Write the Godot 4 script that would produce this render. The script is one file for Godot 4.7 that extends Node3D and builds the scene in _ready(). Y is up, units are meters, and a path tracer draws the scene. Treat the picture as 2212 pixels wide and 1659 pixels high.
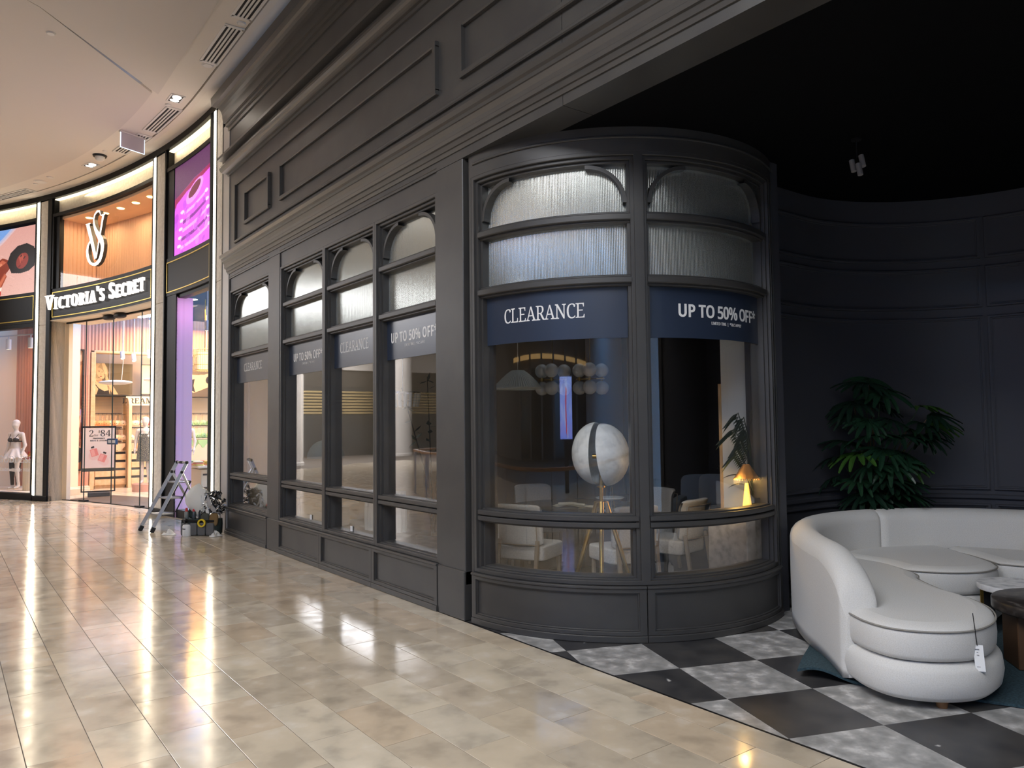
extends Node3D

# ---------------------------------------------------------------- mesh builder
class MB:
	var v := PackedVector3Array()
	var n := PackedVector3Array()
	var u := PackedVector2Array()

	func tri(a: Vector3, b: Vector3, c: Vector3, na: Vector3, nb: Vector3, nc: Vector3, ua := Vector2.ZERO, ub := Vector2.ZERO, uc := Vector2.ZERO) -> void:
		# Godot's front faces run clockwise: order the corners by the wanted normal
		if (b - a).cross(c - a).dot(na + nb + nc) > 0.0:
			v.append(a); v.append(c); v.append(b)
			n.append(na); n.append(nc); n.append(nb)
			u.append(ua); u.append(uc); u.append(ub)
		else:
			v.append(a); v.append(b); v.append(c)
			n.append(na); n.append(nb); n.append(nc)
			u.append(ua); u.append(ub); u.append(uc)

	func flat(a: Vector3, b: Vector3, c: Vector3, nn: Vector3) -> void:
		tri(a, b, c, nn, nn, nn)

	# a flat quad, corners in order round it; the normal is on the side of "to"
	func quad(a: Vector3, b: Vector3, c: Vector3, d: Vector3, to: Vector3) -> void:
		var nn := (c - a).cross(d - b).normalized()
		if nn.dot(to) < 0.0:
			nn = -nn
		tri(a, b, c, nn, nn, nn, Vector2(0, 1), Vector2(1, 1), Vector2(1, 0))
		tri(a, c, d, nn, nn, nn, Vector2(0, 1), Vector2(1, 0), Vector2(0, 0))

	func box(c: Vector3, s: Vector3, bev := 0.0, b := Basis()) -> void:
		var h := s * 0.5
		var e := minf(bev, minf(h.x, minf(h.y, h.z)) * 0.9)
		for ax in 3:
			var i := (ax + 1) % 3
			var j := (ax + 2) % 3
			for sg in [-1.0, 1.0]:
				var q: Array[Vector3] = []
				for k in [[-1, -1], [1, -1], [1, 1], [-1, 1]]:
					var p := Vector3.ZERO
					p[ax] = sg * h[ax]
					p[i] = k[0] * (h[i] - e)
					p[j] = k[1] * (h[j] - e)
					q.append(c + b * p)
				var nn := Vector3.ZERO
				nn[ax] = sg
				quad(q[0], q[1], q[2], q[3], b * nn)
		if e <= 0.0:
			return
		for ax in 3:
			var i := (ax + 1) % 3
			var j := (ax + 2) % 3
			for si in [-1.0, 1.0]:
				for sj in [-1.0, 1.0]:
					var p1 := Vector3.ZERO
					p1[ax] = h[ax] - e
					p1[i] = si * h[i]
					p1[j] = sj * (h[j] - e)
					var p2 := p1
					p2[i] = si * (h[i] - e)
					p2[j] = sj * h[j]
					var p3 := p2
					p3[ax] = -p2[ax]
					var p4 := p1
					p4[ax] = -p1[ax]
					var nn := Vector3.ZERO
					nn[i] = si
					nn[j] = sj
					quad(c + b * p1, c + b * p2, c + b * p3, c + b * p4, b * nn)
		for sx in [-1.0, 1.0]:
			for sy in [-1.0, 1.0]:
				for sz in [-1.0, 1.0]:
					var k := Vector3(sx, sy, sz)
					flat(c + b * (Vector3(h.x, h.y - e, h.z - e) * k), c + b * (Vector3(h.x - e, h.y, h.z - e) * k), c + b * (Vector3(h.x - e, h.y - e, h.z) * k), (b * k).normalized())

	# box between two corners
	func span(a: Vector3, c: Vector3, bev := 0.0) -> void:
		box((a + c) * 0.5, (c - a).abs(), bev)

	# bar of section w x h from a to c; "up" is the way h points
	func bar(a: Vector3, c: Vector3, w: float, h: float, up := Vector3.UP, bev := 0.0) -> void:
		var z := (c - a).normalized()
		var x := up.cross(z)
		if x.length() < 1e-4:
			x = Vector3.RIGHT.cross(z)
		x = x.normalized()
		var y := z.cross(x)
		box((a + c) * 0.5, Vector3(w, h, (c - a).length()), bev, Basis(x, y, z))

	func tube(p: Array, r, sides := 10, caps := true) -> void:
		var m := p.size()
		var rings := []
		var nrm := Vector3.ZERO
		for i in m:
			var t: Vector3 = (p[mini(i + 1, m - 1)] - p[maxi(i - 1, 0)]).normalized()
			if i == 0:
				nrm = t.cross(Vector3.UP)
				if nrm.length() < 0.05:
					nrm = t.cross(Vector3.RIGHT)
			nrm = (nrm - t * nrm.dot(t)).normalized()
			var bn := t.cross(nrm)
			var rr: float = r[i] if r is Array else r
			var ring := []
			for k in sides:
				var a := TAU * k / sides
				var o := nrm * cos(a) + bn * sin(a)
				ring.append([p[i] + o * rr, o])
			rings.append(ring)
		for i in m - 1:
			for k in sides:
				var a = rings[i][k]
				var b = rings[i][(k + 1) % sides]
				var c = rings[i + 1][(k + 1) % sides]
				var d = rings[i + 1][k]
				tri(a[0], b[0], c[0], a[1], b[1], c[1])
				tri(a[0], c[0], d[0], a[1], c[1], d[1])
		if caps:
			for e in [0, m - 1]:
				var t: Vector3 = (p[0] - p[1]).normalized() if e == 0 else (p[m - 1] - p[m - 2]).normalized()
				for k in sides:
					flat(p[e], rings[e][k][0], rings[e][(k + 1) % sides][0], t)

	# profile of Vector2(radius, height) turned round the y axis
	func lathe(prof: Array, segs := 24, at := Vector3.ZERO, b := Basis(), smooth := true, a0 := 0.0, a1 := TAU) -> void:
		var m := prof.size()
		var ns := []
		for i in m - 1:
			var d: Vector2 = prof[i + 1] - prof[i]
			ns.append(Vector2(d.y, -d.x).normalized())
		for i in m - 1:
			var n0: Vector2 = ns[i]
			var n1: Vector2 = ns[i]
			if smooth:
				if i > 0 and ns[i - 1].dot(ns[i]) > 0.5:
					n0 = (ns[i - 1] + ns[i]).normalized()
				if i < m - 2 and ns[i + 1].dot(ns[i]) > 0.5:
					n1 = (ns[i + 1] + ns[i]).normalized()
			for k in segs:
				var q := []
				for w in [[i, k, n0], [i, k + 1, n0], [i + 1, k + 1, n1], [i + 1, k, n1]]:
					var a: float = a0 + (a1 - a0) * w[1] / segs
					var pr: Vector2 = prof[w[0]]
					q.append([at + b * Vector3(pr.x * cos(a), pr.y, pr.x * sin(a)), b * Vector3(w[2].x * cos(a), w[2].y, w[2].x * sin(a))])
				if q[0][0] != q[1][0]:
					tri(q[0][0], q[1][0], q[2][0], q[0][1], q[1][1], q[2][1])
				if q[2][0] != q[3][0]:
					tri(q[0][0], q[2][0], q[3][0], q[0][1], q[2][1], q[3][1])

	# closed profile of Vector2(out, up) swept along frames [origin, out]
	func sweep(fr: Array, prof: Array, caps := true, loop := false) -> void:
		var m := prof.size()
		var area := 0.0
		for i in m:
			area += prof[i].cross(prof[(i + 1) % m])
		var sg := 1.0 if area > 0.0 else -1.0
		var cnt := fr.size()
		for i in (cnt if loop else cnt - 1):
			var f = fr[i]
			var g = fr[(i + 1) % cnt]
			for k in m:
				var p: Vector2 = prof[k]
				var q: Vector2 = prof[(k + 1) % m]
				var d := (q - p).normalized()
				var nn := Vector2(d.y, -d.x) * sg
				var n0: Vector3 = f[1] * nn.x + Vector3.UP * nn.y
				var n1: Vector3 = g[1] * nn.x + Vector3.UP * nn.y
				n0 = n0.normalized(); n1 = n1.normalized()
				var a: Vector3 = f[0] + f[1] * p.x + Vector3.UP * p.y
				var b: Vector3 = f[0] + f[1] * q.x + Vector3.UP * q.y
				var c: Vector3 = g[0] + g[1] * q.x + Vector3.UP * q.y
				var e: Vector3 = g[0] + g[1] * p.x + Vector3.UP * p.y
				tri(a, b, c, n0, n0, n1)
				tri(a, c, e, n0, n1, n1)
		if caps and not loop:
			var idx := Geometry2D.triangulate_polygon(PackedVector2Array(prof))
			for e in [0, cnt - 1]:
				var f = fr[e]
				var to: Vector3 = (fr[0][0] - fr[1][0]) if e == 0 else (fr[cnt - 1][0] - fr[cnt - 2][0])
				for t in range(0, idx.size(), 3):
					var w := []
					for k in 3:
						var p: Vector2 = prof[idx[t + k]]
						w.append(f[0] + f[1] * p.x + Vector3.UP * p.y)
					flat(w[0], w[1], w[2], to.normalized())

	# polygon (local x, y) of some depth along local z
	func prism(poly: PackedVector2Array, z0: float, z1: float, b := Basis(), at := Vector3.ZERO, smooth := false) -> void:
		var idx := Geometry2D.triangulate_polygon(poly)
		for t in range(0, idx.size(), 3):
			var p0 := poly[idx[t]]
			var p1 := poly[idx[t + 1]]
			var p2 := poly[idx[t + 2]]
			flat(at + b * Vector3(p0.x, p0.y, z0), at + b * Vector3(p1.x, p1.y, z0), at + b * Vector3(p2.x, p2.y, z0), b * Vector3(0, 0, signf(z0 - z1)))
			flat(at + b * Vector3(p0.x, p0.y, z1), at + b * Vector3(p1.x, p1.y, z1), at + b * Vector3(p2.x, p2.y, z1), b * Vector3(0, 0, signf(z1 - z0)))
		var m := poly.size()
		var sg := -1.0 if Geometry2D.is_polygon_clockwise(poly) else 1.0
		var ns := []
		for i in m:
			var d := (poly[(i + 1) % m] - poly[i]).normalized()
			ns.append(Vector2(d.y, -d.x) * sg)
		for i in m:
			var p := poly[i]
			var q := poly[(i + 1) % m]
			var na: Vector2 = ns[i]
			var nb: Vector2 = ns[i]
			if smooth:
				if ns[(i + m - 1) % m].dot(ns[i]) > 0.6:
					na = (ns[(i + m - 1) % m] + ns[i]).normalized()
				if ns[(i + 1) % m].dot(ns[i]) > 0.6:
					nb = (ns[(i + 1) % m] + ns[i]).normalized()
			var A := b * Vector3(na.x, na.y, 0)
			var B := b * Vector3(nb.x, nb.y, 0)
			tri(at + b * Vector3(p.x, p.y, z0), at + b * Vector3(q.x, q.y, z0), at + b * Vector3(q.x, q.y, z1), A, B, B)
			tri(at + b * Vector3(p.x, p.y, z0), at + b * Vector3(q.x, q.y, z1), at + b * Vector3(p.x, p.y, z1), A, B, A)

	# smooth sheet through f(i, j); the normal side is chosen by "inside", a point behind the sheet (or by flip)
	func grid(f: Callable, nu: int, nv: int, cu := false, cv := false, flip := false) -> void:
		var pts := []
		for i in nu + 1:
			var row := PackedVector3Array()
			for j in nv + 1:
				row.append(f.call(float(i % nu if cu else i) / nu, float(j % nv if cv else j) / nv))
			pts.append(row)
		var nr := []
		for i in nu + 1:
			var row := PackedVector3Array()
			for j in nv + 1:
				var i0 := (i - 1 + nu) % nu if cu else maxi(i - 1, 0)
				var i1 := (i + 1) % nu if cu else mini(i + 1, nu)
				var j0 := (j - 1 + nv) % nv if cv else maxi(j - 1, 0)
				var j1 := (j + 1) % nv if cv else mini(j + 1, nv)
				var q: Vector3 = (pts[i1][j] - pts[i0][j]).cross(pts[i][j1] - pts[i][j0])
				row.append((-q if flip else q).normalized())
			nr.append(row)
		for i in nu:
			for j in nv:
				var a: Vector3 = pts[i][j]
				var b: Vector3 = pts[i + 1][j]
				var c: Vector3 = pts[i + 1][j + 1]
				var d: Vector3 = pts[i][j + 1]
				var ua := Vector2(float(i) / nu, 1.0 - float(j) / nv)
				var uc := Vector2(float(i + 1) / nu, 1.0 - float(j + 1) / nv)
				tri(a, b, c, nr[i][j], nr[i + 1][j], nr[i + 1][j + 1], ua, Vector2(uc.x, ua.y), uc)
				tri(a, c, d, nr[i][j], nr[i + 1][j + 1], nr[i][j + 1], ua, uc, Vector2(ua.x, uc.y))

	func ball(c: Vector3, r: Vector3, nu := 20, nv := 12, b := Basis()) -> void:
		grid(func(s, t): return c + b * (Vector3(cos(TAU * s) * sin(PI * t), -cos(PI * t), -sin(TAU * s) * sin(PI * t)) * r), nu, nv, true, false)

	# soft box: a cushion with crown
	func cushion(c: Vector3, s: Vector3, b := Basis(), e := 0.35, nu := 24, nv := 14) -> void:
		var pw := func(x: float) -> float: return signf(x) * pow(absf(x), e)
		grid(func(p, t): return c + b * (Vector3(pw.call(cos(TAU * p)) * pw.call(sin(PI * t)), -pw.call(cos(PI * t)), -pw.call(sin(TAU * p)) * pw.call(sin(PI * t))) * s * 0.5), nu, nv, true, false)

	# outline (closed, smooth, Vector2 x z) raised through levels Vector2(inset, y); closed top and bottom
	func puff(o: PackedVector2Array, lev: Array, crown := 0.0) -> void:
		var m := o.size()
		var cw := 1.0 if Geometry2D.is_polygon_clockwise(o) else -1.0
		var nn := PackedVector2Array()
		for i in m:
			var w := maxi(1, m / 40)
			var d := (o[(i + w) % m] - o[(i + m - w) % m]).normalized()
			nn.append(Vector2(d.y, -d.x) * -cw)
		var at := func(k: int, i: int) -> Vector3:
			var q: Vector2 = o[i % m] - nn[i % m] * lev[k].x
			return Vector3(q.x, lev[k].y, q.y)
		var L := lev.size()
		for k in L - 1:
			var dl0: Vector2 = lev[mini(k + 1, L - 1)] - lev[maxi(k - 1, 0)]
			var dl1: Vector2 = lev[mini(k + 2, L - 1)] - lev[k]
			for i in m:
				var na := nn[i]
				var nb := nn[(i + 1) % m]
				var A0 := Vector3(na.x * dl0.y, dl0.x, na.y * dl0.y).normalized()
				var B0 := Vector3(nb.x * dl0.y, dl0.x, nb.y * dl0.y).normalized()
				var A1 := Vector3(na.x * dl1.y, dl1.x, na.y * dl1.y).normalized()
				var B1 := Vector3(nb.x * dl1.y, dl1.x, nb.y * dl1.y).normalized()
				tri(at.call(k, i), at.call(k, i + 1), at.call(k + 1, i + 1), A0, B0, B1)
				tri(at.call(k, i), at.call(k + 1, i + 1), at.call(k + 1, i), A0, B1, A1)
		for e in [0, L - 1]:
			var ring := PackedVector2Array()
			for i in m:
				var p: Vector3 = at.call(e, i)
				ring.append(Vector2(p.x, p.z))
			var caps := [ring]
			if Geometry2D.triangulate_polygon(ring).is_empty():
				caps = Geometry2D.offset_polygon(o, -maxf(lev[e].x - 0.004, 0.0), Geometry2D.JOIN_ROUND)
			for cap in caps:
				var idx := Geometry2D.triangulate_polygon(cap)
				for t in range(0, idx.size(), 3):
					var w := []
					for k in 3:
						w.append(Vector3(cap[idx[t + k]].x, lev[e].y, cap[idx[t + k]].y))
					flat(w[0], w[1], w[2], Vector3.UP if e else Vector3.DOWN)

	func shift(d: Vector3) -> void:
		for i in v.size():
			v[i] += d

	func add(o: MB, t := Transform3D()) -> void:
		for i in o.v.size():
			v.append(t * o.v[i])
			n.append((t.basis * o.n[i]).normalized())
			u.append(o.u[i])

	func mesh() -> ArrayMesh:
		var arr := []
		arr.resize(Mesh.ARRAY_MAX)
		arr[Mesh.ARRAY_VERTEX] = v
		arr[Mesh.ARRAY_NORMAL] = n
		arr[Mesh.ARRAY_TEX_UV] = u
		var am := ArrayMesh.new()
		if v.size():
			am.add_surface_from_arrays(Mesh.PRIMITIVE_TRIANGLES, arr)
		return am

# ---------------------------------------------------------------- naming and tagging
var used := {}

func numbered(called: String) -> String:
	var k: int = used.get(called, 0)
	used[called] = k + 1
	return called if k == 0 else "%s_%03d" % [called, k]

func tag(o: Node3D, label: String, category: String, group := "", kind := "") -> Node3D:
	if label: o.set_meta("label", label)
	if category: o.set_meta("category", category)
	if group: o.set_meta("group", group)
	if kind: o.set_meta("kind", kind)
	return o

# a thing: a node at its base; its children are its parts
func thing(called: String, label: String, category: String, at := Vector3.ZERO, turn := 0.0, group := "", kind := "") -> Node3D:
	var o := Node3D.new()
	o.name = numbered(called)
	add_child(o)
	o.position = at
	o.rotation.y = turn
	return tag(o, label, category, group, kind)

# one mesh: a part of "parent", or (without a parent) a thing of its own set on its base
func obj(mb: MB, called: String, m: Material, parent: Node3D = null, label := "") -> MeshInstance3D:
	var o := MeshInstance3D.new()
	o.material_override = m
	if parent == null:
		o.name = numbered(called)
		var lo := Vector3(1e9, 1e9, 1e9)
		var hi := -lo
		for p in mb.v:
			lo = lo.min(p); hi = hi.max(p)
		var at := Vector3((lo.x + hi.x) * 0.5, lo.y, (lo.z + hi.z) * 0.5)
		mb.shift(-at)
		o.position = at
		o.mesh = mb.mesh()
		add_child(o)
	else:
		o.name = called
		o.mesh = mb.mesh()
		parent.add_child(o, true)
		if label: o.set_meta("label", label)
	return o

func put(mesh: Mesh, called: String, m: Material, parent: Node3D, t := Transform3D()) -> MeshInstance3D:
	var o := MeshInstance3D.new()
	o.material_override = m
	o.name = called
	o.mesh = mesh
	o.transform = t
	parent.add_child(o, true)
	return o

func copy(o: Node3D, called: String, label: String) -> Node3D:
	var c: Node3D = o.duplicate()
	c.name = numbered(called)
	add_child(c)
	if label: c.set_meta("label", label)
	return c

# ---------------------------------------------------------------- materials
func mat(c: Color, rough := 0.5, metal := 0.0, more := {}) -> StandardMaterial3D:
	var m := StandardMaterial3D.new()
	m.albedo_color = c
	m.roughness = rough
	m.metallic = metal
	for k in more:
		m.set(k, more[k])
	return m

func rgb8(r: int, g: int, b: int) -> Color:
	return Color(r / 255.0, g / 255.0, b / 255.0)

func glow(c: Color, e: float) -> StandardMaterial3D:
	return mat(c, 0.5, 0.0, {"emission_enabled": true, "emission": c, "emission_energy_multiplier": e})

func noise_tex(freq: float, oct: int, cols: Array, offs: Array, sd := 1, type := FastNoiseLite.TYPE_SIMPLEX_SMOOTH, fractal := FastNoiseLite.FRACTAL_FBM, size := 512, normal := 0.0) -> NoiseTexture2D:
	var fn := FastNoiseLite.new()
	fn.seed = sd
	fn.noise_type = type
	fn.frequency = freq
	fn.fractal_type = fractal
	fn.fractal_octaves = oct
	var t := NoiseTexture2D.new()
	t.width = size
	t.height = size
	t.seamless = true
	t.seamless_blend_skirt = 0.2
	t.noise = fn
	if normal > 0.0:
		t.as_normal_map = true
		t.bump_strength = normal
	elif cols.size():
		var g := Gradient.new()
		g.colors = PackedColorArray(cols)
		g.offsets = PackedFloat32Array(offs)
		t.color_ramp = g
	return t

# albedo texture laid over the world from three sides, scale in repeats per metre
func tri_mat(t: Texture2D, scale: float, rough: float, metal := 0.0, more := {}) -> StandardMaterial3D:
	var m := mat(Color.WHITE, rough, metal, more)
	m.albedo_texture = t
	m.uv1_triplanar = true
	m.uv1_world_triplanar = true
	m.uv1_scale = Vector3.ONE * scale
	return m

# ---------------------------------------------------------------- paths
const XC := -12.4   # the shop next door stands on an arc about (XC, RC)
const RC := 19.5
const TX := -5.381  # middle of the turret
const TZ := -1.629
const TR := 1.6

# a point s metres along the arc (s < 0: on along the straight front), d metres behind it
func vp(s: float, d: float, y: float) -> Vector3:
	if s < 0.0:
		return Vector3(XC - s, y, -d)
	var a := s / RC
	return Vector3(XC - (RC + d) * sin(a), y, RC - (RC + d) * cos(a))

func vout(s: float) -> Vector3:   # towards the mall
	if s < 0.0:
		return Vector3(0, 0, 1)
	return Vector3(sin(s / RC), 0, cos(s / RC))

func vbasis(s: float) -> Basis:   # x along the front to the right, z towards the mall
	var z := vout(s)
	return Basis(Vector3.UP.cross(z), Vector3.UP, z)

func arc_frames(s0: float, s1: float, step := 0.35) -> Array:
	var k := maxi(1, int(ceil(absf(s1 - s0) / step)))
	var out := []
	for i in k + 1:
		var s := lerpf(s0, s1, float(i) / k)
		out.append([vp(s, 0, 0), vout(s)])
	return out

func line_frames(a: Vector3, b: Vector3, out: Vector3) -> Array:
	return [[a, out], [b, out]]

# frames round the turret, angle in degrees from the front's own direction
func tur_frames(a0: float, a1: float, step := 2.0) -> Array:
	var k := maxi(1, int(ceil(absf(a1 - a0) / step)))
	var out := []
	for i in k + 1:
		var a := deg_to_rad(lerpf(a0, a1, float(i) / k))
		var o := Vector3(sin(a), 0, cos(a))
		out.append([Vector3(TX, 0, TZ) + o * TR, o])
	return out

func tur_at(deg: float, r: float, y: float) -> Vector3:
	var a := deg_to_rad(deg)
	return Vector3(TX + r * sin(a), y, TZ + r * cos(a))

func rect(o0: float, y0: float, o1: float, y1: float) -> Array:
	return [Vector2(o0, y0), Vector2(o1, y0), Vector2(o1, y1), Vector2(o0, y1)]

# ---------------------------------------------------------------- lettering
var serif: SystemFont
var sans: SystemFont
var serif_bold: SystemFont
var sans_bold: SystemFont

func font(called: String, weight := 400) -> SystemFont:
	var f := SystemFont.new()
	f.font_names = PackedStringArray([called])
	f.font_weight = weight
	return f

# text letter by letter; place(x, y) gives the transform of a letter whose left foot is x metres from the middle
func letters(parent: Node3D, text: String, f: Font, h: float, sx: float, depth: float, m: Material, place: Callable, track := 0.0, small := 1.0, called := "letter") -> float:
	var total := 0.0
	var xs := []
	for i in text.length():
		xs.append(total)
		var k := small if (small != 1.0 and text[i] == text[i].to_lower() and text[i] != text[i].to_upper()) else 1.0
		total += (f.get_string_size(text[i].to_upper() if small != 1.0 else text[i], HORIZONTAL_ALIGNMENT_LEFT, -1, 64).x * h / 46.0 * k + track) * sx
	for i in text.length():
		if text[i] == " ":
			continue
		var low := small != 1.0 and text[i] == text[i].to_lower() and text[i] != text[i].to_upper()
		var k := small if low else 1.0
		var tm := TextMesh.new()
		tm.font = f
		tm.font_size = 64
		tm.text = text[i].to_upper() if small != 1.0 else text[i]
		tm.pixel_size = h / 46.0 * k
		tm.depth = depth
		tm.horizontal_alignment = HORIZONTAL_ALIGNMENT_LEFT
		tm.vertical_alignment = VERTICAL_ALIGNMENT_BOTTOM
		var t: Transform3D = place.call(xs[i] - total * 0.5)
		put(tm, called, m, parent, t * Transform3D(Basis.from_scale(Vector3(sx, 1, 1)), Vector3(0, -16.0 * tm.pixel_size, 0)))
	return total

# a line of text as one mesh
func line(parent: Node3D, text: String, f: Font, h: float, sx: float, depth: float, m: Material, t: Transform3D, called := "lettering") -> MeshInstance3D:
	var tm := TextMesh.new()
	tm.font = f
	tm.font_size = 64
	tm.text = text
	tm.pixel_size = h / 46.0
	tm.depth = depth
	tm.vertical_alignment = VERTICAL_ALIGNMENT_CENTER
	return put(tm, called, m, parent, t * Transform3D(Basis.from_scale(Vector3(sx, 1, 1)), Vector3.ZERO))

# ---------------------------------------------------------------- the scene
var M := {}
var rng := RandomNumberGenerator.new()
var cam: Camera3D

func _ready() -> void:
	rng.seed = 7
	cam = Camera3D.new()
	cam.name = "camera"
	cam.fov = 53.852
	cam.position = Vector3(0, 1.681, 3.59)
	cam.rotation = Vector3(0.0509322, PI / 2 - 0.645956, -0.0111709)
	cam.near = 0.05
	cam.far = 200.0
	add_child(cam)
	cam.current = true

	# daylight comes through the roof lights of the mall
	var env := Environment.new()
	var sky := Sky.new()
	var sm := ProceduralSkyMaterial.new()
	sm.sky_top_color = Color(0.40, 0.68, 1.0)
	sm.sky_horizon_color = Color(0.55, 0.76, 1.0)
	sm.sky_curve = 0.2
	sm.ground_bottom_color = Color(0.3, 0.3, 0.3)
	sm.ground_horizon_color = Color(0.5, 0.5, 0.5)
	sm.sky_energy_multiplier = 2.1
	sky.sky_material = sm
	env.background_mode = Environment.BG_SKY
	env.sky = sky
	env.tonemap_mode = Environment.TONE_MAPPER_LINEAR
	env.tonemap_exposure = 1.2
	env.sdfgi_enabled = true
	env.ssao_enabled = true
	env.ssil_enabled = true
	var we := WorldEnvironment.new()
	we.name = "surroundings"
	we.environment = env
	add_child(we)

	# ceiling lights of the concourse, of the shop next door and of the dark store
	area("gallery_ceiling_light", Vector3(-0.5, 6.93, 5.5), Vector3(0, -1, 0), Vector2(8, 4), 1.9, Color(0.98, 0.985, 1.0))
	area("concourse_ceiling_light", Vector3(-13.0, 6.93, 8.0), Vector3(0, -1, 0), Vector2(6, 3), 0.35, Color(1.0, 0.97, 0.95))
	area("far_concourse_ceiling_light", Vector3(-30.0, 6.93, 12.0), Vector3(0, -1, 0), Vector2(10, 6), 3.2, Color(0.98, 0.98, 1.0))
	area("lingerie_shop_ceiling_light", Vector3(-20.6, 4.5, -1.8), Vector3(0, -1, 0), Vector2(4.5, 2.2), 5.4, Color(1.0, 0.78, 0.44))
	area("lingerie_shop_shelf_light", Vector3(-22.6, 3.65, -1.6), Vector3(-0.6, -0.8, 0), Vector2(0.4, 4.0), 6.0, Color(1.0, 0.78, 0.44))
	area("store_ceiling_light", Vector3(-6.2, 3.9, -2.2), Vector3(0, -1, 0), Vector2(1.6, 1.6), 0.14, Color(0.95, 0.97, 1.0))
	area("store_back_light", Vector3(-10.8, 3.9, -1.5), Vector3(0, -1, 0), Vector2(2.0, 1.2), 0.3, Color(1.0, 0.97, 0.92))

	materials()
	mall_shell()
	mall_floor()
	checker_floor()
	mall_ceiling()
	front()
	turret()
	alcove()
	store_room()
	lingerie_front()
	lingerie_room()
	opposite()
	sofa_group()
	turret_things()
	store_things()
	ladder_group()

func area(called: String, at: Vector3, towards: Vector3, size: Vector2, e: float, c := Color.WHITE, parent: Node3D = null) -> AreaLight3D:
	var l := AreaLight3D.new()
	l.name = called
	l.area_size = size
	l.area_normalize_energy = false
	l.light_energy = e
	l.light_color = c
	l.shadow_enabled = true
	l.area_range = 30.0
	var z := -towards.normalized()
	var x := (Vector3.UP if absf(z.y) < 0.9 else Vector3.FORWARD).cross(z).normalized()
	(parent if parent else self).add_child(l, true)
	l.transform = Transform3D(Basis(x, z.cross(x), z), at)
	return l

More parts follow.
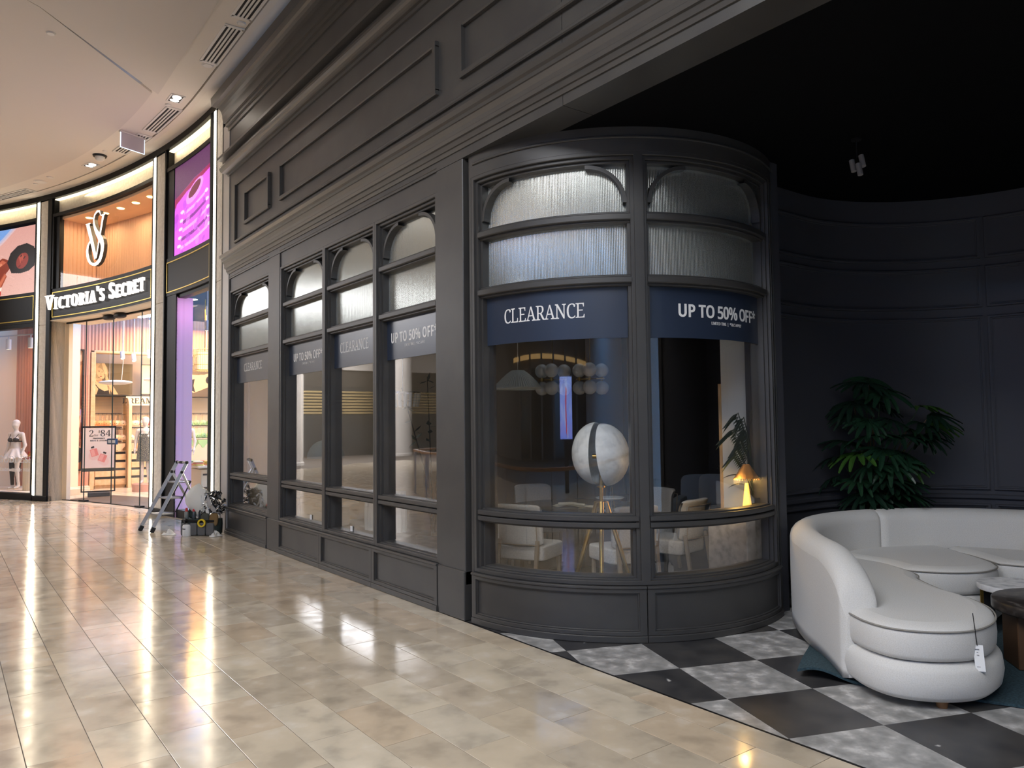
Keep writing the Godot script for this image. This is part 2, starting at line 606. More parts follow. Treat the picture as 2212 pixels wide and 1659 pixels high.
func materials() -> void:
	serif = font("Droid Serif")
	serif_bold = font("Droid Serif", 700)
	sans = font("Droid Sans")
	sans_bold = font("Droid Sans", 700)
	# mall floor: six slabs' worth of limestone
	var wave := noise_tex(0.012, 3, [], [], 5, FastNoiseLite.TYPE_SIMPLEX_SMOOTH, FastNoiseLite.FRACTAL_FBM, 512, 1.2)
	var rough_t := noise_tex(0.02, 4, [Color(0.55, 0.55, 0.55), Color(1, 1, 1)], [0.2, 0.8], 9)
	var stones := []
	for k in 6:
		var base: Color = [rgb8(204, 188, 163), rgb8(210, 196, 172), rgb8(196, 181, 158), rgb8(200, 181, 155), rgb8(206, 193, 171), rgb8(188, 174, 152)][k]
		var t := noise_tex(0.006 + 0.001 * k, 5, [base.darkened(0.13), base.darkened(0.03), base, base.lightened(0.22)], [0.15, 0.45, 0.7, 0.97], 20 + k)
		var m := tri_mat(t, 0.55, 0.17)
		m.uv1_offset = Vector3(0.31 * k, 0.17 * k, 0.23 * k)
		m.roughness_texture = rough_t
		m.normal_enabled = true
		m.normal_texture = wave
		m.normal_scale = 0.035
		stones.append(m)
	M.stones = stones
	M.grout = mat(rgb8(96, 86, 76), 0.85)
	# black and grey marble
	var dark_t := noise_tex(0.009, 4, [rgb8(46, 46, 48), rgb8(64, 63, 63), rgb8(72, 70, 68), rgb8(84, 80, 76)], [0.1, 0.5, 0.75, 1.0], 3)
	var vein := noise_tex(0.0035, 3, [Color(1, 1, 1, 0), Color(1, 1, 1, 0), Color(0.9, 0.88, 0.84, 0.75)], [0.0, 0.955, 0.99], 14, FastNoiseLite.TYPE_SIMPLEX_SMOOTH, FastNoiseLite.FRACTAL_RIDGED)
	var darks := []
	for k in 3:
		var m := tri_mat(dark_t, 0.5, 0.34)
		m.uv1_offset = Vector3(0.37 * k, 0, 0.19 * k)
		m.detail_enabled = true
		m.detail_albedo = vein
		m.detail_blend_mode = BaseMaterial3D.BLEND_MODE_MIX
		darks.append(m)
	M.darks = darks
	var light_t := noise_tex(0.011, 6, [rgb8(138, 137, 134), rgb8(158, 157, 154), rgb8(170, 168, 165), rgb8(206, 204, 200)], [0.2, 0.45, 0.62, 0.85], 8)
	var lights := []
	for k in 3:
		var m := tri_mat(light_t, 1.15, 0.32)
		m.uv1_offset = Vector3(0.41 * k, 0, 0.27 * k)
		lights.append(m)
	M.lights = lights
	# painted joinery
	var brush := noise_tex(0.01, 4, [rgb8(57, 56, 56), rgb8(61, 60, 59), rgb8(66, 65, 63)], [0.2, 0.5, 0.9], 4)
	M.paint = tri_mat(brush, 0.4, 0.42, 0.0, {"metallic_specular": 0.55})
	M.paint_dark = mat(rgb8(34, 34, 35), 0.5)
	M.black_paint = mat(rgb8(33, 33, 36), 0.62, 0.0, {"metallic_specular": 0.4})
	M.black_soffit = mat(rgb8(12, 13, 15), 0.85, 0.0, {"metallic_specular": 0.2})
	M.wall_paint = mat(rgb8(70, 71, 77), 0.42)
	M.white_plaster = mat(rgb8(204, 197, 190), 0.85)
	M.white_plaster2 = mat(rgb8(216, 209, 200), 0.8)
	M.white_metal = mat(rgb8(215, 212, 208), 0.5)
	M.slot = mat(rgb8(20, 20, 22), 0.8)
	M.black_metal = mat(rgb8(22, 22, 23), 0.45, 0.2)
	M.dark_stone = mat(rgb8(70, 64, 58), 0.35)
	M.glass = mat(Color(0.75, 0.8, 0.78, 0.0), 0.02, 0.0, {"transparency": BaseMaterial3D.TRANSPARENCY_ALPHA, "metallic_specular": 0.72})
	M.shop_glass = mat(Color(0.8, 0.82, 0.8, 0.0), 0.02, 0.0, {"transparency": BaseMaterial3D.TRANSPARENCY_ALPHA, "metallic_specular": 0.33})
	M.reeded = mat(rgb8(196, 200, 194), 0.16, 0.75, {})
	M.banner = mat(rgb8(44, 54, 72), 0.28, 0.0, {"metallic_specular": 0.6})
	M.white_ink = mat(rgb8(236, 236, 234), 0.6)
	M.brass = mat(rgb8(196, 160, 84), 0.3, 1.0)
	M.gold_trim = mat(rgb8(196, 168, 78), 0.35, 0.8)
	M.chrome = mat(rgb8(200, 200, 202), 0.25, 1.0)
	M.steel = mat(rgb8(170, 172, 175), 0.35, 1.0)
	M.white_glow = glow(Color(1.0, 0.96, 0.88), 4.0)
	M.wood = tri_mat(noise_tex(0.02, 4, [rgb8(120, 84, 54), rgb8(150, 108, 70), rgb8(164, 122, 84)], [0.2, 0.5, 0.9], 31), 1.0, 0.5)
	M.oak = tri_mat(noise_tex(0.015, 3, [rgb8(206, 172, 128), rgb8(222, 190, 148)], [0.2, 0.8], 32), 0.8, 0.55)
	M.store_floor = tri_mat(noise_tex(0.01, 4, [rgb8(58, 54, 50), rgb8(78, 72, 66)], [0.2, 0.8], 33), 0.6, 0.3)
	M.store_wall = mat(rgb8(44, 43, 43), 0.7)
	M.warm_white = mat(rgb8(232, 214, 184), 0.7)
	M.pink = mat(rgb8(206, 158, 134), 0.6)

func mall_shell() -> void:
	# outer walls of the hall, thick and closed; the roof lights are the only openings
	var w := thing("wall_far", "far end wall of the concourse behind the balustrade", "wall", Vector3(-45.1, 0, 14), 0.0, "", "structure")
	var mb := MB.new()
	mb.span(Vector3(-0.1, 0, -12), Vector3(0.1, 8.2, 13))
	obj(mb, "wall_face", M.white_plaster, w)
	w = thing("wall_right", "plain wall closing the hall to the right of the camera", "wall", Vector3(12.1, 0, 10), 0.0, "", "structure")
	mb = MB.new()
	mb.span(Vector3(-0.1, 0, -16), Vector3(0.1, 9, 17))
	obj(mb, "wall_face", M.white_plaster, w)
	w = thing("wall_opposite", "dark shop wall across the hall behind the camera", "wall", Vector3(-16, 0, 26.1), 0.0, "", "structure")
	mb = MB.new()
	mb.span(Vector3(-30, 0, -0.1), Vector3(29, 7.4, 0.1))
	obj(mb, "wall_face", mat(rgb8(78, 70, 62), 0.5), w)
	w = thing("wall_beyond", "white wall running on from the lit shop's left end", "wall", Vector3(-34, 0, 4.2), 0.0, "", "structure")
	mb = MB.new()
	mb.span(Vector3(-11.2, 0, -0.2), Vector3(10.8, 7.4, 0.0))
	mb.span(Vector3(9.6, 0, -1.6), Vector3(11.3, 7.4, 0.1))
	obj(mb, "wall_face", M.white_plaster, w)

func mall_floor() -> void:
	var f := thing("floor", "polished beige limestone tile floor of the mall concourse", "floor", Vector3.ZERO, 0.0, "", "structure")
	var bed := MB.new()
	bed.span(Vector3(-46, -0.3, -0.02), Vector3(13, -0.0035, 27))
	obj(bed, "grout_bed", M.grout, f)
	# joints: half bond rows 0.3 deep, movement joints across at two places
	var rows := [[0.012, 0.208]]
	for k in 44:
		rows.append([0.21 + 0.3008 * k, 0.21 + 0.3008 * (k + 1)])
	var cuts := [-46.0, -17.0, -7.222, 13.0]
	var near := []
	var far := []
	for r in rows.size():
		var z0: float = rows[r][0]
		var z1: float = rows[r][1]
		for c in 3:
			var lo: float = cuts[c]
			var hi: float = cuts[c + 1]
			var off: float = (-4.235 if r % 2 else -3.935) + [0.31, 0.17, 0.0][c]
			var x: float = off + floor((lo - off) / 0.6) * 0.6
			while x < hi:
				var a := maxf(x, lo)
				var b := minf(x + 0.6, hi)
				x += 0.6
				if b - a < 0.03 or b > 12.6:
					continue
				var mid := Vector3((a + b) * 0.5, 0, (z0 + z1) * 0.5)
				if mid.x < XC and Vector2(mid.x - XC, mid.z - RC).length() > RC + 0.3:
					continue
				var l: Vector3 = cam.global_transform.affine_inverse() * mid
				var d := mid.distance_to(cam.position)
				var seen := l.z < -0.3 and absf(l.x / l.z) < 0.74 and absf(l.y / l.z) < 0.60
				(near if seen else far).append([d, a, b, z0, z1])
	near.sort_custom(func(p, q): return p[0] < q[0])
	var shapes := {}
	for i in near.size():
		var t = near[i]
		if i >= 300:
			far.append(t)
			continue
		var w := snappedf(t[2] - t[1] - 0.0035, 0.001)
		var dz := snappedf(t[4] - t[3] - 0.0035, 0.001)
		var key := Vector2(w, dz)
		if not shapes.has(key):
			var mb := MB.new()
			mb.box(Vector3(0, -0.01, 0), Vector3(w, 0.02, dz), 0.0012)
			shapes[key] = mb.mesh()
		var b := Basis.from_euler(Vector3(rng.randf_range(-1, 1) * 0.0011, 0, rng.randf_range(-1, 1) * 0.0008))
		put(shapes[key], "tile", M.stones[rng.randi() % 6], f, Transform3D(b, Vector3((t[1] + t[2]) * 0.5, rng.randf_range(-0.0004, 0.0002), (t[3] + t[4]) * 0.5)))
	var piles := [MB.new(), MB.new(), MB.new()]
	for t in far:
		var mb: MB = piles[rng.randi() % 3]
		var y := rng.randf_range(-0.0005, 0.0)
		var x0: float = t[1] + 0.0018
		var x1: float = t[2] - 0.0018
		var z0: float = t[3] + 0.0018
		var z1: float = t[4] - 0.0018
		var e := 0.004
		var q := [Vector3(x0, y, z0), Vector3(x1, y, z0), Vector3(x1, y, z1), Vector3(x0, y, z1)]
		mb.quad(q[0], q[1], q[2], q[3], Vector3.UP)
		for k in 4:
			mb.quad(q[k], q[(k + 1) % 4], q[(k + 1) % 4] - Vector3(0, e, 0), q[k] - Vector3(0, e, 0), (q[k] + q[(k + 1) % 4]) * 0.5 - Vector3((x0 + x1) * 0.5, y, (z0 + z1) * 0.5))
	for k in 3:
		var o := obj(piles[k], "tile_field", M.stones[[0, 4, 3][k]], f)
		o.set_meta("kind", "stuff")

func checker_floor() -> void:
	var f := thing("floor", "black and grey marble checkerboard floor in front of the sofa", "floor", Vector3.ZERO, 0.0, "", "structure")
	var bed := MB.new()
	bed.span(Vector3(-5.6, -0.3, -5.4), Vector3(3.2, -0.003, -0.02))
	obj(bed, "grout_bed", mat(rgb8(60, 58, 56), 0.8), f)
	var strip := MB.new()
	strip.span(Vector3(-5.6, -0.02, -0.006), Vector3(3.2, -0.0005, 0.006))
	obj(strip, "edge_strip", M.black_metal, f)
	var o := Vector2(-3.507, -0.453)
	var u := Vector2(0.5587, 0.2188)
	var v := Vector2(0.2188, -0.5587)
	var lim := PackedVector2Array([Vector2(-5.45, -5.3), Vector2(3.1, -5.3), Vector2(3.1, -0.008), Vector2(-5.45, -0.008)])
	for i in range(-9, 14):
		for j in range(-8, 16):
			var g := 0.0009 / 0.6
			var q := PackedVector2Array()
			for c in [[0, 0], [1, 0], [1, 1], [0, 1]]:
				q.append(o + u * (i + lerpf(g, 1.0 - g, c[0])) + v * (j + lerpf(g, 1.0 - g, c[1])))
			var mid := (q[0] + q[2]) * 0.5
			if mid.distance_to(Vector2(TX, TZ)) < 1.25 or (mid.x < -4.6 and mid.y < -2.2):
				continue
			for p in Geometry2D.intersect_polygons(q, lim):
				if p.size() < 3:
					continue
				var mb := MB.new()
				var c := Vector2.ZERO
				for k in p: c += k / p.size()
				for k in p.size(): p[k] -= c
				mb.prism(p, -0.02, 0.0, Basis(Vector3(1, 0, 0), Vector3(0, 0, 1), Vector3(0, 1, 0)))
				var dark := posmod(i + j, 2) == 1
				var m: Material = (M.darks if dark else M.lights)[posmod(i * 2 + j * 5, 3)]
				var t := obj(mb, "tile", m, f)
				t.position = Vector3(c.x, rng.randf_range(-0.0004, 0.0001), c.y)

func mall_ceiling() -> void:
	var c := thing("ceiling", "smooth white plaster ceiling over the concourse", "ceiling", Vector3(0, 7.0, 0), 0.0, "", "structure")
	var flatb := Basis(Vector3(1, 0, 0), Vector3(0, 0, 1), Vector3(0, 1, 0))
	# field panels, lower by a step than the ring along the shopfronts; one open joint crosses it
	var line_of := func(s0: float, s1: float, r: float) -> PackedVector2Array:
		var out := PackedVector2Array()
		var k := int(ceil(absf(s1 - s0) / 0.4))
		for i in k + 1:
			var p := vp(lerpf(s0, s1, float(i) / k), -r, 0)
			out.append(Vector2(p.x, p.z))
		return out
	var right: PackedVector2Array = line_of.call(-24.4, 0.49, 0.93)
	right.append_array(PackedVector2Array([Vector2(-11.0, 2.71), Vector2(-10.4, 3.6), Vector2(-10.4, 14.5), Vector2(12, 14.5)]))
	var left: PackedVector2Array = line_of.call(0.50, 11.6, 1.02)
	left.append_array(PackedVector2Array([Vector2(-24.2, 4.2), Vector2(-45, 4.2), Vector2(-45, 26), Vector2(-10.4, 26), Vector2(-10.4, 3.61), Vector2(-11.01, 2.71)]))
	for p in [right, left, PackedVector2Array([Vector2(-10.4, 17.8), Vector2(12, 17.8), Vector2(12, 26), Vector2(-10.4, 26)]), PackedVector2Array([Vector2(-10.4, 14.5), Vector2(-7, 14.5), Vector2(-7, 17.8), Vector2(-10.4, 17.8)])]:
		var mb := MB.new()
		mb.prism(p, 0.0, 0.25, flatb, Vector3.ZERO, true)
		obj(mb, "ceiling_panel", M.white_plaster, c)
	# ring with the vents, shadow gap, then the cove up to the fronts
	var ring := MB.new()
	ring.sweep(arc_frames(-24.4, 11.6), rect(0.43, 0.04, 1.2, 0.2))
	obj(ring, "ring_panel", M.white_plaster2, c)
	var gap := MB.new()
	gap.sweep(arc_frames(-24.4, 11.6), rect(0.36, 0.08, 0.5, 0.12))
	obj(gap, "shadow_gap", mat(rgb8(120, 114, 108), 0.8), c)
	var cove := MB.new()
	cove.sweep(arc_frames(-24.4, 11.6), [Vector2(-0.5, 0.13), Vector2(-0.02, 0.125), Vector2(0.12, 0.10), Vector2(0.30, 0.055), Vector2(0.40, 0.04), Vector2(0.40, 0.3), Vector2(-0.5, 0.3)])
	obj(cove, "cove", M.white_plaster2, c)
	# warm cove light along the far bulkhead
	var led := MB.new()
	led.span(Vector3(-10.4, -0.14, 14.2), Vector3(12, -0.02, 14.48))
	obj(led, "cove_light", glow(Color(1.0, 0.80, 0.5), 3.0), c)
	# luminous ceiling panels over the gallery and the concourse
	for q in [[Vector3(-0.5, 0, 5.5), 8.0, 4.0, 0.9, Color(0.98, 0.985, 1.0)], [Vector3(-13.0, 0, 8.0), 6.0, 3.0, 0.4, Color(1.0, 0.97, 0.95)], [Vector3(-30.0, 0, 12.0), 10.0, 6.0, 0.8, Color(0.98, 0.98, 1.0)]]:
		var pn := MB.new()
		pn.box(q[0] + Vector3(0, -0.02, 0), Vector3(q[1] + 0.06, 0.035, q[2] + 0.06), 0.008)
		obj(pn, "light_panel", glow(q[4], q[3]), c)
	# what stands in the ceiling
	var vs := [[-4.0, -2.55], [-2.27, -1.04], [1.03, 2.33], [2.65, 3.9], [7.97, 9.3]]
	var where := ["nearest the camera at the top of the picture", "second from the top edge, above the dark cornice", "between the square downlight and the hanging clear sign", "half hidden behind the hanging clear sign", "at the far left edge of the picture"]
	for k in vs.size():
		vent(vs[k][0], vs[k][1], "white slotted ceiling vent " + where[k])
	for k in 2:
		var q = [[0.58, 0.64], [5.13, 0.62]][k]
		var d := thing("downlight", ["square twin ceiling downlight above the dark cornice's left end", "square twin ceiling downlight beyond the black dome camera"][k], "downlight", vp(q[0], -q[1], 7.04), 0, "twin ceiling downlights")
		d.basis = vbasis(q[0])
		var mb := MB.new()
		for s in [-1, 1]:
			mb.span(Vector3(s * 0.16 - 0.012, -0.01, -0.1), Vector3(s * 0.16 + 0.012, 0.0, 0.1))
			mb.span(Vector3(-0.17, -0.01, s * 0.1 - 0.012), Vector3(0.17, 0.0, s * 0.1 + 0.012))
		obj(mb, "frame", M.white_metal, d)
		mb = MB.new()
		mb.span(Vector3(-0.16, -0.003, -0.1), Vector3(0.16, 0.0, 0.1))
		obj(mb, "recess", M.slot, d)
		for s in [-1, 1]:
			mb = MB.new()
			mb.lathe([Vector2(0, -0.02), Vector2(0.055, -0.02), Vector2(0.07, -0.006), Vector2(0.07, -0.002)], 20, Vector3(s * 0.075, 0, 0), Basis(Vector3(0, 0, 1), 0.25 * s))
			obj(mb, "bulb", glow(Color(1.0, 0.97, 0.92), 3.0), d)
		area("downlight_glow", Vector3(0, -0.06, 0), Vector3(0, -1, 0), Vector2(0.3, 0.18), 6.0, Color(1.0, 0.95, 0.88), d)
	for q in [[-0.94, 0.55, 0.085, "round white ceiling speaker at the end of the second vent"], [-2.42, 0.42 + 0.1, 0.06, "small round white ceiling disc between the first two vents"], [0.91, 0.67, 0.05, "small round ceiling disc beside the square downlight"], [-0.742, 2.53, 0.06, "lone round disc on the flat grey ceiling panel"], [7.12, 0.75, 0.13, "largest round ceiling disc near the left edge"], [7.38, 0.73, 0.05, "small ceiling disc left of the largest disc"], [6.64, 0.78, 0.07, "ceiling disc right of the largest disc"], [4.055, 0.77, 0.045, "tiny ceiling sensor beside the black dome camera"]]:
		var mb := MB.new()
		var r: float = q[2]
		mb.lathe([Vector2(0, -0.016), Vector2(r * 0.75, -0.016), Vector2(r * 0.78, -0.008), Vector2(r * 0.9, -0.012), Vector2(r, -0.004), Vector2(r, 0.0)], 24, vp(q[0], -q[1], 7.0 if q[1] > 1.0 else 7.04))
		tag(obj(mb, "ceiling_disc", M.white_metal), q[3], "ceiling fitting")
	var dome := thing("dome_camera", "small black dome security camera on the white ceiling ring", "camera", vp(4.39, -0.74, 7.04))
	var mb := MB.new()
	mb.lathe([Vector2(0, -0.035), Vector2(0.12, -0.03), Vector2(0.13, 0.0)], 24)
	obj(mb, "base", M.black_metal, dome)
	mb = MB.new()
	mb.lathe([Vector2(0, -0.12), Vector2(0.05, -0.11), Vector2(0.085, -0.075), Vector2(0.09, -0.03)], 24)
	obj(mb, "dome", M.white_metal, dome)
	# clear hanging sign blade
	var sg := thing("hanging_sign", "blank clear acrylic sign blade hanging from the ceiling ring", "sign", vp(2.75, -0.72, 7.04))
	sg.basis = vbasis(2.75) * Basis(Vector3.UP, 0.25)
	mb = MB.new()
	mb.span(Vector3(-0.03, -0.03, -0.25), Vector3(0.03, 0.0, 0.25), 0.004)
	obj(mb, "mount", M.white_metal, sg)
	mb = MB.new()
	mb.span(Vector3(-0.006, -0.30, -0.23), Vector3(0.006, -0.03, 0.23))
	obj(mb, "blade", mat(Color(0.78, 0.76, 0.80, 0.75), 0.15, 0.0, {"transparency": BaseMaterial3D.TRANSPARENCY_ALPHA}), sg)
	mb = MB.new()
	mb.span(Vector3(-0.008, -0.306, -0.236), Vector3(0.008, -0.297, 0.236))
	mb.span(Vector3(-0.008, -0.30, -0.236), Vector3(0.008, -0.03, -0.228))
	mb.span(Vector3(-0.008, -0.30, 0.228), Vector3(0.008, -0.03, 0.236))
	obj(mb, "lit_edge", glow(Color(0.85, 0.93, 1.0), 1.0), sg)

func vent(s0: float, s1: float, label: String) -> void:
	var v := thing("ceiling_vent", label, "air vent", vp((s0 + s1) * 0.5, -0.56, 7.04), 0, "slot air vents in the ceiling ring")
	v.basis = vbasis((s0 + s1) * 0.5)
	var h := (s1 - s0) * 0.5
	var mb := MB.new()
	mb.span(Vector3(-h, -0.004, -0.11), Vector3(h, 0, 0.11))
	obj(mb, "backing", M.slot, v)
	mb = MB.new()
	for s in [-1, 1]:
		mb.span(Vector3(-h, -0.014, s * 0.115 - 0.018), Vector3(h, 0, s * 0.115 + 0.018), 0.003)
		mb.span(Vector3(s * h - 0.03, -0.014, -0.13), Vector3(s * h + 0.03, 0, 0.13), 0.003)
	obj(mb, "frame", M.white_metal, v)
	for k in 3:
		mb = MB.new()
		mb.span(Vector3(-h, -0.013, (k - 1) * 0.05 - 0.014), Vector3(h, -0.002, (k - 1) * 0.05 + 0.014), 0.003)
		obj(mb, "slat", M.white_metal, v)

# ---- a wall that runs along a parameter t (metres): Q(t, out, y) is a point of it
func q_front(t: float, o: float, y: float) -> Vector3:
	return Vector3(t, y, o)

func q_tur(t: float, o: float, y: float) -> Vector3:
	var a := t / TR
	return Vector3(TX + (TR + o) * sin(a), y, TZ + (TR + o) * cos(a))

# the alcove wall: straight, then a hollow quarter round, then straight; t from the turret end
const AX := -2.6
const AZ := -3.4
const AR := 1.73
func q_alc(t: float, o: float, y: float) -> Vector3:
	var l1 := 1.15
	if t < l1:
		return Vector3(AX - AR + o, y, AZ + l1 - t)
	var a := (t - l1) / AR
	if a < PI / 2:
		return Vector3(AX - (AR - o) * cos(a), y, AZ - (AR - o) * sin(a))
	return Vector3(AX + (t - l1 - AR * PI / 2), y, AZ - AR + o)

func q_vs(t: float, o: float, y: float) -> Vector3:
	return vp(-t, -o, y)

func frames(Q: Callable, t0: float, t1: float, step := 0.06) -> Array:
	var k := 1 if Q.get_method() == &"q_front" else maxi(1, int(ceil((t1 - t0) / step)))
	var out := []
	for i in k + 1:
		var t := lerpf(t0, t1, float(i) / k)
		var p: Vector3 = Q.call(t, 0.0, 0.0)
		out.append([p, Q.call(t, 1.0, 0.0) - p])
	return out

func strip(mb: MB, Q: Callable, t0: float, t1: float, o0: float, o1: float, y0: float, y1: float, e := 0.0) -> void:
	if e > 0.0:
		mb.sweep(frames(Q, t0, t1), [Vector2(o0, y0), Vector2(o1 - e, y0), Vector2(o1, y0 + e), Vector2(o1, y1 - e), Vector2(o1 - e, y1), Vector2(o0, y1)])
	else:
		mb.sweep(frames(Q, t0, t1), rect(o0, y0, o1, y1))

# four bars round an opening
func ring_bars(mb: MB, Q: Callable, t0: float, t1: float, y0: float, y1: float, w: float, o0: float, o1: float, e := 0.004) -> void:
	strip(mb, Q, t0, t1, o0, o1, y0, y0 + w, e)
	strip(mb, Q, t0, t1, o0, o1, y1 - w, y1, e)
	strip(mb, Q, t0, t0 + w, o0, o1, y0 + w - e, y1 - w + e)
	strip(mb, Q, t1 - w, t1, o0, o1, y0 + w - e, y1 - w + e)

func sheet(mb: MB, Q: Callable, t0: float, t1: float, o: float, y0: float, y1: float, plies := 1) -> void:
	var k := 1 if Q.get_method() == &"q_front" else maxi(1, int(ceil((t1 - t0) / 0.04)))
	for p in plies:
		for i in k:
			var a := lerpf(t0, t1, float(i) / k)
			var b := lerpf(t0, t1, float(i + 1) / k)
			var oo := o - 0.002 * p
			var n0: Vector3 = (Q.call(a, 1.0, 0.0) - Q.call(a, 0.0, 0.0))
			var n1: Vector3 = (Q.call(b, 1.0, 0.0) - Q.call(b, 0.0, 0.0))
			mb.tri(Q.call(a, oo, y0), Q.call(b, oo, y0), Q.call(b, oo, y1), n0, n1, n1)
			mb.tri(Q.call(a, oo, y0), Q.call(b, oo, y1), Q.call(a, oo, y1), n0, n1, n0)

func reeded(mb: MB, Q: Callable, t0: float, t1: float, o: float, y0: float, y1: float, pitch: float) -> void:
	var k := int(round((t1 - t0) / pitch))
	var seg := 6
	mb.grid(func(s, v):
		var t := lerpf(t0, t1, s)
		var ph := fposmod(s * k, 1.0) - 0.5
		return Q.call(t, o + pitch * 0.16 * (1.0 - 4.0 * ph * ph), lerpf(y0, y1, v)), k * seg, 1)

# quarter-oval corner bracket
func corner_arc(mb: MB, Q: Callable, tc: float, yc: float, a: float, b: float, w: float, o0: float, o1: float) -> void:
	# (tc, yc) is the centre of the oval; a is negative for a left corner
	var n := 16
	for i in n:
		var q := []
		for k in [i, i + 1]:
			var ang: float = PI / 2 * k / n
			q.append([tc + a * cos(ang), yc + b * sin(ang), tc + (a + signf(a) * w) * cos(ang), yc + (b + w) * sin(ang)])
		var A = q[0]
		var B = q[1]
		var up: Vector3 = Q.call(tc, 1.0, 0.0) - Q.call(tc, 0.0, 0.0)
		mb.quad(Q.call(A[0], o1, A[1]), Q.call(B[0], o1, B[1]), Q.call(B[2], o1, B[3]), Q.call(A[2], o1, A[3]), up)
		var inn: Vector3 = Q.call(tc, 0.0, yc) - Q.call(A[0], 0.0, A[1])
		mb.quad(Q.call(A[0], o0, A[1]), Q.call(B[0], o0, B[1]), Q.call(B[0], o1, B[1]), Q.call(A[0], o1, A[1]), inn)
		mb.quad(Q.call(A[2], o0, A[3]), Q.call(B[2], o0, B[3]), Q.call(B[2], o1, B[3]), Q.call(A[2], o1, A[3]), -inn)

# one shop window: stepped frame, rails, two reeded lights over a clear one, a low clear one, corner brackets
func shop_window(Q: Callable, t0: float, t1: float, label: String) -> Node3D:
	var w := thing("window", label, "window", Q.call((t0 + t1) * 0.5, 0.0, 0.42), 0.0, "", "structure")
	var loc := w.position
	var P := func(mb: MB, called: String, m: Material) -> void:
		mb.shift(-loc)
		obj(mb, called, m, w)
	var mb := MB.new()
	for k in 3:
		var d: float = [0.0, 0.034, 0.062][k]
		ring_bars(mb, Q, t0 + d, t1 - d, 0.425 + d * 0.55, 3.81 - d, [0.036, 0.03, 0.026][k], -0.2, [-0.006, -0.032, -0.062][k], 0.005)
	P.call(mb, "frame", M.paint)
	var a := t0 + 0.086
	var b := t1 - 0.086
	for y in [3.29, 2.79]:
		mb = MB.new()
		strip(mb, Q, a - 0.02, b + 0.02, -0.14, -0.05, y - 0.045, y + 0.045, 0.006)
		strip(mb, Q, a - 0.02, b + 0.02, -0.06, -0.02, y - 0.026, y + 0.026, 0.007)
		P.call(mb, "rail", M.paint)
	mb = MB.new()
	strip(mb, Q, a - 0.02, b + 0.02, -0.14, -0.05, 0.845, 0.962, 0.006)
	strip(mb, Q, a - 0.04, b + 0.04, -0.06, -0.014, 0.858, 0.9, 0.007)
	strip(mb, Q, a - 0.04, b + 0.04, -0.06, -0.014, 0.908, 0.95, 0.007)
	P.call(mb, "mid_rail", M.paint)
	for k in 2:
		mb = MB.new()
		var bb := 0.31
		if k == 0:
			corner_arc(mb, Q, a + 0.34, 3.72 - bb, -0.31, bb - 0.03, 0.03, -0.13, -0.055)
		else:
			corner_arc(mb, Q, b - 0.34, 3.72 - bb, 0.31, bb - 0.03, 0.03, -0.13, -0.055)
		P.call(mb, "corner_bracket", M.paint)
	for y in [[3.33, 3.73], [2.83, 3.25]]:
		mb = MB.new()
		reeded(mb, Q, a - 0.01, b + 0.01, -0.13, y[0] - 0.01, y[1] + 0.02, 0.0145)
		P.call(mb, "reeded_pane", M.reeded)
	for y in [[0.955, 2.76], [0.47, 0.85]]:
		mb = MB.new()
		sheet(mb, Q, a - 0.01, b + 0.01, -0.115, y[0], y[1], 4)
		P.call(mb, "clear_pane", M.glass)
	return w

func banner(Q: Callable, t0: float, t1: float, text: String, mid: float, width: float, label: String) -> void:
	var w := thing("banner", label, "banner", Q.call((t0 + t1) * 0.5, -0.108, 2.34), 0.0, "navy clearance banners on the shop windows")
	var loc := w.position
	var mb := MB.new()
	sheet(mb, Q, t0, t1, -0.1065, 2.34, 2.765)
	sheet(mb, Q, t0, t1, -0.1085, 2.34, 2.765)
	mb.shift(-loc)
	obj(mb, "film", M.banner, w)
	var at := func(x: float, y: float) -> Transform3D:
		var t := mid + x
		var o: Vector3 = Q.call(t, 1.0, 0.0) - Q.call(t, 0.0, 0.0)
		return Transform3D(Basis(Vector3.UP.cross(o), Vector3.UP, o), Q.call(t, -0.1055, y) - loc)
	var big := text == "CLEARANCE"
	var f: Font = serif if big else sans_bold
	var h := 0.118 if big else 0.104
	var raw := f.get_string_size(text, HORIZONTAL_ALIGNMENT_LEFT, -1, 64).x * h / 46.0
	var y0 := 2.51
	letters(w, text, f, h, width / raw, 0.0012, M.white_ink, func(x): return at.call(x, y0))
	if not big:
		var small := "LIMITED TIME  |  *T&CS APPLY"
		var r2 := sans.get_string_size(small, HORIZONTAL_ALIGNMENT_LEFT, -1, 64).x * 0.024 / 46.0
		letters(w, small, sans, 0.024, 0.40 / r2, 0.001, M.white_ink, func(x): return at.call(x + 0.03, 2.458), 0.0, 1.0, "small_letter")

# raised panel work below a window
func plinth(mbs: Array, Q: Callable, t0: float, t1: float) -> void:
	var mb: MB = mbs[0]
	strip(mb, Q, t0, t1, -0.2, -0.006, 0.0, 0.42)           # backing
	strip(mb, Q, t0 + 0.001, t1 - 0.001, -0.02, 0.028, 0.0, 0.052, 0.006)   # skirting
	strip(mb, Q, t0 + 0.001, t1 - 0.001, -0.02, 0.02, 0.052, 0.085, 0.004)
	strip(mb, Q, t0 + 0.001, t1 - 0.001, -0.02, 0.02, 0.372, 0.405, 0.003)
	strip(mb, Q, t0 + 0.001, t1 - 0.001, -0.02, 0.03, 0.402, 0.425, 0.006)   # ledge
	strip(mb, Q, t0 + 0.002, t0 + 0.055, -0.02, 0.02, 0.08, 0.376)
	strip(mb, Q, t1 - 0.055, t1 - 0.002, -0.02, 0.02, 0.08, 0.376)
	ring_bars(mb, Q, t0 + 0.053, t1 - 0.053, 0.083, 0.374, 0.014, -0.02, 0.008, 0.004)

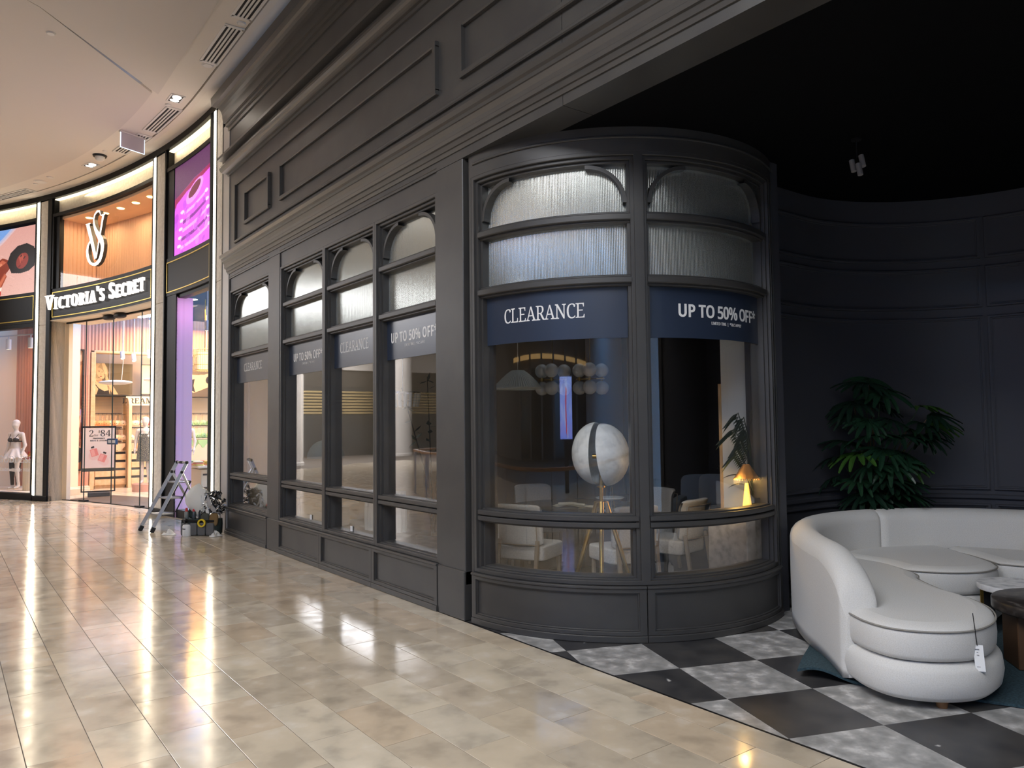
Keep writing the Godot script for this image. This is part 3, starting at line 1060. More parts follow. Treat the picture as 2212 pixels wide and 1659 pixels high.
func front() -> void:
	var w := thing("wall_front", "dark grey panelled storefront wall with pilasters, frieze and cornices", "wall", Vector3.ZERO, 0.0, "", "structure")
	var Q := q_front
	var part := func(mb: MB, called: String, m: Material = M.paint) -> void: obj(mb, called, m, w)
	var mb := MB.new()
	# upper wall, one piece behind frieze and cornices; a seam cuts it over the alcove
	for x in [[-12.22, -4.106], [-4.1, 3.2]]:
		mb = MB.new()
		mb.span(Vector3(x[0], 4.0, -0.3), Vector3(x[1], 6.98, 0.0))
		part.call(mb, "frieze_board")
	mb = MB.new()
	mb.span(Vector3(-12.22, 0, -0.3), Vector3(-12.17, 4.0, 0.0), 0.004)
	part.call(mb, "end_stile")
	for x in [[-10.355, -9.93], [-5.885, -5.45]]:
		mb = MB.new()
		mb.span(Vector3(x[0], 0.3, -0.3), Vector3(x[1], 4.0, 0.0), 0.006)
		mb.span(Vector3(x[0], 0, -0.3), Vector3(x[1], 0.418, 0.014), 0.006)
		part.call(mb, "pilaster")
	for x in [[-12.17, -10.355], [-9.93, -5.885]]:
		mb = MB.new()
		mb.span(Vector3(x[0], 3.81, -0.3), Vector3(x[1], 4.028, -0.016))
		mb.span(Vector3(x[0], 4.024, -0.2), Vector3(x[1], 4.036, 0.006), 0.004)
		part.call(mb, "head_board")
	for x in [[-12.25, -10.357], [-9.928, -8.545], [-8.543, -7.185], [-7.183, -5.887]]:
		mb = MB.new()
		plinth([mb], Q, x[0], x[1])
		part.call(mb, "plinth_panel")
	# frieze mouldings
	for x in [[-11.37, -10.30, 4.70, 5.21], [-9.89, -5.83, 4.70, 5.205], [-5.44, -1.38, 4.70, 5.205], [-0.98, 2.6, 4.70, 5.205]]:
		mb = MB.new()
		ring_bars(mb, Q, x[0], x[1], x[2], x[3], 0.052, -0.01, 0.042, 0.01)
		part.call(mb, "panel_moulding")
	mb = MB.new()
	ring_bars(mb, Q, -11.86, 3.1, 4.51, 5.45, 0.04, -0.01, 0.034, 0.01)
	part.call(mb, "border_moulding")
	# cornices, returned at the left end
	var mitre := func(m: MB, prof: Array) -> void:
		var a := [Vector3(-12.22, 0, -0.3), Vector3(-1, 0, 0)]
		var c := [Vector3(-12.22, 0, 0), Vector3(-1, 0, 1)]
		m.sweep([a, c], prof, false)
		m.sweep([c, [Vector3(3.2, 0, 0), Vector3(0, 0, 1)]], prof)
	var low := [Vector2(-0.01, 4.075), Vector2(0.012, 4.08), Vector2(0.018, 4.115), Vector2(0.03, 4.12), Vector2(0.034, 4.165), Vector2(0.05, 4.172), Vector2(0.056, 4.205), Vector2(0.052, 4.21), Vector2(0.058, 4.245), Vector2(0.078, 4.285), Vector2(0.088, 4.29), Vector2(0.09, 4.32), Vector2(0.112, 4.335), Vector2(0.112, 4.385), Vector2(0.02, 4.425), Vector2(-0.01, 4.43)]
	mb = MB.new()
	mitre.call(mb, low)
	part.call(mb, "lower_cornice")
	var up := [Vector2(-0.01, 5.66), Vector2(0.02, 5.665), Vector2(0.024, 5.70), Vector2(0.05, 5.705)]
	for k in 9:
		var a := -PI * 0.42 + PI * 0.92 * k / 8
		up.append(Vector2(0.055 + 0.068 * cos(a), 5.79 + 0.078 * sin(a)))
	up.append_array([Vector2(0.05, 5.88), Vector2(0.055, 5.915), Vector2(0.15, 5.925), Vector2(0.15, 5.965), Vector2(0.0, 6.0), Vector2(-0.01, 6.0)])
	mb = MB.new()
	mitre.call(mb, up)
	part.call(mb, "middle_cornice")
	var crown := [Vector2(-0.01, 6.40), Vector2(0.02, 6.405), Vector2(0.025, 6.47), Vector2(0.05, 6.475), Vector2(0.052, 6.53), Vector2(0.08, 6.535)]
	for k in 7:
		var a := PI / 2 * k / 6
		crown.append(Vector2(0.20 - 0.11 * cos(a), 6.62 + 0.2 * sin(a)))
	crown.append_array([Vector2(0.225, 6.825), Vector2(0.235, 6.96), Vector2(-0.01, 6.96)])
	mb = MB.new()
	mitre.call(mb, crown)
	part.call(mb, "crown_cornice")
	# windows
	var wl := ["narrow shop window left of the slim pilaster", "shop window just right of the slim pilaster", "middle shop window of the three between the pilasters", "shop window left of the wide pilaster by the turret"]
	var xs := [[-12.17, -10.355], [-9.93, -8.482], [-8.478, -7.152], [-7.148, -5.885]]
	for k in 4:
		shop_window(Q, xs[k][0], xs[k][1], wl[k])
	banner(Q, -12.09, -10.44, "CLEARANCE", -11.34, 0.82, "navy banner reading CLEARANCE in the narrow leftmost dark window")
	banner(Q, -9.85, -8.56, "UP TO 50% OFF*", -9.22, 0.95, "navy banner UP TO 50% OFF right of the slim pilaster")
	banner(Q, -8.40, -7.23, "CLEARANCE", -7.86, 0.745, "navy banner CLEARANCE in the middle one of three flat windows")
	banner(Q, -7.07, -5.96, "UP TO 50% OFF*", -6.515, 0.93, "navy banner UP TO 50% OFF left of the wide pilaster")
	# two white sensor tags low on the glass
	for k in 2:
		var x := [-9.10, -7.93][k] as float
		var tg := MB.new()
		tg.span(Vector3(x - 0.028, [0.50, 0.475][k], -0.112), Vector3(x + 0.028, [0.56, 0.54][k], -0.104), 0.004)
		tag(obj(tg, "glass_tag", M.white_ink), ["small white square tag low on the window right of the slim pilaster", "small white square tag low on the middle flat window"][k], "tag", "white tags on the window glass")

func turret() -> void:
	var w := thing("wall_turret", "dark grey rounded corner turret of the storefront", "wall", Vector3(TX, 0, TZ), 0.0, "", "structure")
	var loc := w.position
	var Q := q_tur
	var part := func(mb: MB, called: String, m: Material = M.paint) -> void:
		mb.shift(-loc)
		obj(mb, called, m, w)
	var deg := func(a: float) -> float: return deg_to_rad(a) * TR
	var m0: float = deg.call(55.9)
	var e: float = deg.call(111.5)
	for t in [[0.01, m0 - 0.002], [m0 + 0.002, e]]:
		var mb := MB.new()
		plinth([mb], Q, t[0], t[1])
		part.call(mb, "plinth_panel")
	var mb := MB.new()
	strip(mb, Q, 0.01, deg.call(122.0), -0.22, -0.004, 3.805, 4.0)
	strip(mb, Q, 0.05, deg.call(122.0), -0.1, 0.012, 3.905, 3.925, 0.005)
	part.call(mb, "head_band")
	mb = MB.new()
	strip(mb, Q, -0.02, 0.012, -0.25, -0.004, 0.0, 4.0)
	part.call(mb, "left_stile")
	mb = MB.new()
	for k in 3:
		strip(mb, Q, e + 0.002 + 0.05 * k, e + 0.04 + 0.05 * k, -0.25, [0.0, -0.025, 0.0][k], 0.0, 3.81)
	strip(mb, Q, e, e + 0.19, -0.25, -0.05, 0.0, 3.81)
	part.call(mb, "right_jamb")
	shop_window(Q, 0.012, m0, "left curved window of the rounded turret")
	shop_window(Q, m0, e, "right curved window of the rounded turret")
	banner(Q, 0.10, m0 - 0.09, "CLEARANCE", deg.call(25.6), 0.79, "navy banner CLEARANCE on the turret's left curved window")
	banner(Q, m0 + 0.09, e - 0.09, "UP TO 50% OFF*", deg.call(87.0), 1.04, "navy banner UP TO 50% OFF on the turret's right curved window")

func alcove() -> void:
	var w := thing("wall_alcove", "dark curved panelled wall behind the cream sofa", "wall", Vector3.ZERO, 0.0, "", "structure")
	var Q := q_alc
	var end := 1.15 + AR * PI / 2 + 5.6
	var seam := 1.15 + AR * 1.18
	var part := func(mb: MB, called: String, m: Material = M.wall_paint) -> void: obj(mb, called, m, w)
	var mb := MB.new()
	mb.sweep(frames(Q, 0.0, end, 0.08), rect(-0.12, 0.0, 0.0, 4.1))
	part.call(mb, "wall_face")
	# jog between turret and wall
	mb = MB.new()
	mb.span(Vector3(-4.50, 0, -2.42), Vector3(-3.94, 4.1, -2.27))
	part.call(mb, "return_wall")
	for t in [[0.55, seam - 0.02], [seam + 0.02, seam + 2.6], [seam + 2.64, end - 0.2]]:
		for y in [[0.12, 0.80], [0.94, 2.73], [2.82, 3.25], [3.33, 3.76]]:
			mb = MB.new()
			ring_bars(mb, Q, t[0], t[1], y[0], y[1], 0.026, -0.01, 0.03, 0.006)
			ring_bars(mb, Q, t[0] + 0.022, t[1] - 0.022, y[0] + 0.022, y[1] - 0.022, 0.018, -0.01, 0.013, 0.004)
			part.call(mb, "panel_moulding")
	mb = MB.new()
	strip(mb, Q, 0.3, end, -0.01, 0.03, 0.845, 0.895, 0.01)
	part.call(mb, "dado_rail")
	mb = MB.new()
	strip(mb, Q, 0.0, end, -0.01, 0.022, 0.0, 0.1, 0.006)
	part.call(mb, "skirting")
	mb = MB.new()
	strip(mb, Q, 0.48, 0.53, -0.01, 0.05, 0.0, 3.9, 0.01)
	part.call(mb, "corner_post")
	w = thing("wall_alcove_side", "dark side wall closing the sofa alcove on the right", "wall", Vector3(3.0, 0, -2.6), 0.0, "", "structure")
	mb = MB.new()
	mb.span(Vector3(-0.1, 0, -2.7), Vector3(0.1, 4.1, 2.3))
	obj(mb, "wall_face", M.wall_paint, w)
	mb = MB.new()
	mb.span(Vector3(-0.3, 0, 2.3), Vector3(0.2, 4.1, 2.6), 0.006)
	obj(mb, "pilaster", M.paint, w)
	var c := MB.new()
	c.span(Vector3(-5.6, 4.0, -9.2), Vector3(3.2, 4.25, -0.29))
	tag(obj(c, "ceiling", M.black_soffit), "black ceiling over the sofa alcove", "ceiling", "", "structure")
	# the little track light hanging from the black ceiling
	var tl := thing("track_light", "cluster of small grey spotlights hanging from the black ceiling", "spotlight", Vector3(-3.19, 4.0, -2.42))
	mb = MB.new()
	mb.tube([Vector3.ZERO, Vector3(0, -0.16, 0)], 0.008, 8)
	mb.tube([Vector3(0, 0, 0), Vector3(0, -0.015, 0)], 0.04, 14)
	obj(mb, "stem", M.black_metal, tl)
	for k in 3:
		var o := [Vector3(-0.035, -0.22, 0.0), Vector3(0.03, -0.19, -0.03), Vector3(0.03, -0.27, 0.02)][k] as Vector3
		mb = MB.new()
		mb.tube([o + Vector3(-0.01, 0.05, 0), o + Vector3(0.012, -0.05, 0.01)], 0.022, 12)
		obj(mb, "spot_head", mat(rgb8(140, 138, 140), 0.5), tl)

# ---- a smooth body from tapered bones [from, to, radius, radius, flatten z], by surface nets
func body(bones: Array, cell: float, k := 0.03) -> MB:
	var lo := Vector3(1e9, 1e9, 1e9)
	var hi := -lo
	for b in bones:
		var r := maxf(b[2], b[3]) + cell * 3.0
		lo = lo.min(b[0] - Vector3.ONE * r).min(b[1] - Vector3.ONE * r)
		hi = hi.max(b[0] + Vector3.ONE * r).max(b[1] + Vector3.ONE * r)
	var nx := int((hi.x - lo.x) / cell) + 2
	var ny := int((hi.y - lo.y) / cell) + 2
	var nz := int((hi.z - lo.z) / cell) + 2
	var f := PackedFloat32Array()
	f.resize(nx * ny * nz)
	f.fill(0.2)
	for b in bones:
		var p: Vector3 = b[0]
		var q: Vector3 = b[1]
		var fz: float = b[4] if b.size() > 4 else 1.0
		var r := maxf(b[2], b[3]) + k + cell * 2.0
		var l := ((p.min(q) - Vector3.ONE * r - lo) / cell).floor()
		var h := ((p.max(q) + Vector3.ONE * r - lo) / cell).ceil()
		var pq := q - p
		pq.z /= fz
		var ll := maxf(pq.length_squared(), 1e-9)
		for x in range(maxi(int(l.x), 0), mini(int(h.x), nx - 1) + 1):
			for y in range(maxi(int(l.y), 0), mini(int(h.y), ny - 1) + 1):
				for z in range(maxi(int(l.z), 0), mini(int(h.z), nz - 1) + 1):
					var w := lo + Vector3(x, y, z) * cell - p
					w.z /= fz
					var t := clampf(w.dot(pq) / ll, 0.0, 1.0)
					var d: float = (w - pq * t).length() - lerpf(b[2], b[3], t)
					var i := (x * ny + y) * nz + z
					var o := f[i]
					var e := maxf(k - absf(o - d), 0.0) / k
					f[i] = minf(o, d) - e * e * k * 0.25
	var vid := {}
	var vs := PackedVector3Array()
	var sx := ny * nz
	for x in nx - 1:
		for y in ny - 1:
			for z in nz - 1:
				var i := x * sx + y * nz + z
				var s := 0
				for c in [0, 1, nz, nz + 1, sx, sx + 1, sx + nz, sx + nz + 1]:
					if f[i + c] < 0.0: s += 1
				if s == 0 or s == 8:
					continue
				var sum := Vector3.ZERO
				var cnt := 0
				for e in [[0, 4], [1, 5], [2, 6], [3, 7], [0, 2], [1, 3], [4, 6], [5, 7], [0, 1], [2, 3], [4, 5], [6, 7]]:
					var a := Vector3((e[0] >> 2) & 1, (e[0] >> 1) & 1, e[0] & 1)
					var b := Vector3((e[1] >> 2) & 1, (e[1] >> 1) & 1, e[1] & 1)
					var fa := f[i + int(a.x) * sx + int(a.y) * nz + int(a.z)]
					var fb := f[i + int(b.x) * sx + int(b.y) * nz + int(b.z)]
					if (fa < 0.0) != (fb < 0.0):
						sum += a.lerp(b, fa / (fa - fb))
						cnt += 1
				vid[i] = vs.size()
				vs.append(lo + (Vector3(x, y, z) + sum / cnt) * cell)
	var grad := func(p: Vector3) -> Vector3:
		var g := ((p - lo) / cell).round()
		var x := clampi(int(g.x), 1, nx - 2)
		var y := clampi(int(g.y), 1, ny - 2)
		var z := clampi(int(g.z), 1, nz - 2)
		var i := x * sx + y * nz + z
		return Vector3(f[i + sx] - f[i - sx], f[i + nz] - f[i - nz], f[i + 1] - f[i - 1]).normalized()
	var ns := PackedVector3Array()
	for p in vs:
		ns.append(grad.call(p))
	var mb := MB.new()
	for i in vid:
		for ax in 3:
			var d: int = [sx, nz, 1][ax]
			var d1: int = [nz, 1, sx][ax]
			var d2: int = [1, sx, nz][ax]
			if i + d >= f.size() or (f[i] < 0.0) == (f[i + d] < 0.0):
				continue
			if not (vid.has(i - d1) and vid.has(i - d2) and vid.has(i - d1 - d2)):
				continue
			var q := [vid[i], vid[i - d1], vid[i - d1 - d2], vid[i - d2]]
			mb.tri(vs[q[0]], vs[q[1]], vs[q[2]], ns[q[0]], ns[q[1]], ns[q[2]])
			mb.tri(vs[q[0]], vs[q[2]], vs[q[3]], ns[q[0]], ns[q[2]], ns[q[3]])
	return mb

# ---- prints: shapes filled into a picture, for posters and screens
func poly(im: Image, pts: Array, c: Color, soft := 0.0) -> void:
	var w := im.get_width()
	var h := im.get_height()
	var p := PackedVector2Array()
	var lo := Vector2(1e9, 1e9)
	var hi := -lo
	for q in pts:
		var v := Vector2(q[0] * w, q[1] * h)
		p.append(v)
		lo = lo.min(v); hi = hi.max(v)
	for y in range(maxi(int(lo.y), 0), mini(int(hi.y) + 1, h)):
		for x in range(maxi(int(lo.x), 0), mini(int(hi.x) + 1, w)):
			if Geometry2D.is_point_in_polygon(Vector2(x + 0.5, y + 0.5), p):
				im.set_pixel(x, y, im.get_pixel(x, y).lerp(c, 1.0 - soft))

func oval(cx: float, cy: float, rx: float, ry: float, rot := 0.0) -> Array:
	var out := []
	for k in 20:
		var v := Vector2(cos(TAU * k / 20) * rx, sin(TAU * k / 20) * ry).rotated(rot)
		out.append([cx + v.x, cy + v.y])
	return out

func picture(w: int, h: int, top: Color, bottom: Color) -> Image:
	var im := Image.create(w, h, false, Image.FORMAT_RGB8)
	for y in h:
		im.fill_rect(Rect2i(0, y, w, 1), top.lerp(bottom, float(y) / h))
	return im

func grain(im: Image, a: float) -> Image:
	for y in im.get_height():
		for x in im.get_width():
			var c := im.get_pixel(x, y)
			var k := rng.randf_range(-a, a)
			im.set_pixel(x, y, Color(clampf(c.r + k, 0, 1), clampf(c.g + k, 0, 1), clampf(c.b + k, 0, 1)))
	return im

func print_mat(im: Image, emit := 0.0) -> StandardMaterial3D:
	var t := ImageTexture.create_from_image(im)
	var m := mat(Color.WHITE, 0.45)
	m.albedo_texture = t
	if emit > 0.0:
		m.albedo_color = Color(0.1, 0.1, 0.1)
		m.emission_enabled = true
		m.emission = Color.WHITE
		m.emission_operator = BaseMaterial3D.EMISSION_OP_MULTIPLY
		m.emission_texture = t
		m.emission_energy_multiplier = emit
	return m

# curved screen or board along the arc with picture coordinates
func arc_board(mb: MB, s_left: float, s_right: float, d: float, y0: float, y1: float) -> void:
	mb.grid(func(a, b): return vp(lerpf(s_left, s_right, a), d, lerpf(y0, y1, b)), 8, 1)

func lingerie_front() -> void:
	var w := thing("wall_shopfront", "curved black shopfront with lit white pillars and header light boxes", "wall", vp(5.0, 0.0, 0.0), 0.0, "", "structure")
	var loc := w.position
	var Q := q_vs
	var part := func(mb: MB, called: String, m: Material) -> MeshInstance3D:
		mb.shift(-loc)
		return obj(mb, called, m, w)
	var black := mat(rgb8(22, 23, 24), 0.45, 0.0, {"metallic_specular": 0.3})
	var stone := tri_mat(noise_tex(0.02, 4, [rgb8(214, 206, 192), rgb8(232, 226, 214)], [0.2, 0.8], 41), 1.0, 0.6)
	M.tube = glow(Color(1.0, 0.95, 0.86), 5.5)
	# pillars: black body, white stone face, light tube
	for p in [[8.07, 8.67, 8.235, 8.53], [3.045, 3.635, 3.10, 3.50], [0.10, 0.765, 0.16, 0.49]]:
		var mb := MB.new()
		strip(mb, Q, -p[1], -p[0], -0.34, -0.03, 0.0, 7.0)
		strip(mb, Q, -p[1], -p[1] + 0.03, -0.34, 0.03, 0.0, 7.0, 0.003)
		strip(mb, Q, -p[0] - (0.15 if p[0] > 8 else 0.045), -p[0], -0.34, 0.015, 0.0, 7.0, 0.003)
		strip(mb, Q, -p[1], -p[0], -0.1, 0.02, 0.0, 0.12, 0.004)
		strip(mb, Q, -p[3] - 0.012, -p[3] + 0.012, -0.2, 0.012, 0.12, 7.0)
		part.call(mb, "pillar_body", black)
		for y in [[0.122, 4.06], [4.066, 6.98]]:
			mb = MB.new()
			strip(mb, Q, -p[3], -p[2], -0.03, 0.0, y[0], y[1], 0.004)
			part.call(mb, "pillar_face", stone)
		mb = MB.new()
		strip(mb, Q, -p[3] - 0.08, -p[3] - 0.02, -0.03, 0.03, 0.125, 6.98, 0.015)
		part.call(mb, "light_tube", M.tube)
		for y in [1.7, 3.5, 5.3]:
			area("tube_light", vp(p[3] + 0.03, -0.06, y) - loc, vout(p[3]), Vector2(0.06, 1.8), 9.0, Color(1.0, 0.93, 0.8), w)
	var mb := MB.new()
	strip(mb, Q, -0.11, 0.22, -0.34, 0.012, 0.0, 6.55, 0.004)
	part.call(mb, "end_strip", mat(rgb8(176, 174, 172), 0.4, 0.3))
	mb = MB.new()
	strip(mb, Q, -0.10, 0.22, -0.34, 0.0, 6.55, 7.1)
	strip(mb, Q, -11.6, -0.10, -0.4, 0.02, 7.0, 7.12)
	part.call(mb, "top_rail", black)
	# bays: header light box, upper opening, sign band
	var bays := [[8.67, 11.6], [3.635, 8.07], [0.765, 3.045]]
	for k in 3:
		var a: float = -bays[k][1]
		var b: float = -bays[k][0]
		mb = MB.new()
		strip(mb, Q, a, b, -0.2, -0.13, 6.62, 7.0)
		part.call(mb, "header_panel", stone)
		mb = MB.new()
		strip(mb, Q, a + 0.03, b - 0.03, -0.12, -0.03, 6.965, 6.985)
		part.call(mb, "header_light", glow(Color(1.0, 0.94, 0.8), 1.6))
		mb = MB.new()
		strip(mb, Q, a, b, -0.25, 0.0, 6.56, 6.64, 0.006)
		strip(mb, Q, a, a + 0.05, -0.25, -0.02, 6.6, 7.0)
		strip(mb, Q, b - 0.04, b, -0.25, -0.02, 6.6, 7.0)
		part.call(mb, "header_frame", black)
		mb = MB.new()
		strip(mb, Q, a, b, -0.25, -0.01, 4.15, 4.88, 0.006)
		part.call(mb, "sign_board", black)
		mb = MB.new()
		ring_bars(mb, Q, a + 0.06, b - 0.08, 4.21, 4.80, 0.022, -0.03, 0.002, 0.003)
		part.call(mb, "gold_trim", M.gold_trim)
	for k in 3:
		var a: float = -bays[k][0]
		area("header_glow", vp(bays[k][0] + [1.4, 2.2, 1.1][k], -0.02, 6.93) - loc, Vector3(0, -1, 0) - vout(bays[k][0]) * 0.9, Vector2([2.6, 4.2, 2.1][k], 0.05), 2.6, Color(1.0, 0.9, 0.72), w)
	# black jambs of the bays
	mb = MB.new()
	strip(mb, Q, -8.07, -8.0, -0.14, 0.0, 4.88, 6.58)
	strip(mb, Q, -8.05, -7.83, -0.14, -0.04, 4.88, 6.58)
	strip(mb, Q, -3.70, -3.635, -0.5, 0.0, 4.88, 6.58)
	strip(mb, Q, -3.045, -2.72, -0.3, -0.02, 4.88, 6.58)
	strip(mb, Q, -3.045, -2.56, -0.05, -0.02, 0.0, 4.15)
	strip(mb, Q, -0.84, -0.765, -0.3, 0.0, 0.0, 6.58)
	strip(mb, Q, -8.74, -8.67, -0.3, 0.0, 0.0, 6.58)
	strip(mb, Q, -2.6, -0.80, -0.2, -0.06, 0.0, 0.15)
	strip(mb, Q, -11.6, -8.7, -0.2, 0.01, 0.0, 0.15)
	strip(mb, Q, -2.6, -0.80, -0.2, -0.06, 4.08, 4.16)
	strip(mb, Q, -11.6, -8.7, -0.2, -0.02, 4.06, 4.16)
	part.call(mb, "bay_frame", black)
	# entrance: beige soffit and reveals behind the sign band
	mb = MB.new()
	strip(mb, Q, -8.07, -3.635, -0.9, -0.0, 4.135, 4.155)
	part.call(mb, "entrance_soffit", M.warm_white)
	mb = MB.new()
	strip(mb, Q, -8.3, -8.07, -0.42, -0.03, 0.0, 4.14)
	strip(mb, Q, -8.3, -7.93, -0.45, -0.36, 0.0, 4.14)
	strip(mb, Q, -3.66, -3.6, -0.42, -0.03, 0.0, 4.14)
	part.call(mb, "reveal", M.warm_white)
	# glass doors
	var d := thing("door", "tall frameless glass entrance doors of the lit shop", "door", vp(6.1, 0.35, 0.0), 0.0, "", "structure")
	for g in [[7.93, 7.23], [7.21, 6.115], [6.095, 4.90], [4.88, 4.40]]:
		mb = MB.new()
		sheet(mb, Q, -g[0], -g[1], -0.35, 0.02, 4.135)
		sheet(mb, Q, -g[0], -g[1], -0.362, 0.02, 4.135)
		mb.shift(-d.position)
		obj(mb, "glass_leaf", M.shop_glass, d)
		mb = MB.new()
		strip(mb, Q, -g[1] - 0.006, -g[1] + 0.012, -0.364, -0.348, 0.02, 4.13)
		mb.shift(-d.position)
		obj(mb, "glass_edge", mat(rgb8(30, 48, 42), 0.2), d)
	mb = MB.new()
	strip(mb, Q, -8.0, -4.3, -0.38, -0.33, 4.10, 4.14)
	strip(mb, Q, -8.05, -4.3, -0.38, -0.33, 0.0, 0.018)
	for s in [7.22, 4.89]:
		strip(mb, Q, -s - 0.12, -s + 0.12, -0.40, -0.30, 0.0, 0.04, 0.005)
	mb.shift(-d.position)
	obj(mb, "door_track", black, d)
	mb = MB.new()
	strip(mb, Q, -6.26, -5.92, -0.385, -0.33, 1.30, 1.43, 0.01)
	mb.shift(-d.position)
	obj(mb, "lock_box", mat(rgb8(70, 90, 118), 0.3, 0.5), d)
	mb = MB.new()
	for s in [6.15, 5.98]:
		strip(mb, Q, -s - 0.06, -s + 0.06, -0.33, -0.325, 1.335, 1.395)
	mb.shift(-d.position)
	obj(mb, "lock_plate", M.white_metal, d)
	for k in 2:
		var s := [6.08, 5.62][k] as float
		mb = MB.new()
		mb.cushion(vp(s, 0.24, 4.08), Vector3(0.34, 0.12, 0.2), vbasis(s), 0.7)
		tag(obj(mb, "door_sensor", M.black_metal), ["left of two black door sensors under the entrance soffit", "right of two black door sensors under the entrance soffit"][k], "sensor", "door sensors over the entrance")
	var sw := MB.new()
	strip(sw, Q, -8.19, -8.12, -0.03, -0.02, 1.30, 1.42, 0.004)
	# upper display box of the entrance bay with fluted lining
	var box := thing("window_display", "peach fluted display box above the shop entrance", "window", vp(5.9, 0.2, 4.88), 0.0, "", "structure")
	var bl := box.position
	var peach := mat(rgb8(226, 186, 158), 0.45)
	M.peach = peach
	mb = MB.new()
	mb.grid(func(a, b):
		var n := 48
		var ph := fposmod(a * n, 1.0) - 0.5
		return vp(lerpf(7.95, 3.3, a), 0.95 - 0.03 * (1.0 - 4.0 * ph * ph), lerpf(4.8, 6.6, b)), 48 * 5, 1)
	mb.grid(func(a, b):
		var n := 9
		var ph := fposmod(a * n, 1.0) - 0.5
		var p := vp(7.86, lerpf(0.1, 0.95, a), lerpf(4.8, 6.6, b))
		return p + Vector3.UP.cross(vout(7.86)) * 0.03 * (1.0 - 4.0 * ph * ph), 9 * 5, 1)
	mb.shift(-bl)
	obj(mb, "fluted_lining", peach, box)
	mb = MB.new()
	strip(mb, Q, -8.0, -3.3, -1.1, -0.1, 6.5, 6.58)
	mb.shift(-bl)
	obj(mb, "display_ceiling", mat(rgb8(236, 200, 164), 0.6), box)
	mb = MB.new()
	strip(mb, Q, -8.0, -3.3, -1.1, -0.1, 4.78, 4.86)
	strip(mb, Q, -3.6, -3.3, -1.1, -0.1, 4.78, 6.6)
	strip(mb, Q, -8.1, -7.9, -1.1, -0.1, 4.78, 6.6)
	mb.shift(-bl)
	obj(mb, "display_floor", peach, box)
	for s in [7.2, 6.55, 5.9, 5.25, 4.6, 4.0]:
		mb = MB.new()
		mb.lathe([Vector2(0, -0.012), Vector2(0.07, -0.01), Vector2(0.08, 0.0)], 18, vp(s, 0.36, 6.5) - bl)
		obj(mb, "downlight", glow(Color(1.0, 0.85, 0.55), 6.0), box)
	area("display_light", vp(5.8, 0.35, 6.47) - bl, Vector3(0, -1, 0), Vector2(0.5, 0.3), 9.0, Color(1.0, 0.86, 0.66), box)
	area("display_light", vp(7.1, 0.35, 6.47) - bl, Vector3(0, -1, 0), Vector2(0.5, 0.3), 8.0, Color(1.0, 0.86, 0.66), box)
	area("display_light", vp(4.4, 0.35, 6.47) - bl, Vector3(0, -1, 0), Vector2(0.5, 0.3), 8.0, Color(1.0, 0.86, 0.66), box)
	for g in [[7.8, 7.11], [7.10, 6.05], [6.04, 4.84], [4.83, 3.7]]:
		mb = MB.new()
		sheet(mb, Q, -g[0], -g[1], -0.06, 4.87, 6.57)
		mb.shift(-bl)
		obj(mb, "pane", M.shop_glass, box)
	# screens
	var im := picture(128, 160, rgb8(120, 60, 110), rgb8(216, 120, 240))
	poly(im, [[0, 0], [1, 0], [1, 0.2], [0.5, 0.24], [0, 0.36]], rgb8(96, 50, 92))
	poly(im, [[0, 0.36], [0.5, 0.25], [1, 0.2], [1, 0.26], [0.5, 0.36], [0, 0.46]], rgb8(160, 30, 90))
	poly(im, [[0.05, 0.42], [0.3, 0.34], [0.7, 0.28], [1, 0.24], [1, 1], [0, 1], [0, 0.5]], rgb8(228, 92, 240))
	poly(im, oval(0.52, 0.38, 0.24, 0.09, -0.3), rgb8(250, 150, 250))
	poly(im, oval(0.52, 0.36, 0.17, 0.055, -0.3), rgb8(110, 20, 60))
	for k in 5:
		var y := 0.52 + 0.09 * k
		poly(im, [[0.24 - 0.02 * k, y + 0.03], [0.5, y], [0.8 + 0.02 * k, y - 0.06], [0.8 + 0.02 * k, y - 0.03], [0.5, y + 0.035], [0.24 - 0.02 * k, y + 0.065]], rgb8(140, 40, 150) if k % 2 else rgb8(250, 170, 252))
		for sx in [0.2 - 0.02 * k, 0.84 + 0.02 * k]:
			poly(im, oval(sx, y + (0.02 if sx < 0.5 else -0.06), 0.05, 0.02), rgb8(250, 210, 255))
	for k in 26:
		var x := rng.randf()
		var y := rng.randf_range(0.45, 1.0)
		poly(im, oval(x, y, rng.randf_range(0.01, 0.05), rng.randf_range(0.01, 0.07), rng.randf() * 3.0), [rgb8(180, 50, 200), rgb8(250, 160, 255), rgb8(200, 70, 230)][k % 3], 0.45)
	mb = MB.new()
	arc_board(mb, 2.70, 0.82, 0.03, 4.86, 6.57)
	tag(obj(mb, "screen", print_mat(grain(im, 0.02), 1.0)), "tall magenta screen showing a glossy pink top", "screen")
	im = picture(240, 192, rgb8(208, 152, 142), rgb8(222, 172, 158))
	poly(im, [[0, 0], [0.62, 0], [0.45, 0.14], [0.2, 0.32], [0, 0.46]], rgb8(112, 152, 210))
	poly(im, [[0, 0.40], [0.2, 0.28], [0.42, 0.12], [0.56, 0.0], [0.66, 0.0], [0.45, 0.18], [0.2, 0.36], [0, 0.52]], rgb8(206, 186, 196), 0.3)
	for k in 40:
		poly(im, oval(rng.randf(), rng.randf_range(0.35, 1.0), rng.randf_range(0.01, 0.06), 0.006, 0.4), rgb8(196, 138, 128) if k % 2 else rgb8(234, 190, 176), 0.6)
	var tan1 := rgb8(128, 50, 34)
	var tan2 := rgb8(196, 100, 72)
	poly(im, [[0, 0.80], [0.12, 0.62], [0.28, 0.50], [0.42, 0.42], [0.52, 0.46], [0.56, 0.58], [0.50, 0.64], [0.42, 0.74], [0.32, 0.86], [0.2, 0.96], [0.06, 1.0], [0, 1.0]], tan1)
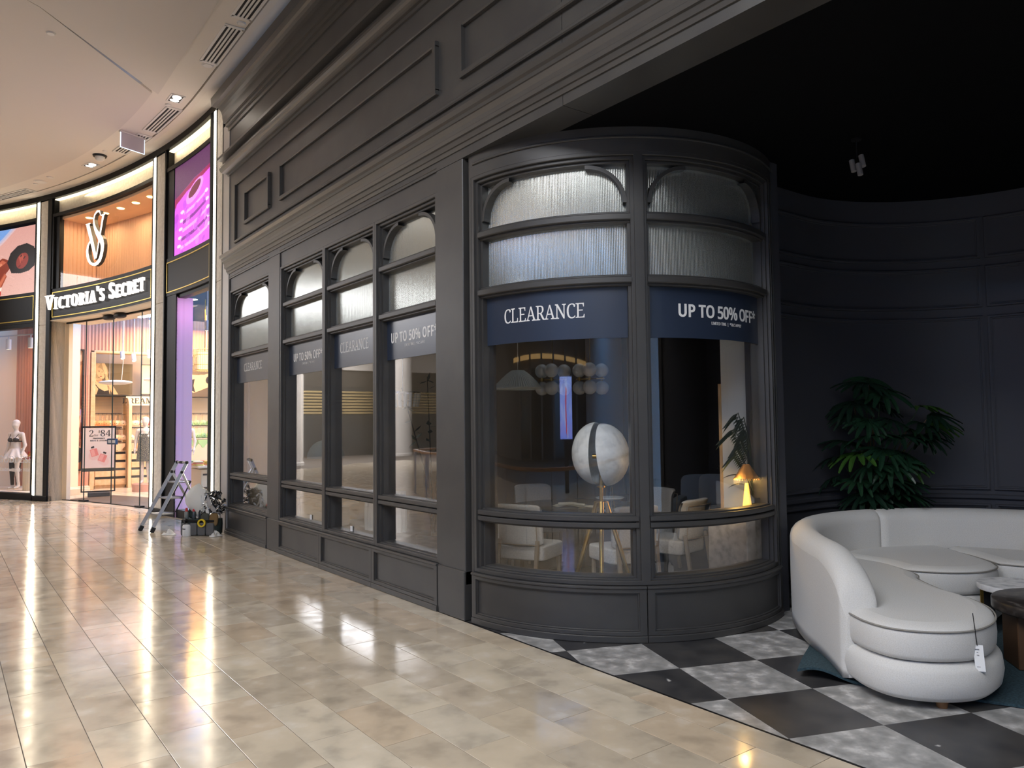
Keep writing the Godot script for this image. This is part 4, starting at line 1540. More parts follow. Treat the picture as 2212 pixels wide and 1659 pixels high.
	poly(im, [[0.06, 0.72], [0.26, 0.54], [0.42, 0.45], [0.49, 0.49], [0.34, 0.57], [0.14, 0.76]], tan2, 0.15)
	poly(im, [[0.12, 0.70], [0.28, 0.56], [0.40, 0.49], [0.42, 0.52], [0.28, 0.62]], rgb8(232, 152, 118), 0.35)
	poly(im, [[0.46, 0.64], [0.50, 0.70], [0.40, 0.88], [0.26, 1.0], [0.16, 1.0], [0.32, 0.84]], rgb8(158, 70, 48))
	poly(im, [[0.47, 0.66], [0.485, 0.69], [0.38, 0.87], [0.25, 0.98], [0.23, 0.97]], rgb8(214, 120, 88), 0.3)
	var dk := rgb8(24, 18, 20)
	poly(im, [[0.50, 0.50], [0.56, 0.36], [0.68, 0.27], [0.84, 0.25], [0.97, 0.32], [1.0, 0.46], [0.98, 0.60], [0.88, 0.66], [0.74, 0.68], [0.58, 0.66]], dk)
	for k in 14:
		poly(im, oval(0.58 + 0.03 * k, 0.30 + 0.012 * absf(k - 7.0), 0.03, 0.03), dk)
	poly(im, oval(0.765, 0.50, 0.10, 0.125, 0.6), rgb8(140, 52, 42))
	poly(im, [[0.70, 0.44], [0.77, 0.40], [0.80, 0.46], [0.73, 0.54]], rgb8(190, 88, 68), 0.35)
	poly(im, oval(0.80, 0.455, 0.026, 0.010, -0.75), rgb8(40, 16, 16), 0.1)
	poly(im, oval(0.745, 0.425, 0.022, 0.009, -0.75), rgb8(40, 16, 16), 0.1)
	poly(im, [[0.755, 0.47], [0.765, 0.53], [0.745, 0.53]], rgb8(96, 30, 26), 0.3)
	poly(im, oval(0.715, 0.575, 0.026, 0.013, -0.6), rgb8(104, 28, 30), 0.1)
	poly(im, oval(0.40, 0.88, 0.014, 0.03, 0.2), rgb8(240, 226, 210))
	poly(im, oval(0.385, 0.95, 0.02, 0.04, 0.2), rgb8(190, 44, 34))
	mb = MB.new()
	arc_board(mb, 10.95, 8.76, 0.03, 4.86, 6.5)
	tag(obj(mb, "screen", print_mat(grain(im, 0.02), 1.0)), "wide screen at the left edge, dark-haired figure lying on pink sand", "screen")
	# lettering on the sign band
	var sg := thing("shop_sign", "white lit lettering VICTORIA'S SECRET on the black band over the entrance", "sign", vp(6.03, -0.03, 4.38))
	var sl := sg.position
	M.lit_white = glow(Color(1.0, 0.98, 0.96), 0.95)
	var place := func(x: float) -> Transform3D:
		var s := 6.03 - x
		return Transform3D(vbasis(s), vp(s, -0.05, 4.385) - sl)
	letters(sg, "Victoria's Secret", serif, 0.335, 1.0, 0.05, M.lit_white, func(x): return place.call(x), 0.04, 0.80)
	var total := 0.0
	# fit the whole line to the band's width
	var xs := []
	for c in sg.get_children():
		xs.append(c)
	var first: Vector3 = xs[0].position
	var last: Vector3 = xs[-1].position
	total = first.distance_to(last)
	for c in xs:
		c.queue_free()
		sg.remove_child(c)
	letters(sg, "Victoria's Secret", serif, 0.335, 4.02 / total, 0.05, M.lit_white, func(x): return place.call(x), 0.04, 0.80)
	# halo-lit monogram in front of the upper glass
	monogram(thing("monogram_sign", "large white monogram of interlaced letters in front of the peach display box", "sign", vp(6.07, -0.06, 5.77)), vbasis(6.07), 1.18, 0.82, mat(rgb8(74, 70, 66), 0.5), glow(Color(1, 0.99, 0.97), 0.95), 0.075)
	# words on the left window's glass
	var wd := thing("window_lettering", "white serif word GODDESS on the left window glass", "lettering", vp(9.5, -0.01, 0.8))
	var t := 9.45
	var pl := func(x: float) -> Transform3D: return Transform3D(vbasis(t - x), vp(t - x, 0.075, 0.86) - wd.position)
	letters(wd, "GODDESS", serif, 0.16, 1.25, 0.002, M.white_ink, pl)
	var pl2 := func(x: float) -> Transform3D: return Transform3D(vbasis(t - x), vp(t - x, 0.075, 0.66) - wd.position)
	letters(wd, "Embracing the Wild", serif, 0.075, 1.15, 0.002, M.white_ink, pl2, 0.0, 1.0, "small_letter")
	for g in [[11.6, 8.7, "left_display_window"], [2.58, 0.82, "right_display_window"]]:
		var pn := thing("window_pane", "clear glass of the display window at the left edge" if g[0] > 5 else "clear glass of the narrow display window below the magenta screen", "window", vp((g[0] + g[1]) * 0.5, 0.09, 0.15), 0.0, "", "structure")
		mb = MB.new()
		sheet(mb, Q, -g[0], -g[1], -0.09, 0.15, 4.1)
		sheet(mb, Q, -g[0], -g[1], -0.10, 0.15, 4.1)
		mb.shift(-pn.position)
		obj(mb, "pane", M.shop_glass, pn)

# strokes as polygons of changing width
func stroke(pts: Array, ws: Array) -> PackedVector2Array:
	var n := 24
	var c := Curve2D.new()
	for i in pts.size():
		var a: Vector2 = pts[maxi(i - 1, 0)]
		var b: Vector2 = pts[mini(i + 1, pts.size() - 1)]
		var tg := (b - a) * 0.18
		c.add_point(pts[i], -tg, tg)
	var L := c.get_baked_length()
	var left := PackedVector2Array()
	var right := PackedVector2Array()
	for i in n + 1:
		var f := float(i) / n
		var p := c.sample_baked(L * f, true)
		var q := c.sample_baked(minf(L * f + 0.01, L), true) - c.sample_baked(maxf(L * f - 0.01, 0.0), true)
		var nn := Vector2(-q.y, q.x).normalized()
		var g := f * (ws.size() - 1)
		var w := lerpf(ws[int(g)], ws[mini(int(g) + 1, ws.size() - 1)], g - int(g)) * 0.5
		left.append(p + nn * w)
		right.append(p - nn * w)
	right.reverse()
	left.append_array(right)
	return left

func monogram(o: Node3D, b: Basis, h: float, w: float, side: Material, face: Material, depth: float) -> void:
	var V := func(x, y): return Vector2((x - 0.5) * w, (y - 0.5) * h)
	var st := []
	# S whose lower bowl closes into an oval
	st.append(stroke([V.call(0.78, 0.90), V.call(0.74, 0.965), V.call(0.62, 0.99), V.call(0.46, 0.93), V.call(0.42, 0.80), V.call(0.52, 0.66), V.call(0.70, 0.52), V.call(0.87, 0.40), V.call(0.90, 0.26), V.call(0.78, 0.08), V.call(0.52, 0.01), V.call(0.24, 0.08), V.call(0.10, 0.26), V.call(0.16, 0.42), V.call(0.34, 0.49)], [0.02, 0.05, 0.04, 0.06, 0.10, 0.14, 0.14, 0.12, 0.11, 0.08, 0.05, 0.08, 0.1, 0.06, 0.02]))
	# V
	st.append(stroke([V.call(0.10, 0.80), V.call(0.36, 0.42), V.call(0.56, 0.12)], [0.12, 0.115, 0.10]))
	st.append(stroke([V.call(0.92, 0.88), V.call(0.76, 0.52), V.call(0.58, 0.12)], [0.07, 0.05, 0.03]))
	st.append(stroke([V.call(0.0, 0.805), V.call(0.12, 0.80), V.call(0.24, 0.805)], [0.02, 0.03, 0.02]))
	st.append(stroke([V.call(0.80, 0.885), V.call(0.92, 0.885), V.call(1.0, 0.885)], [0.02, 0.03, 0.02]))
	for k in st.size():
		var mb := MB.new()
		mb.prism(st[k], -depth * 0.5, depth * 0.5, b)
		var q: PackedVector2Array = st[k]
		obj(mb, "letter_side", side, o)
		mb = MB.new()
		mb.prism(q, depth * 0.5 - 0.004, depth * 0.5 + 0.004 + 0.0006 * k, b)
		obj(mb, "letter_face", face, o)

func fluted(mb: MB, a: Vector3, b: Vector3, y0: float, y1: float, pitch: float, out: Vector3) -> void:
	var n := int(round(a.distance_to(b) / pitch))
	mb.grid(func(s, t):
		var ph := fposmod(s * n, 1.0) - 0.5
		return a.lerp(b, s) + Vector3.UP * lerpf(y0, y1, t) + out * pitch * 0.32 * (1.0 - 4.0 * ph * ph), n * 5, 1)

func board(p: Vector3, w: float, h: float, m: Material, called: String, parent: Node3D) -> void:
	# flat print facing +x, centre p
	var mb := MB.new()
	mb.quad(p + Vector3(0, -h * 0.5, w * 0.5), p + Vector3(0, -h * 0.5, -w * 0.5), p + Vector3(0, h * 0.5, -w * 0.5), p + Vector3(0, h * 0.5, w * 0.5), Vector3.RIGHT)
	mb.span(p + Vector3(-0.02, -h * 0.5, -w * 0.5), p + Vector3(-0.004, h * 0.5, w * 0.5))
	obj(mb, called, m, parent)

func lingerie_room() -> void:
	var flatb := Basis(Vector3(1, 0, 0), Vector3(0, 0, 1), Vector3(0, 1, 0))
	var f := thing("floor", "warm cream floor inside the lit lingerie shop", "floor", Vector3(-20, 0, -3), 0.0, "", "structure")
	var mk := func(d: float) -> PackedVector2Array:
		var p := PackedVector2Array()
		for i in 31:
			var q := vp(11.6 * i / 30.0, d, 0)
			p.append(Vector2(q.x + 20, q.z + 3))
		p.append_array(PackedVector2Array([Vector2(-7, 6.6), Vector2(-7, -6), Vector2(7.4, -6), Vector2(7.6, 2.6)]))
		return p
	var mb := MB.new()
	mb.prism(mk.call(0.02), -0.05, 0.003, flatb)
	obj(mb, "floor_slab", tri_mat(noise_tex(0.01, 4, [rgb8(196, 180, 150), rgb8(220, 206, 178)], [0.2, 0.8], 51), 0.6, 0.22), f)
	mb = MB.new()
	for s in [[8.07, 3.63]]:
		mb.sweep(frames(q_vs, -s[0], -s[1]), rect(-1.6, 0.003, -0.37, 0.008))
	mb.shift(-f.position)
	obj(mb, "entrance_mat", mat(rgb8(86, 70, 52), 0.9), f)
	var c := thing("ceiling", "warm white ceiling inside the lit lingerie shop", "ceiling", Vector3(-20, 4.75, -3), 0.0, "", "structure")
	mb = MB.new()
	mb.prism(mk.call(0.5), 0.0, 0.02, flatb)
	obj(mb, "ceiling_slab", M.warm_white, c)
	mb = MB.new()
	mb.prism(mk.call(1.15), 0.02, 2.6, flatb)
	obj(mb, "bulkhead", M.store_wall, c)
	var w := thing("wall_back", "oak and cream back wall of the lingerie shop with fluted pink header", "wall", Vector3(-24.2, 0, -2), 0.0, "", "structure")
	var wl := w.position
	var part := func(m: MB, called: String, mm: Material) -> void:
		m.shift(-wl)
		obj(m, called, mm, w)
	mb = MB.new()
	mb.span(Vector3(-27.2, 0, -9.2), Vector3(-24.2, 4.8, 3.6))
	part.call(mb, "wall_face", M.warm_white)
	mb = MB.new()
	mb.span(Vector3(-12.75, 0, -9.2), Vector3(-12.45, 7.2, -0.32))
	mb.span(Vector3(-27.2, 0, -9.4), Vector3(-12.45, 7.2, -9.1))
	part.call(mb, "side_wall", M.warm_white)
	var rose := mat(rgb8(206, 152, 128), 0.55)
	M.rose = rose
	mb = MB.new()
	fluted(mb, Vector3(-23.2, 0, 1.6), Vector3(-23.2, 0, -8.0), 3.76, 4.75, 0.085, Vector3.RIGHT)
	mb.span(Vector3(-23.6, 3.76, -8), Vector3(-23.21, 4.75, 1.6))
	part.call(mb, "fluted_header", rose)
	mb = MB.new()
	mb.span(Vector3(-23.5, 3.70, -8), Vector3(-23.14, 3.77, 0.33), 0.01)
	mb.span(Vector3(-23.5, 0, 0.29), Vector3(-23.12, 3.72, 0.40), 0.01)
	part.call(mb, "oak_lintel", M.oak)
	mb = MB.new()
	fluted(mb, Vector3(-22.95, 0, 1.3), Vector3(-23.15, 0, 0.42), 0.12, 4.7, 0.085, Vector3(0.97, 0, -0.2))
	mb.span(Vector3(-23.6, 0, 0.4), Vector3(-23.18, 4.7, 1.3))
	part.call(mb, "fluted_panel", rose)
	mb = MB.new()
	mb.span(Vector3(-23.2, 0, 0.42), Vector3(-22.85, 0.12, 1.3), 0.006)
	part.call(mb, "skirting", M.warm_white)
	# bright shelf run: dividers with arched tops, header boards
	mb = MB.new()
	var ap := PackedVector2Array([Vector2(0, 0), Vector2(0.85, 0), Vector2(0.85, 2.2)])
	for k in 9:
		var a := PI / 2 * k / 8
		ap.append(Vector2(0.55 + 0.3 * cos(a), 2.2 + 0.3 * sin(a)))
	ap.append(Vector2(0, 2.5))
	mb.prism(ap, -0.62, -0.545, Basis(), Vector3(-23.98, 0, 0), true)
	part.call(mb, "arched_divider", mat(rgb8(226, 196, 152), 0.6))
	mb = MB.new()
	mb.span(Vector3(-24.2, 2.54, -8.0), Vector3(-23.55, 2.57, 0.29))
	part.call(mb, "black_rail", M.black_metal)
	# posters above the shelves
	var im := picture(264, 176, rgb8(104, 94, 72), rgb8(88, 78, 60))
	var skin := rgb8(226, 190, 146)
	var shade := rgb8(176, 136, 98)
	var hair := rgb8(226, 198, 150)
	# hair behind, shoulders, neck, raised arm, face, hair in front
	poly(im, [[0.0, 0.10], [0.08, 0.0], [0.30, 0.0], [0.38, 0.12], [0.42, 0.30], [0.39, 0.44], [0.34, 0.34], [0.12, 0.52], [0.10, 0.70], [0.02, 0.66], [0.0, 0.5]], hair.darkened(0.2))
	poly(im, [[0.10, 0.5], [0.26, 0.48], [0.28, 0.62], [0.40, 0.70], [0.46, 0.80], [0.46, 1.0], [0.0, 1.0], [0.0, 0.74], [0.12, 0.64]], skin)
	poly(im, [[0.12, 0.54], [0.26, 0.50], [0.275, 0.60], [0.18, 0.64]], shade, 0.3)
	poly(im, [[0.34, 0.36], [0.375, 0.33], [0.41, 0.48], [0.53, 0.72], [0.66, 1.0], [0.54, 1.0], [0.42, 0.78], [0.35, 0.56]], skin.darkened(0.06))
	poly(im, [[0.36, 0.50], [0.42, 0.72], [0.56, 1.0], [0.535, 1.0], [0.40, 0.76]], shade, 0.35)
	poly(im, oval(0.225, 0.32, 0.085, 0.19, -0.35), skin)
	poly(im, [[0.15, 0.36], [0.19, 0.48], [0.26, 0.52], [0.29, 0.46], [0.25, 0.50], [0.19, 0.44]], shade, 0.45)
	poly(im, oval(0.195, 0.275, 0.022, 0.012, -0.15), rgb8(96, 72, 52), 0.2)
	poly(im, oval(0.265, 0.285, 0.017, 0.011, -0.1), rgb8(96, 72, 52), 0.2)
	poly(im, oval(0.19, 0.24, 0.028, 0.007, -0.25), rgb8(140, 106, 76), 0.3)
	poly(im, [[0.236, 0.28], [0.246, 0.36], [0.228, 0.37]], shade, 0.4)
	poly(im, oval(0.238, 0.425, 0.030, 0.016, -0.1), rgb8(160, 96, 76), 0.1)
	for k in 9:
		var x := 0.05 + 0.035 * k
		poly(im, [[x + 0.05, 0.0], [x + 0.075, 0.0], [x * 0.62 + 0.03, 0.22], [x * 0.42, 0.5], [x * 0.42 - 0.02, 0.5], [x * 0.6, 0.22]] if k < 4 else [[0.2 + 0.012 * k, 0.0], [0.23 + 0.012 * k, 0.0], [0.30 + 0.014 * k - 0.04, 0.14], [0.33 + 0.01 * k - 0.02, 0.36], [0.315 + 0.01 * k - 0.02, 0.36], [0.275 + 0.012 * k - 0.04, 0.16]], hair.lightened(0.08 * (k % 3)), 0.15)
	poly(im, [[0.14, 1.0], [0.19, 0.80], [0.33, 0.90], [0.43, 0.86], [0.455, 1.0]], rgb8(38, 32, 28))
	poly(im, [[0.085, 0.66], [0.10, 0.65], [0.205, 0.82], [0.19, 0.84]], rgb8(38, 32, 28))
	poly(im, [[0.40, 0.72], [0.415, 0.73], [0.43, 0.88], [0.42, 0.88]], rgb8(38, 32, 28))
	var po := thing("poster", "sepia wall poster, blonde figure with a hand to her face, above the shelves", "poster", Vector3(-23.9, 2.6, -0.23))
	board(Vector3(0, 0.44, 0), 1.06, 0.88, print_mat(grain(im, 0.02)), "print", po)
	var im2 := picture(132, 88, rgb8(96, 84, 66), rgb8(86, 74, 58))
	poly(im2, [[0.0, 0.34], [0.1, 0.2], [0.3, 0.22], [0.6, 0.2], [1.0, 0.05], [1.0, 0.62], [0.7, 0.66], [0.45, 0.78], [0.25, 0.86], [0.05, 0.8]], rgb8(220, 176, 132))
	poly(im2, [[0.0, 0.62], [0.1, 0.42], [0.28, 0.36], [0.24, 0.6], [0.3, 0.84], [0.2, 0.8]], rgb8(36, 30, 28))
	poly(im2, oval(0.78, 0.38, 0.13, 0.16, 0.4), rgb8(36, 30, 28))
	poly(im2, oval(0.86, 0.66, 0.11, 0.1, 0.2), rgb8(40, 33, 30))
	po = thing("poster", "sepia wall poster of a reclining torso in black swimwear, behind the drum lamp", "poster", Vector3(-23.3, 2.55, -2.5))
	board(Vector3(0, 0.40, 0), 0.85, 0.82, print_mat(grain(im2, 0.02)), "print", po)
	po = thing("poster", "pale framed poster right of the sepia portrait poster", "poster", Vector3(-23.6, 2.6, -1.35))
	board(Vector3(0, 0.43, 0), 0.86, 0.86, mat(rgb8(232, 208, 166), 0.6), "print", po)
	mb = MB.new()
	for q in [[-0.43, 0.0, -0.41, 0.86], [0.41, 0.0, 0.43, 0.86], [-0.43, 0.0, 0.43, 0.02], [-0.43, 0.84, 0.43, 0.86]]:
		mb.span(Vector3(-0.01, q[1], q[0]), Vector3(0.015, q[3], q[2]))
	obj(mb, "frame", M.black_metal, po)
	# framed shimmering print on the fluted panel
	var g := picture(64, 256, rgb8(150, 96, 48), rgb8(120, 50, 44))
	for k in 150:
		var x := rng.randf()
		var y := rng.randf()
		poly(g, oval(x, y, rng.randf_range(0.02, 0.16), rng.randf_range(0.008, 0.05), rng.randf() * 3.0), [rgb8(196, 132, 70), rgb8(90, 54, 40), rgb8(226, 190, 150), rgb8(120, 66, 44), rgb8(170, 160, 226)][k % 5 if y > 0.25 and y < 0.75 else k % 4], 0.3)
	po = thing("framed_print", "tall black framed shimmering bronze print on the fluted pink wall", "picture", Vector3(-23.02, 0.55, 0.84), 0.22)
	board(Vector3(0.03, 1.6, 0), 0.46, 3.2, print_mat(g), "print", po)
	mb = MB.new()
	for q in [[-0.26, 0.0, -0.22, 3.22], [0.22, 0.0, 0.26, 3.22], [-0.26, -0.02, 0.26, 0.02], [-0.26, 3.18, 0.26, 3.22]]:
		mb.span(Vector3(0.0, q[1], q[0]), Vector3(0.06, q[3], q[2]))
	obj(mb, "frame", M.black_metal, po)
	var mg := Node3D.new()
	mg.name = "monogram"
	po.add_child(mg)
	mg.position = Vector3(0.04, 0.42, -0.1)
	monogram_flat(mg)
	# drawer units
	for k in 2:
		var z0: float = [0.27, -0.63][k]
		var z1: float = [-0.54, -1.95][k]
		var u := thing("drawer_unit", ["pale oak drawer unit behind the poster stand", "pale oak drawer unit behind the mannequin in the floral slip"][k], "drawers", Vector3(-23.5, 0, (z0 + z1) * 0.5), 0.0, "oak drawer units under the shelves")
		var h := absf(z1 - z0) * 0.5
		mb = MB.new()
		mb.span(Vector3(-0.4, 0.08, -h), Vector3(0.17, 1.02, h), 0.006)
		mb.span(Vector3(-0.4, 0.0, -h + 0.03), Vector3(0.13, 0.08, h - 0.03))
		obj(mb, "body", M.oak, u)
		for r in 4:
			mb = MB.new()
			mb.span(Vector3(0.165, 0.1 + 0.225 * r, -h + 0.03), Vector3(0.2, 0.255 + 0.225 * r, h - 0.03), 0.004)
			var dr := obj(mb, "drawer", M.oak, u)
			mb = MB.new()
			mb.span(Vector3(0.165, 0.257 + 0.225 * r, -h + 0.03), Vector3(0.176, 0.322 + 0.225 * r, h - 0.03))
			obj(mb, "grip_slot", M.slot, dr)
	var sh := thing("sign_board", "cream shelf sign board reading DREAM", "sign", Vector3(-23.5, 2.28, -1.25))
	mb = MB.new()
	mb.span(Vector3(-0.03, 0, -0.78), Vector3(0.0, 0.26, 0.72), 0.004)
	obj(mb, "board", mat(rgb8(240, 222, 184), 0.6), sh)
	letters(sh, "DREAM", serif_bold, 0.15, 1.0, 0.004, M.black_metal, func(x): return Transform3D(Basis(Vector3.UP, PI / 2), Vector3(0.003, 0.06, 0.42 - x)))
	# rails and hanging garments
	var rails := [[2.06, 0.22, -0.42], [1.66, -0.2, -0.42], [1.28, -0.2, -0.42], [2.06, -0.66, -1.25], [1.66, -0.66, -1.2], [1.28, -0.66, -1.3], [2.05, -2.15, -2.85], [1.69, -2.15, -2.85], [1.34, -2.15, -2.85]]
	var rn := ["upper rail behind the poster stand", "middle rail behind the poster stand", "lower rail behind the poster stand", "upper rail under the DREAM board", "middle rail under the DREAM board", "lower rail under the DREAM board", "upper rail of the green range", "middle rail of the green range", "lower rail of the green range"]
	for k in rails.size():
		mb = MB.new()
		var x := -23.45 if k < 6 else -23.1
		mb.tube([Vector3(x, rails[k][0], rails[k][1]), Vector3(x, rails[k][0], rails[k][2])], 0.012, 8)
		for z in [rails[k][1], rails[k][2]]:
			mb.tube([Vector3(x, rails[k][0], z), Vector3(x - 0.5, rails[k][0], z)], 0.01, 6)
		tag(obj(mb, "garment_rail", M.black_metal), "black " + rn[k], "rail", "garment rails")
	var cols := [rgb8(226, 150, 96), rgb8(240, 196, 150), rgb8(244, 216, 178), rgb8(236, 170, 140), rgb8(206, 84, 84), rgb8(118, 160, 112), rgb8(138, 178, 126)]
	var mats := []
	for q in cols:
		mats.append(mat(q, 0.7))
	var protos := []
	protos.append(bra(mats[1]))
	var brief_p := brief(mats[2])
	var order := [[0, 0, 1, 0, 1, 2], [1, 2], [2, 2], [2, 2, 4, 4, 4], [2, 2, 1], [3, 0, 3, 0], [6, 6, 5, 6], [5, 6, 5, 6], [5, 6, 5]]
	var n := 0
	for k in rails.size():
		var low := k % 3 == 2
		for i in order[k].size():
			var o: Node3D = (brief_p if low else protos[0]).duplicate()
			o.name = numbered("hanging_brief" if low else "hanging_bra")
			add_child(o)
			var z := lerpf(rails[k][1], rails[k][2], (i + 0.5) / order[k].size())
			o.position = Vector3((-23.43 if k < 6 else -23.08) + 0.02 * (i % 2), rails[k][0] - 0.36, z)
			o.rotation.y = PI / 2 + rng.randf_range(-0.25, 0.25)
			for ch in o.get_children():
				if ch.name.begins_with("cup") or ch.name.begins_with("brief") or ch.name.begins_with("band"):
					ch.material_override = mats[order[k][i]]
			var cn: String = ["orange", "peach", "cream", "salmon", "red", "dark green", "pale green"][order[k][i]]
			tag(o, "%s %s, %s from the left on the %s" % [cn, "brief" if low else "bra", ["first", "second", "third", "fourth", "fifth", "sixth"][i], rn[k]], "underwear", "%s %ss on the %s" % [cn, "brief" if low else "bra", rn[k]])
			n += 1
	for q in protos + [brief_p]:
		q.free()
	# pendant ring lamps, drum lamp, track spots, ceiling downlights
	for k in 2:
		var p := thing("pendant_lamp", ["white oval ring pendant lamp before the sepia portrait poster", "white oval ring pendant lamp cut by the second lit pillar"][k], "lamp", [Vector3(-21.0, 2.76, 0.15), Vector3(-21.4, 2.88, -0.95)][k], 0.9, "white ring pendant lamps")
		mb = MB.new()
		mb.ball(Vector3(0, 0.03, 0), Vector3(0.42, 0.06, 0.2), 24, 10)
		obj(mb, "shade", mat(rgb8(236, 232, 220), 0.4), p)
		mb = MB.new()
		mb.tube([Vector3(0.15, 0.08, 0), Vector3(0.18, 0.5, 0), Vector3(0.2, 1.99, 0)], 0.008, 6)
		mb.tube([Vector3(-0.15, 0.08, 0), Vector3(-0.16, 1.99, 0)], 0.004, 6)
		obj(mb, "cord", M.white_metal, p)
	var dl := thing("drum_lamp", "glowing ribbed glass drum pendant in the narrow display window", "lamp", Vector3(-19, 3.0, -1.45))
	mb = MB.new()
	mb.lathe([Vector2(0.16, 0.06), Vector2(0.165, 0.46), Vector2(0.0, 0.46)], 24)
	obj(mb, "bulb_cylinder", glow(Color(1.0, 0.85, 0.55), 2.2), dl)
	mb = MB.new()
	for k in 40:
		var a := TAU * k / 40
		mb.tube([Vector3(0.26 * cos(a), 0.0, 0.26 * sin(a)), Vector3(0.26 * cos(a), 0.52, 0.26 * sin(a))], 0.007, 5)
	obj(mb, "glass_rods", mat(rgb8(240, 220, 180), 0.2), dl)
	mb = MB.new()
	for y in [0.01, 0.14, 0.38, 0.51]:
		mb.lathe([Vector2(0.262, y), Vector2(0.272, y + 0.008), Vector2(0.262, y + 0.016), Vector2(0.25, y + 0.008)], 32)
	mb.tube([Vector3(0, 0.46, 0), Vector3(0, 1.75, 0)], 0.008, 6)
	obj(mb, "hoops", M.brass, dl)
	for k in 7:
		var p := [Vector3(-21.9, 3.55, -0.15), Vector3(-21.9, 3.5, -0.42), Vector3(-21.7, 3.6, -0.75), Vector3(-22.0, 3.45, -0.9), Vector3(-16.2, 3.75, -0.75), Vector3(-15.6, 4.0, -1.0), Vector3(-20.0, 3.4, -1.75)][k] as Vector3
		var t := thing("track_spot", "white cylinder spotlight, " + ["leftmost of four under the oak lintel", "second of four under the oak lintel", "third of four under the oak lintel", "rightmost of four under the oak lintel", "large one at the top of the narrow display window", "cut by the right pillar in the narrow display window", "above the drum lamp"][k], "spotlight", p, 0.0, "white cylinder spotlights")
		var b := Basis(Vector3(0, 0, 1), 0.5 if k < 4 else 0.0)
		mb = MB.new()
		mb.lathe([Vector2(0, 0.11), Vector2(0.05, 0.11), Vector2(0.055, 0.10), Vector2(0.055, -0.10), Vector2(0.045, -0.10), Vector2(0.045, -0.07)], 16, Vector3.ZERO, b)
		mb.tube([Vector3(0, 0.08, 0), Vector3(0, 4.74 - p.y, 0)], 0.012, 6)
		obj(mb, "head", M.white_metal, t)
		mb = MB.new()
		mb.lathe([Vector2(0, -0.085), Vector2(0.045, -0.085)], 16, Vector3.ZERO, b)
		obj(mb, "bulb", glow(Color(1, 0.95, 0.85), 4.0), t)
	for k in 5:
		mb = MB.new()
		mb.lathe([Vector2(0, -0.008), Vector2(0.10, -0.008), Vector2(0.12, 0.0)], 20, [Vector3(-20.6, 4.75, 0.4), Vector3(-19.6, 4.75, 0.0), Vector3(-18.6, 4.75, -0.4), Vector3(-19.2, 4.75, -1.2), Vector3(-17.2, 4.75, -0.9)][k])
		tag(obj(mb, "ceiling_downlight", glow(Color(1.0, 0.95, 0.85), 5.0)), "round bright ceiling downlight, %s from the left behind the entrance glass" % ["first", "second", "third", "fourth", "fifth"][k], "downlight", "round downlights in the lingerie shop ceiling")
	# spots grazing the fluted header
	for z in [-0.25, -0.75]:
		area("header_spot", Vector3(-22.95, 3.72, z), Vector3(-0.25, 1, 0), Vector2(0.06, 0.06), 30.0, Color(1.0, 0.85, 0.6))
	# poster stand by the door
	var ps := thing("poster_stand", "black framed floor poster stand behind the glass door", "sign", Vector3(-20.85, 0.008, 0.52))
	ps.rotation.y = -0.15
	mb = MB.new()
	for q in [[-0.37, 0.1, -0.34, 1.70], [0.34, 0.1, 0.37, 1.70], [-0.37, 1.66, 0.37, 1.70], [-0.37, 0.60, 0.37, 0.68], [-0.37, 0.1, 0.37, 0.13]]:
		mb.span(Vector3(-0.02, q[1], q[0]), Vector3(0.02, q[3], q[2]), 0.004)
	obj(mb, "frame", M.black_metal, ps)
	mb = MB.new()
	mb.span(Vector3(-0.2, 0.0, -0.26), Vector3(0.2, 0.1, 0.22), 0.008)
	obj(mb, "base", mat(rgb8(60, 62, 62), 0.5), ps)
	var pi := picture(110, 150, rgb8(238, 222, 206), rgb8(240, 214, 200))
	for q in [[0.36, 0.62, -0.28], [0.62, 0.76, 0.38]]:
		poly(pi, oval(q[0] + 0.02, q[1] + 0.05, 0.2, 0.13, q[2]), rgb8(238, 196, 182), 0.3)
		for e in [[Vector2(-0.115, -0.13), Vector2(0.115, 0.12), rgb8(232, 140, 128)], [Vector2(-0.095, -0.11), Vector2(0.02, 0.1), rgb8(240, 170, 156)], [Vector2(-0.04, -0.17), Vector2(0.04, -0.13), rgb8(220, 190, 170)], [Vector2(-0.05, -0.22), Vector2(0.05, -0.165), rgb8(40, 36, 36)]]:
			var pts := []
			for v in [Vector2(e[0].x, e[0].y), Vector2(e[1].x, e[0].y), Vector2(e[1].x, e[1].y), Vector2(e[0].x, e[1].y)]:
				var r: Vector2 = v.rotated(q[2])
				pts.append([q[0] + r.x, q[1] + r.y * 0.74])
			poly(pi, pts, e[2])
	board(Vector3(0.012, 1.17, 0), 0.68, 0.97, print_mat(pi), "print", ps)
	var ft := func(y: float) -> Transform3D: return Transform3D(Basis(Vector3.UP, PI / 2), Vector3(0.0135, y, 0))
	var fx := func(y: float, z: float) -> Transform3D: return Transform3D(Basis(Vector3.UP, PI / 2), Vector3(0.0135, y, z))
	line(ps, "2", serif, 0.15, 1.0, 0.002, M.slot, fx.call(1.52, 0.16))
	line(ps, "for", serif, 0.045, 1.0, 0.002, M.slot, fx.call(1.475, 0.06))
	line(ps, "$", serif, 0.06, 1.0, 0.002, M.slot, fx.call(1.565, -0.005))
	line(ps, "84", serif, 0.15, 1.0, 0.002, M.slot, fx.call(1.52, -0.14))
	line(ps, "FRAGRANCE", sans_bold, 0.032, 1.0, 0.002, M.slot, ft.call(1.40))
	line(ps, "MISTS & LOTIONS", sans_bold, 0.032, 1.0, 0.002, M.slot, ft.call(1.345))
	# mannequins
	mannequin("bust_mannequin", Vector3(-22.9, 0.15, 2.08), "white mannequin in black bra and frilled white skirt, left window", 0)
	mannequin("slip_mannequin", Vector3(-21.65, 0.20, -0.68), "white mannequin in a black floral slip by the door", 1)
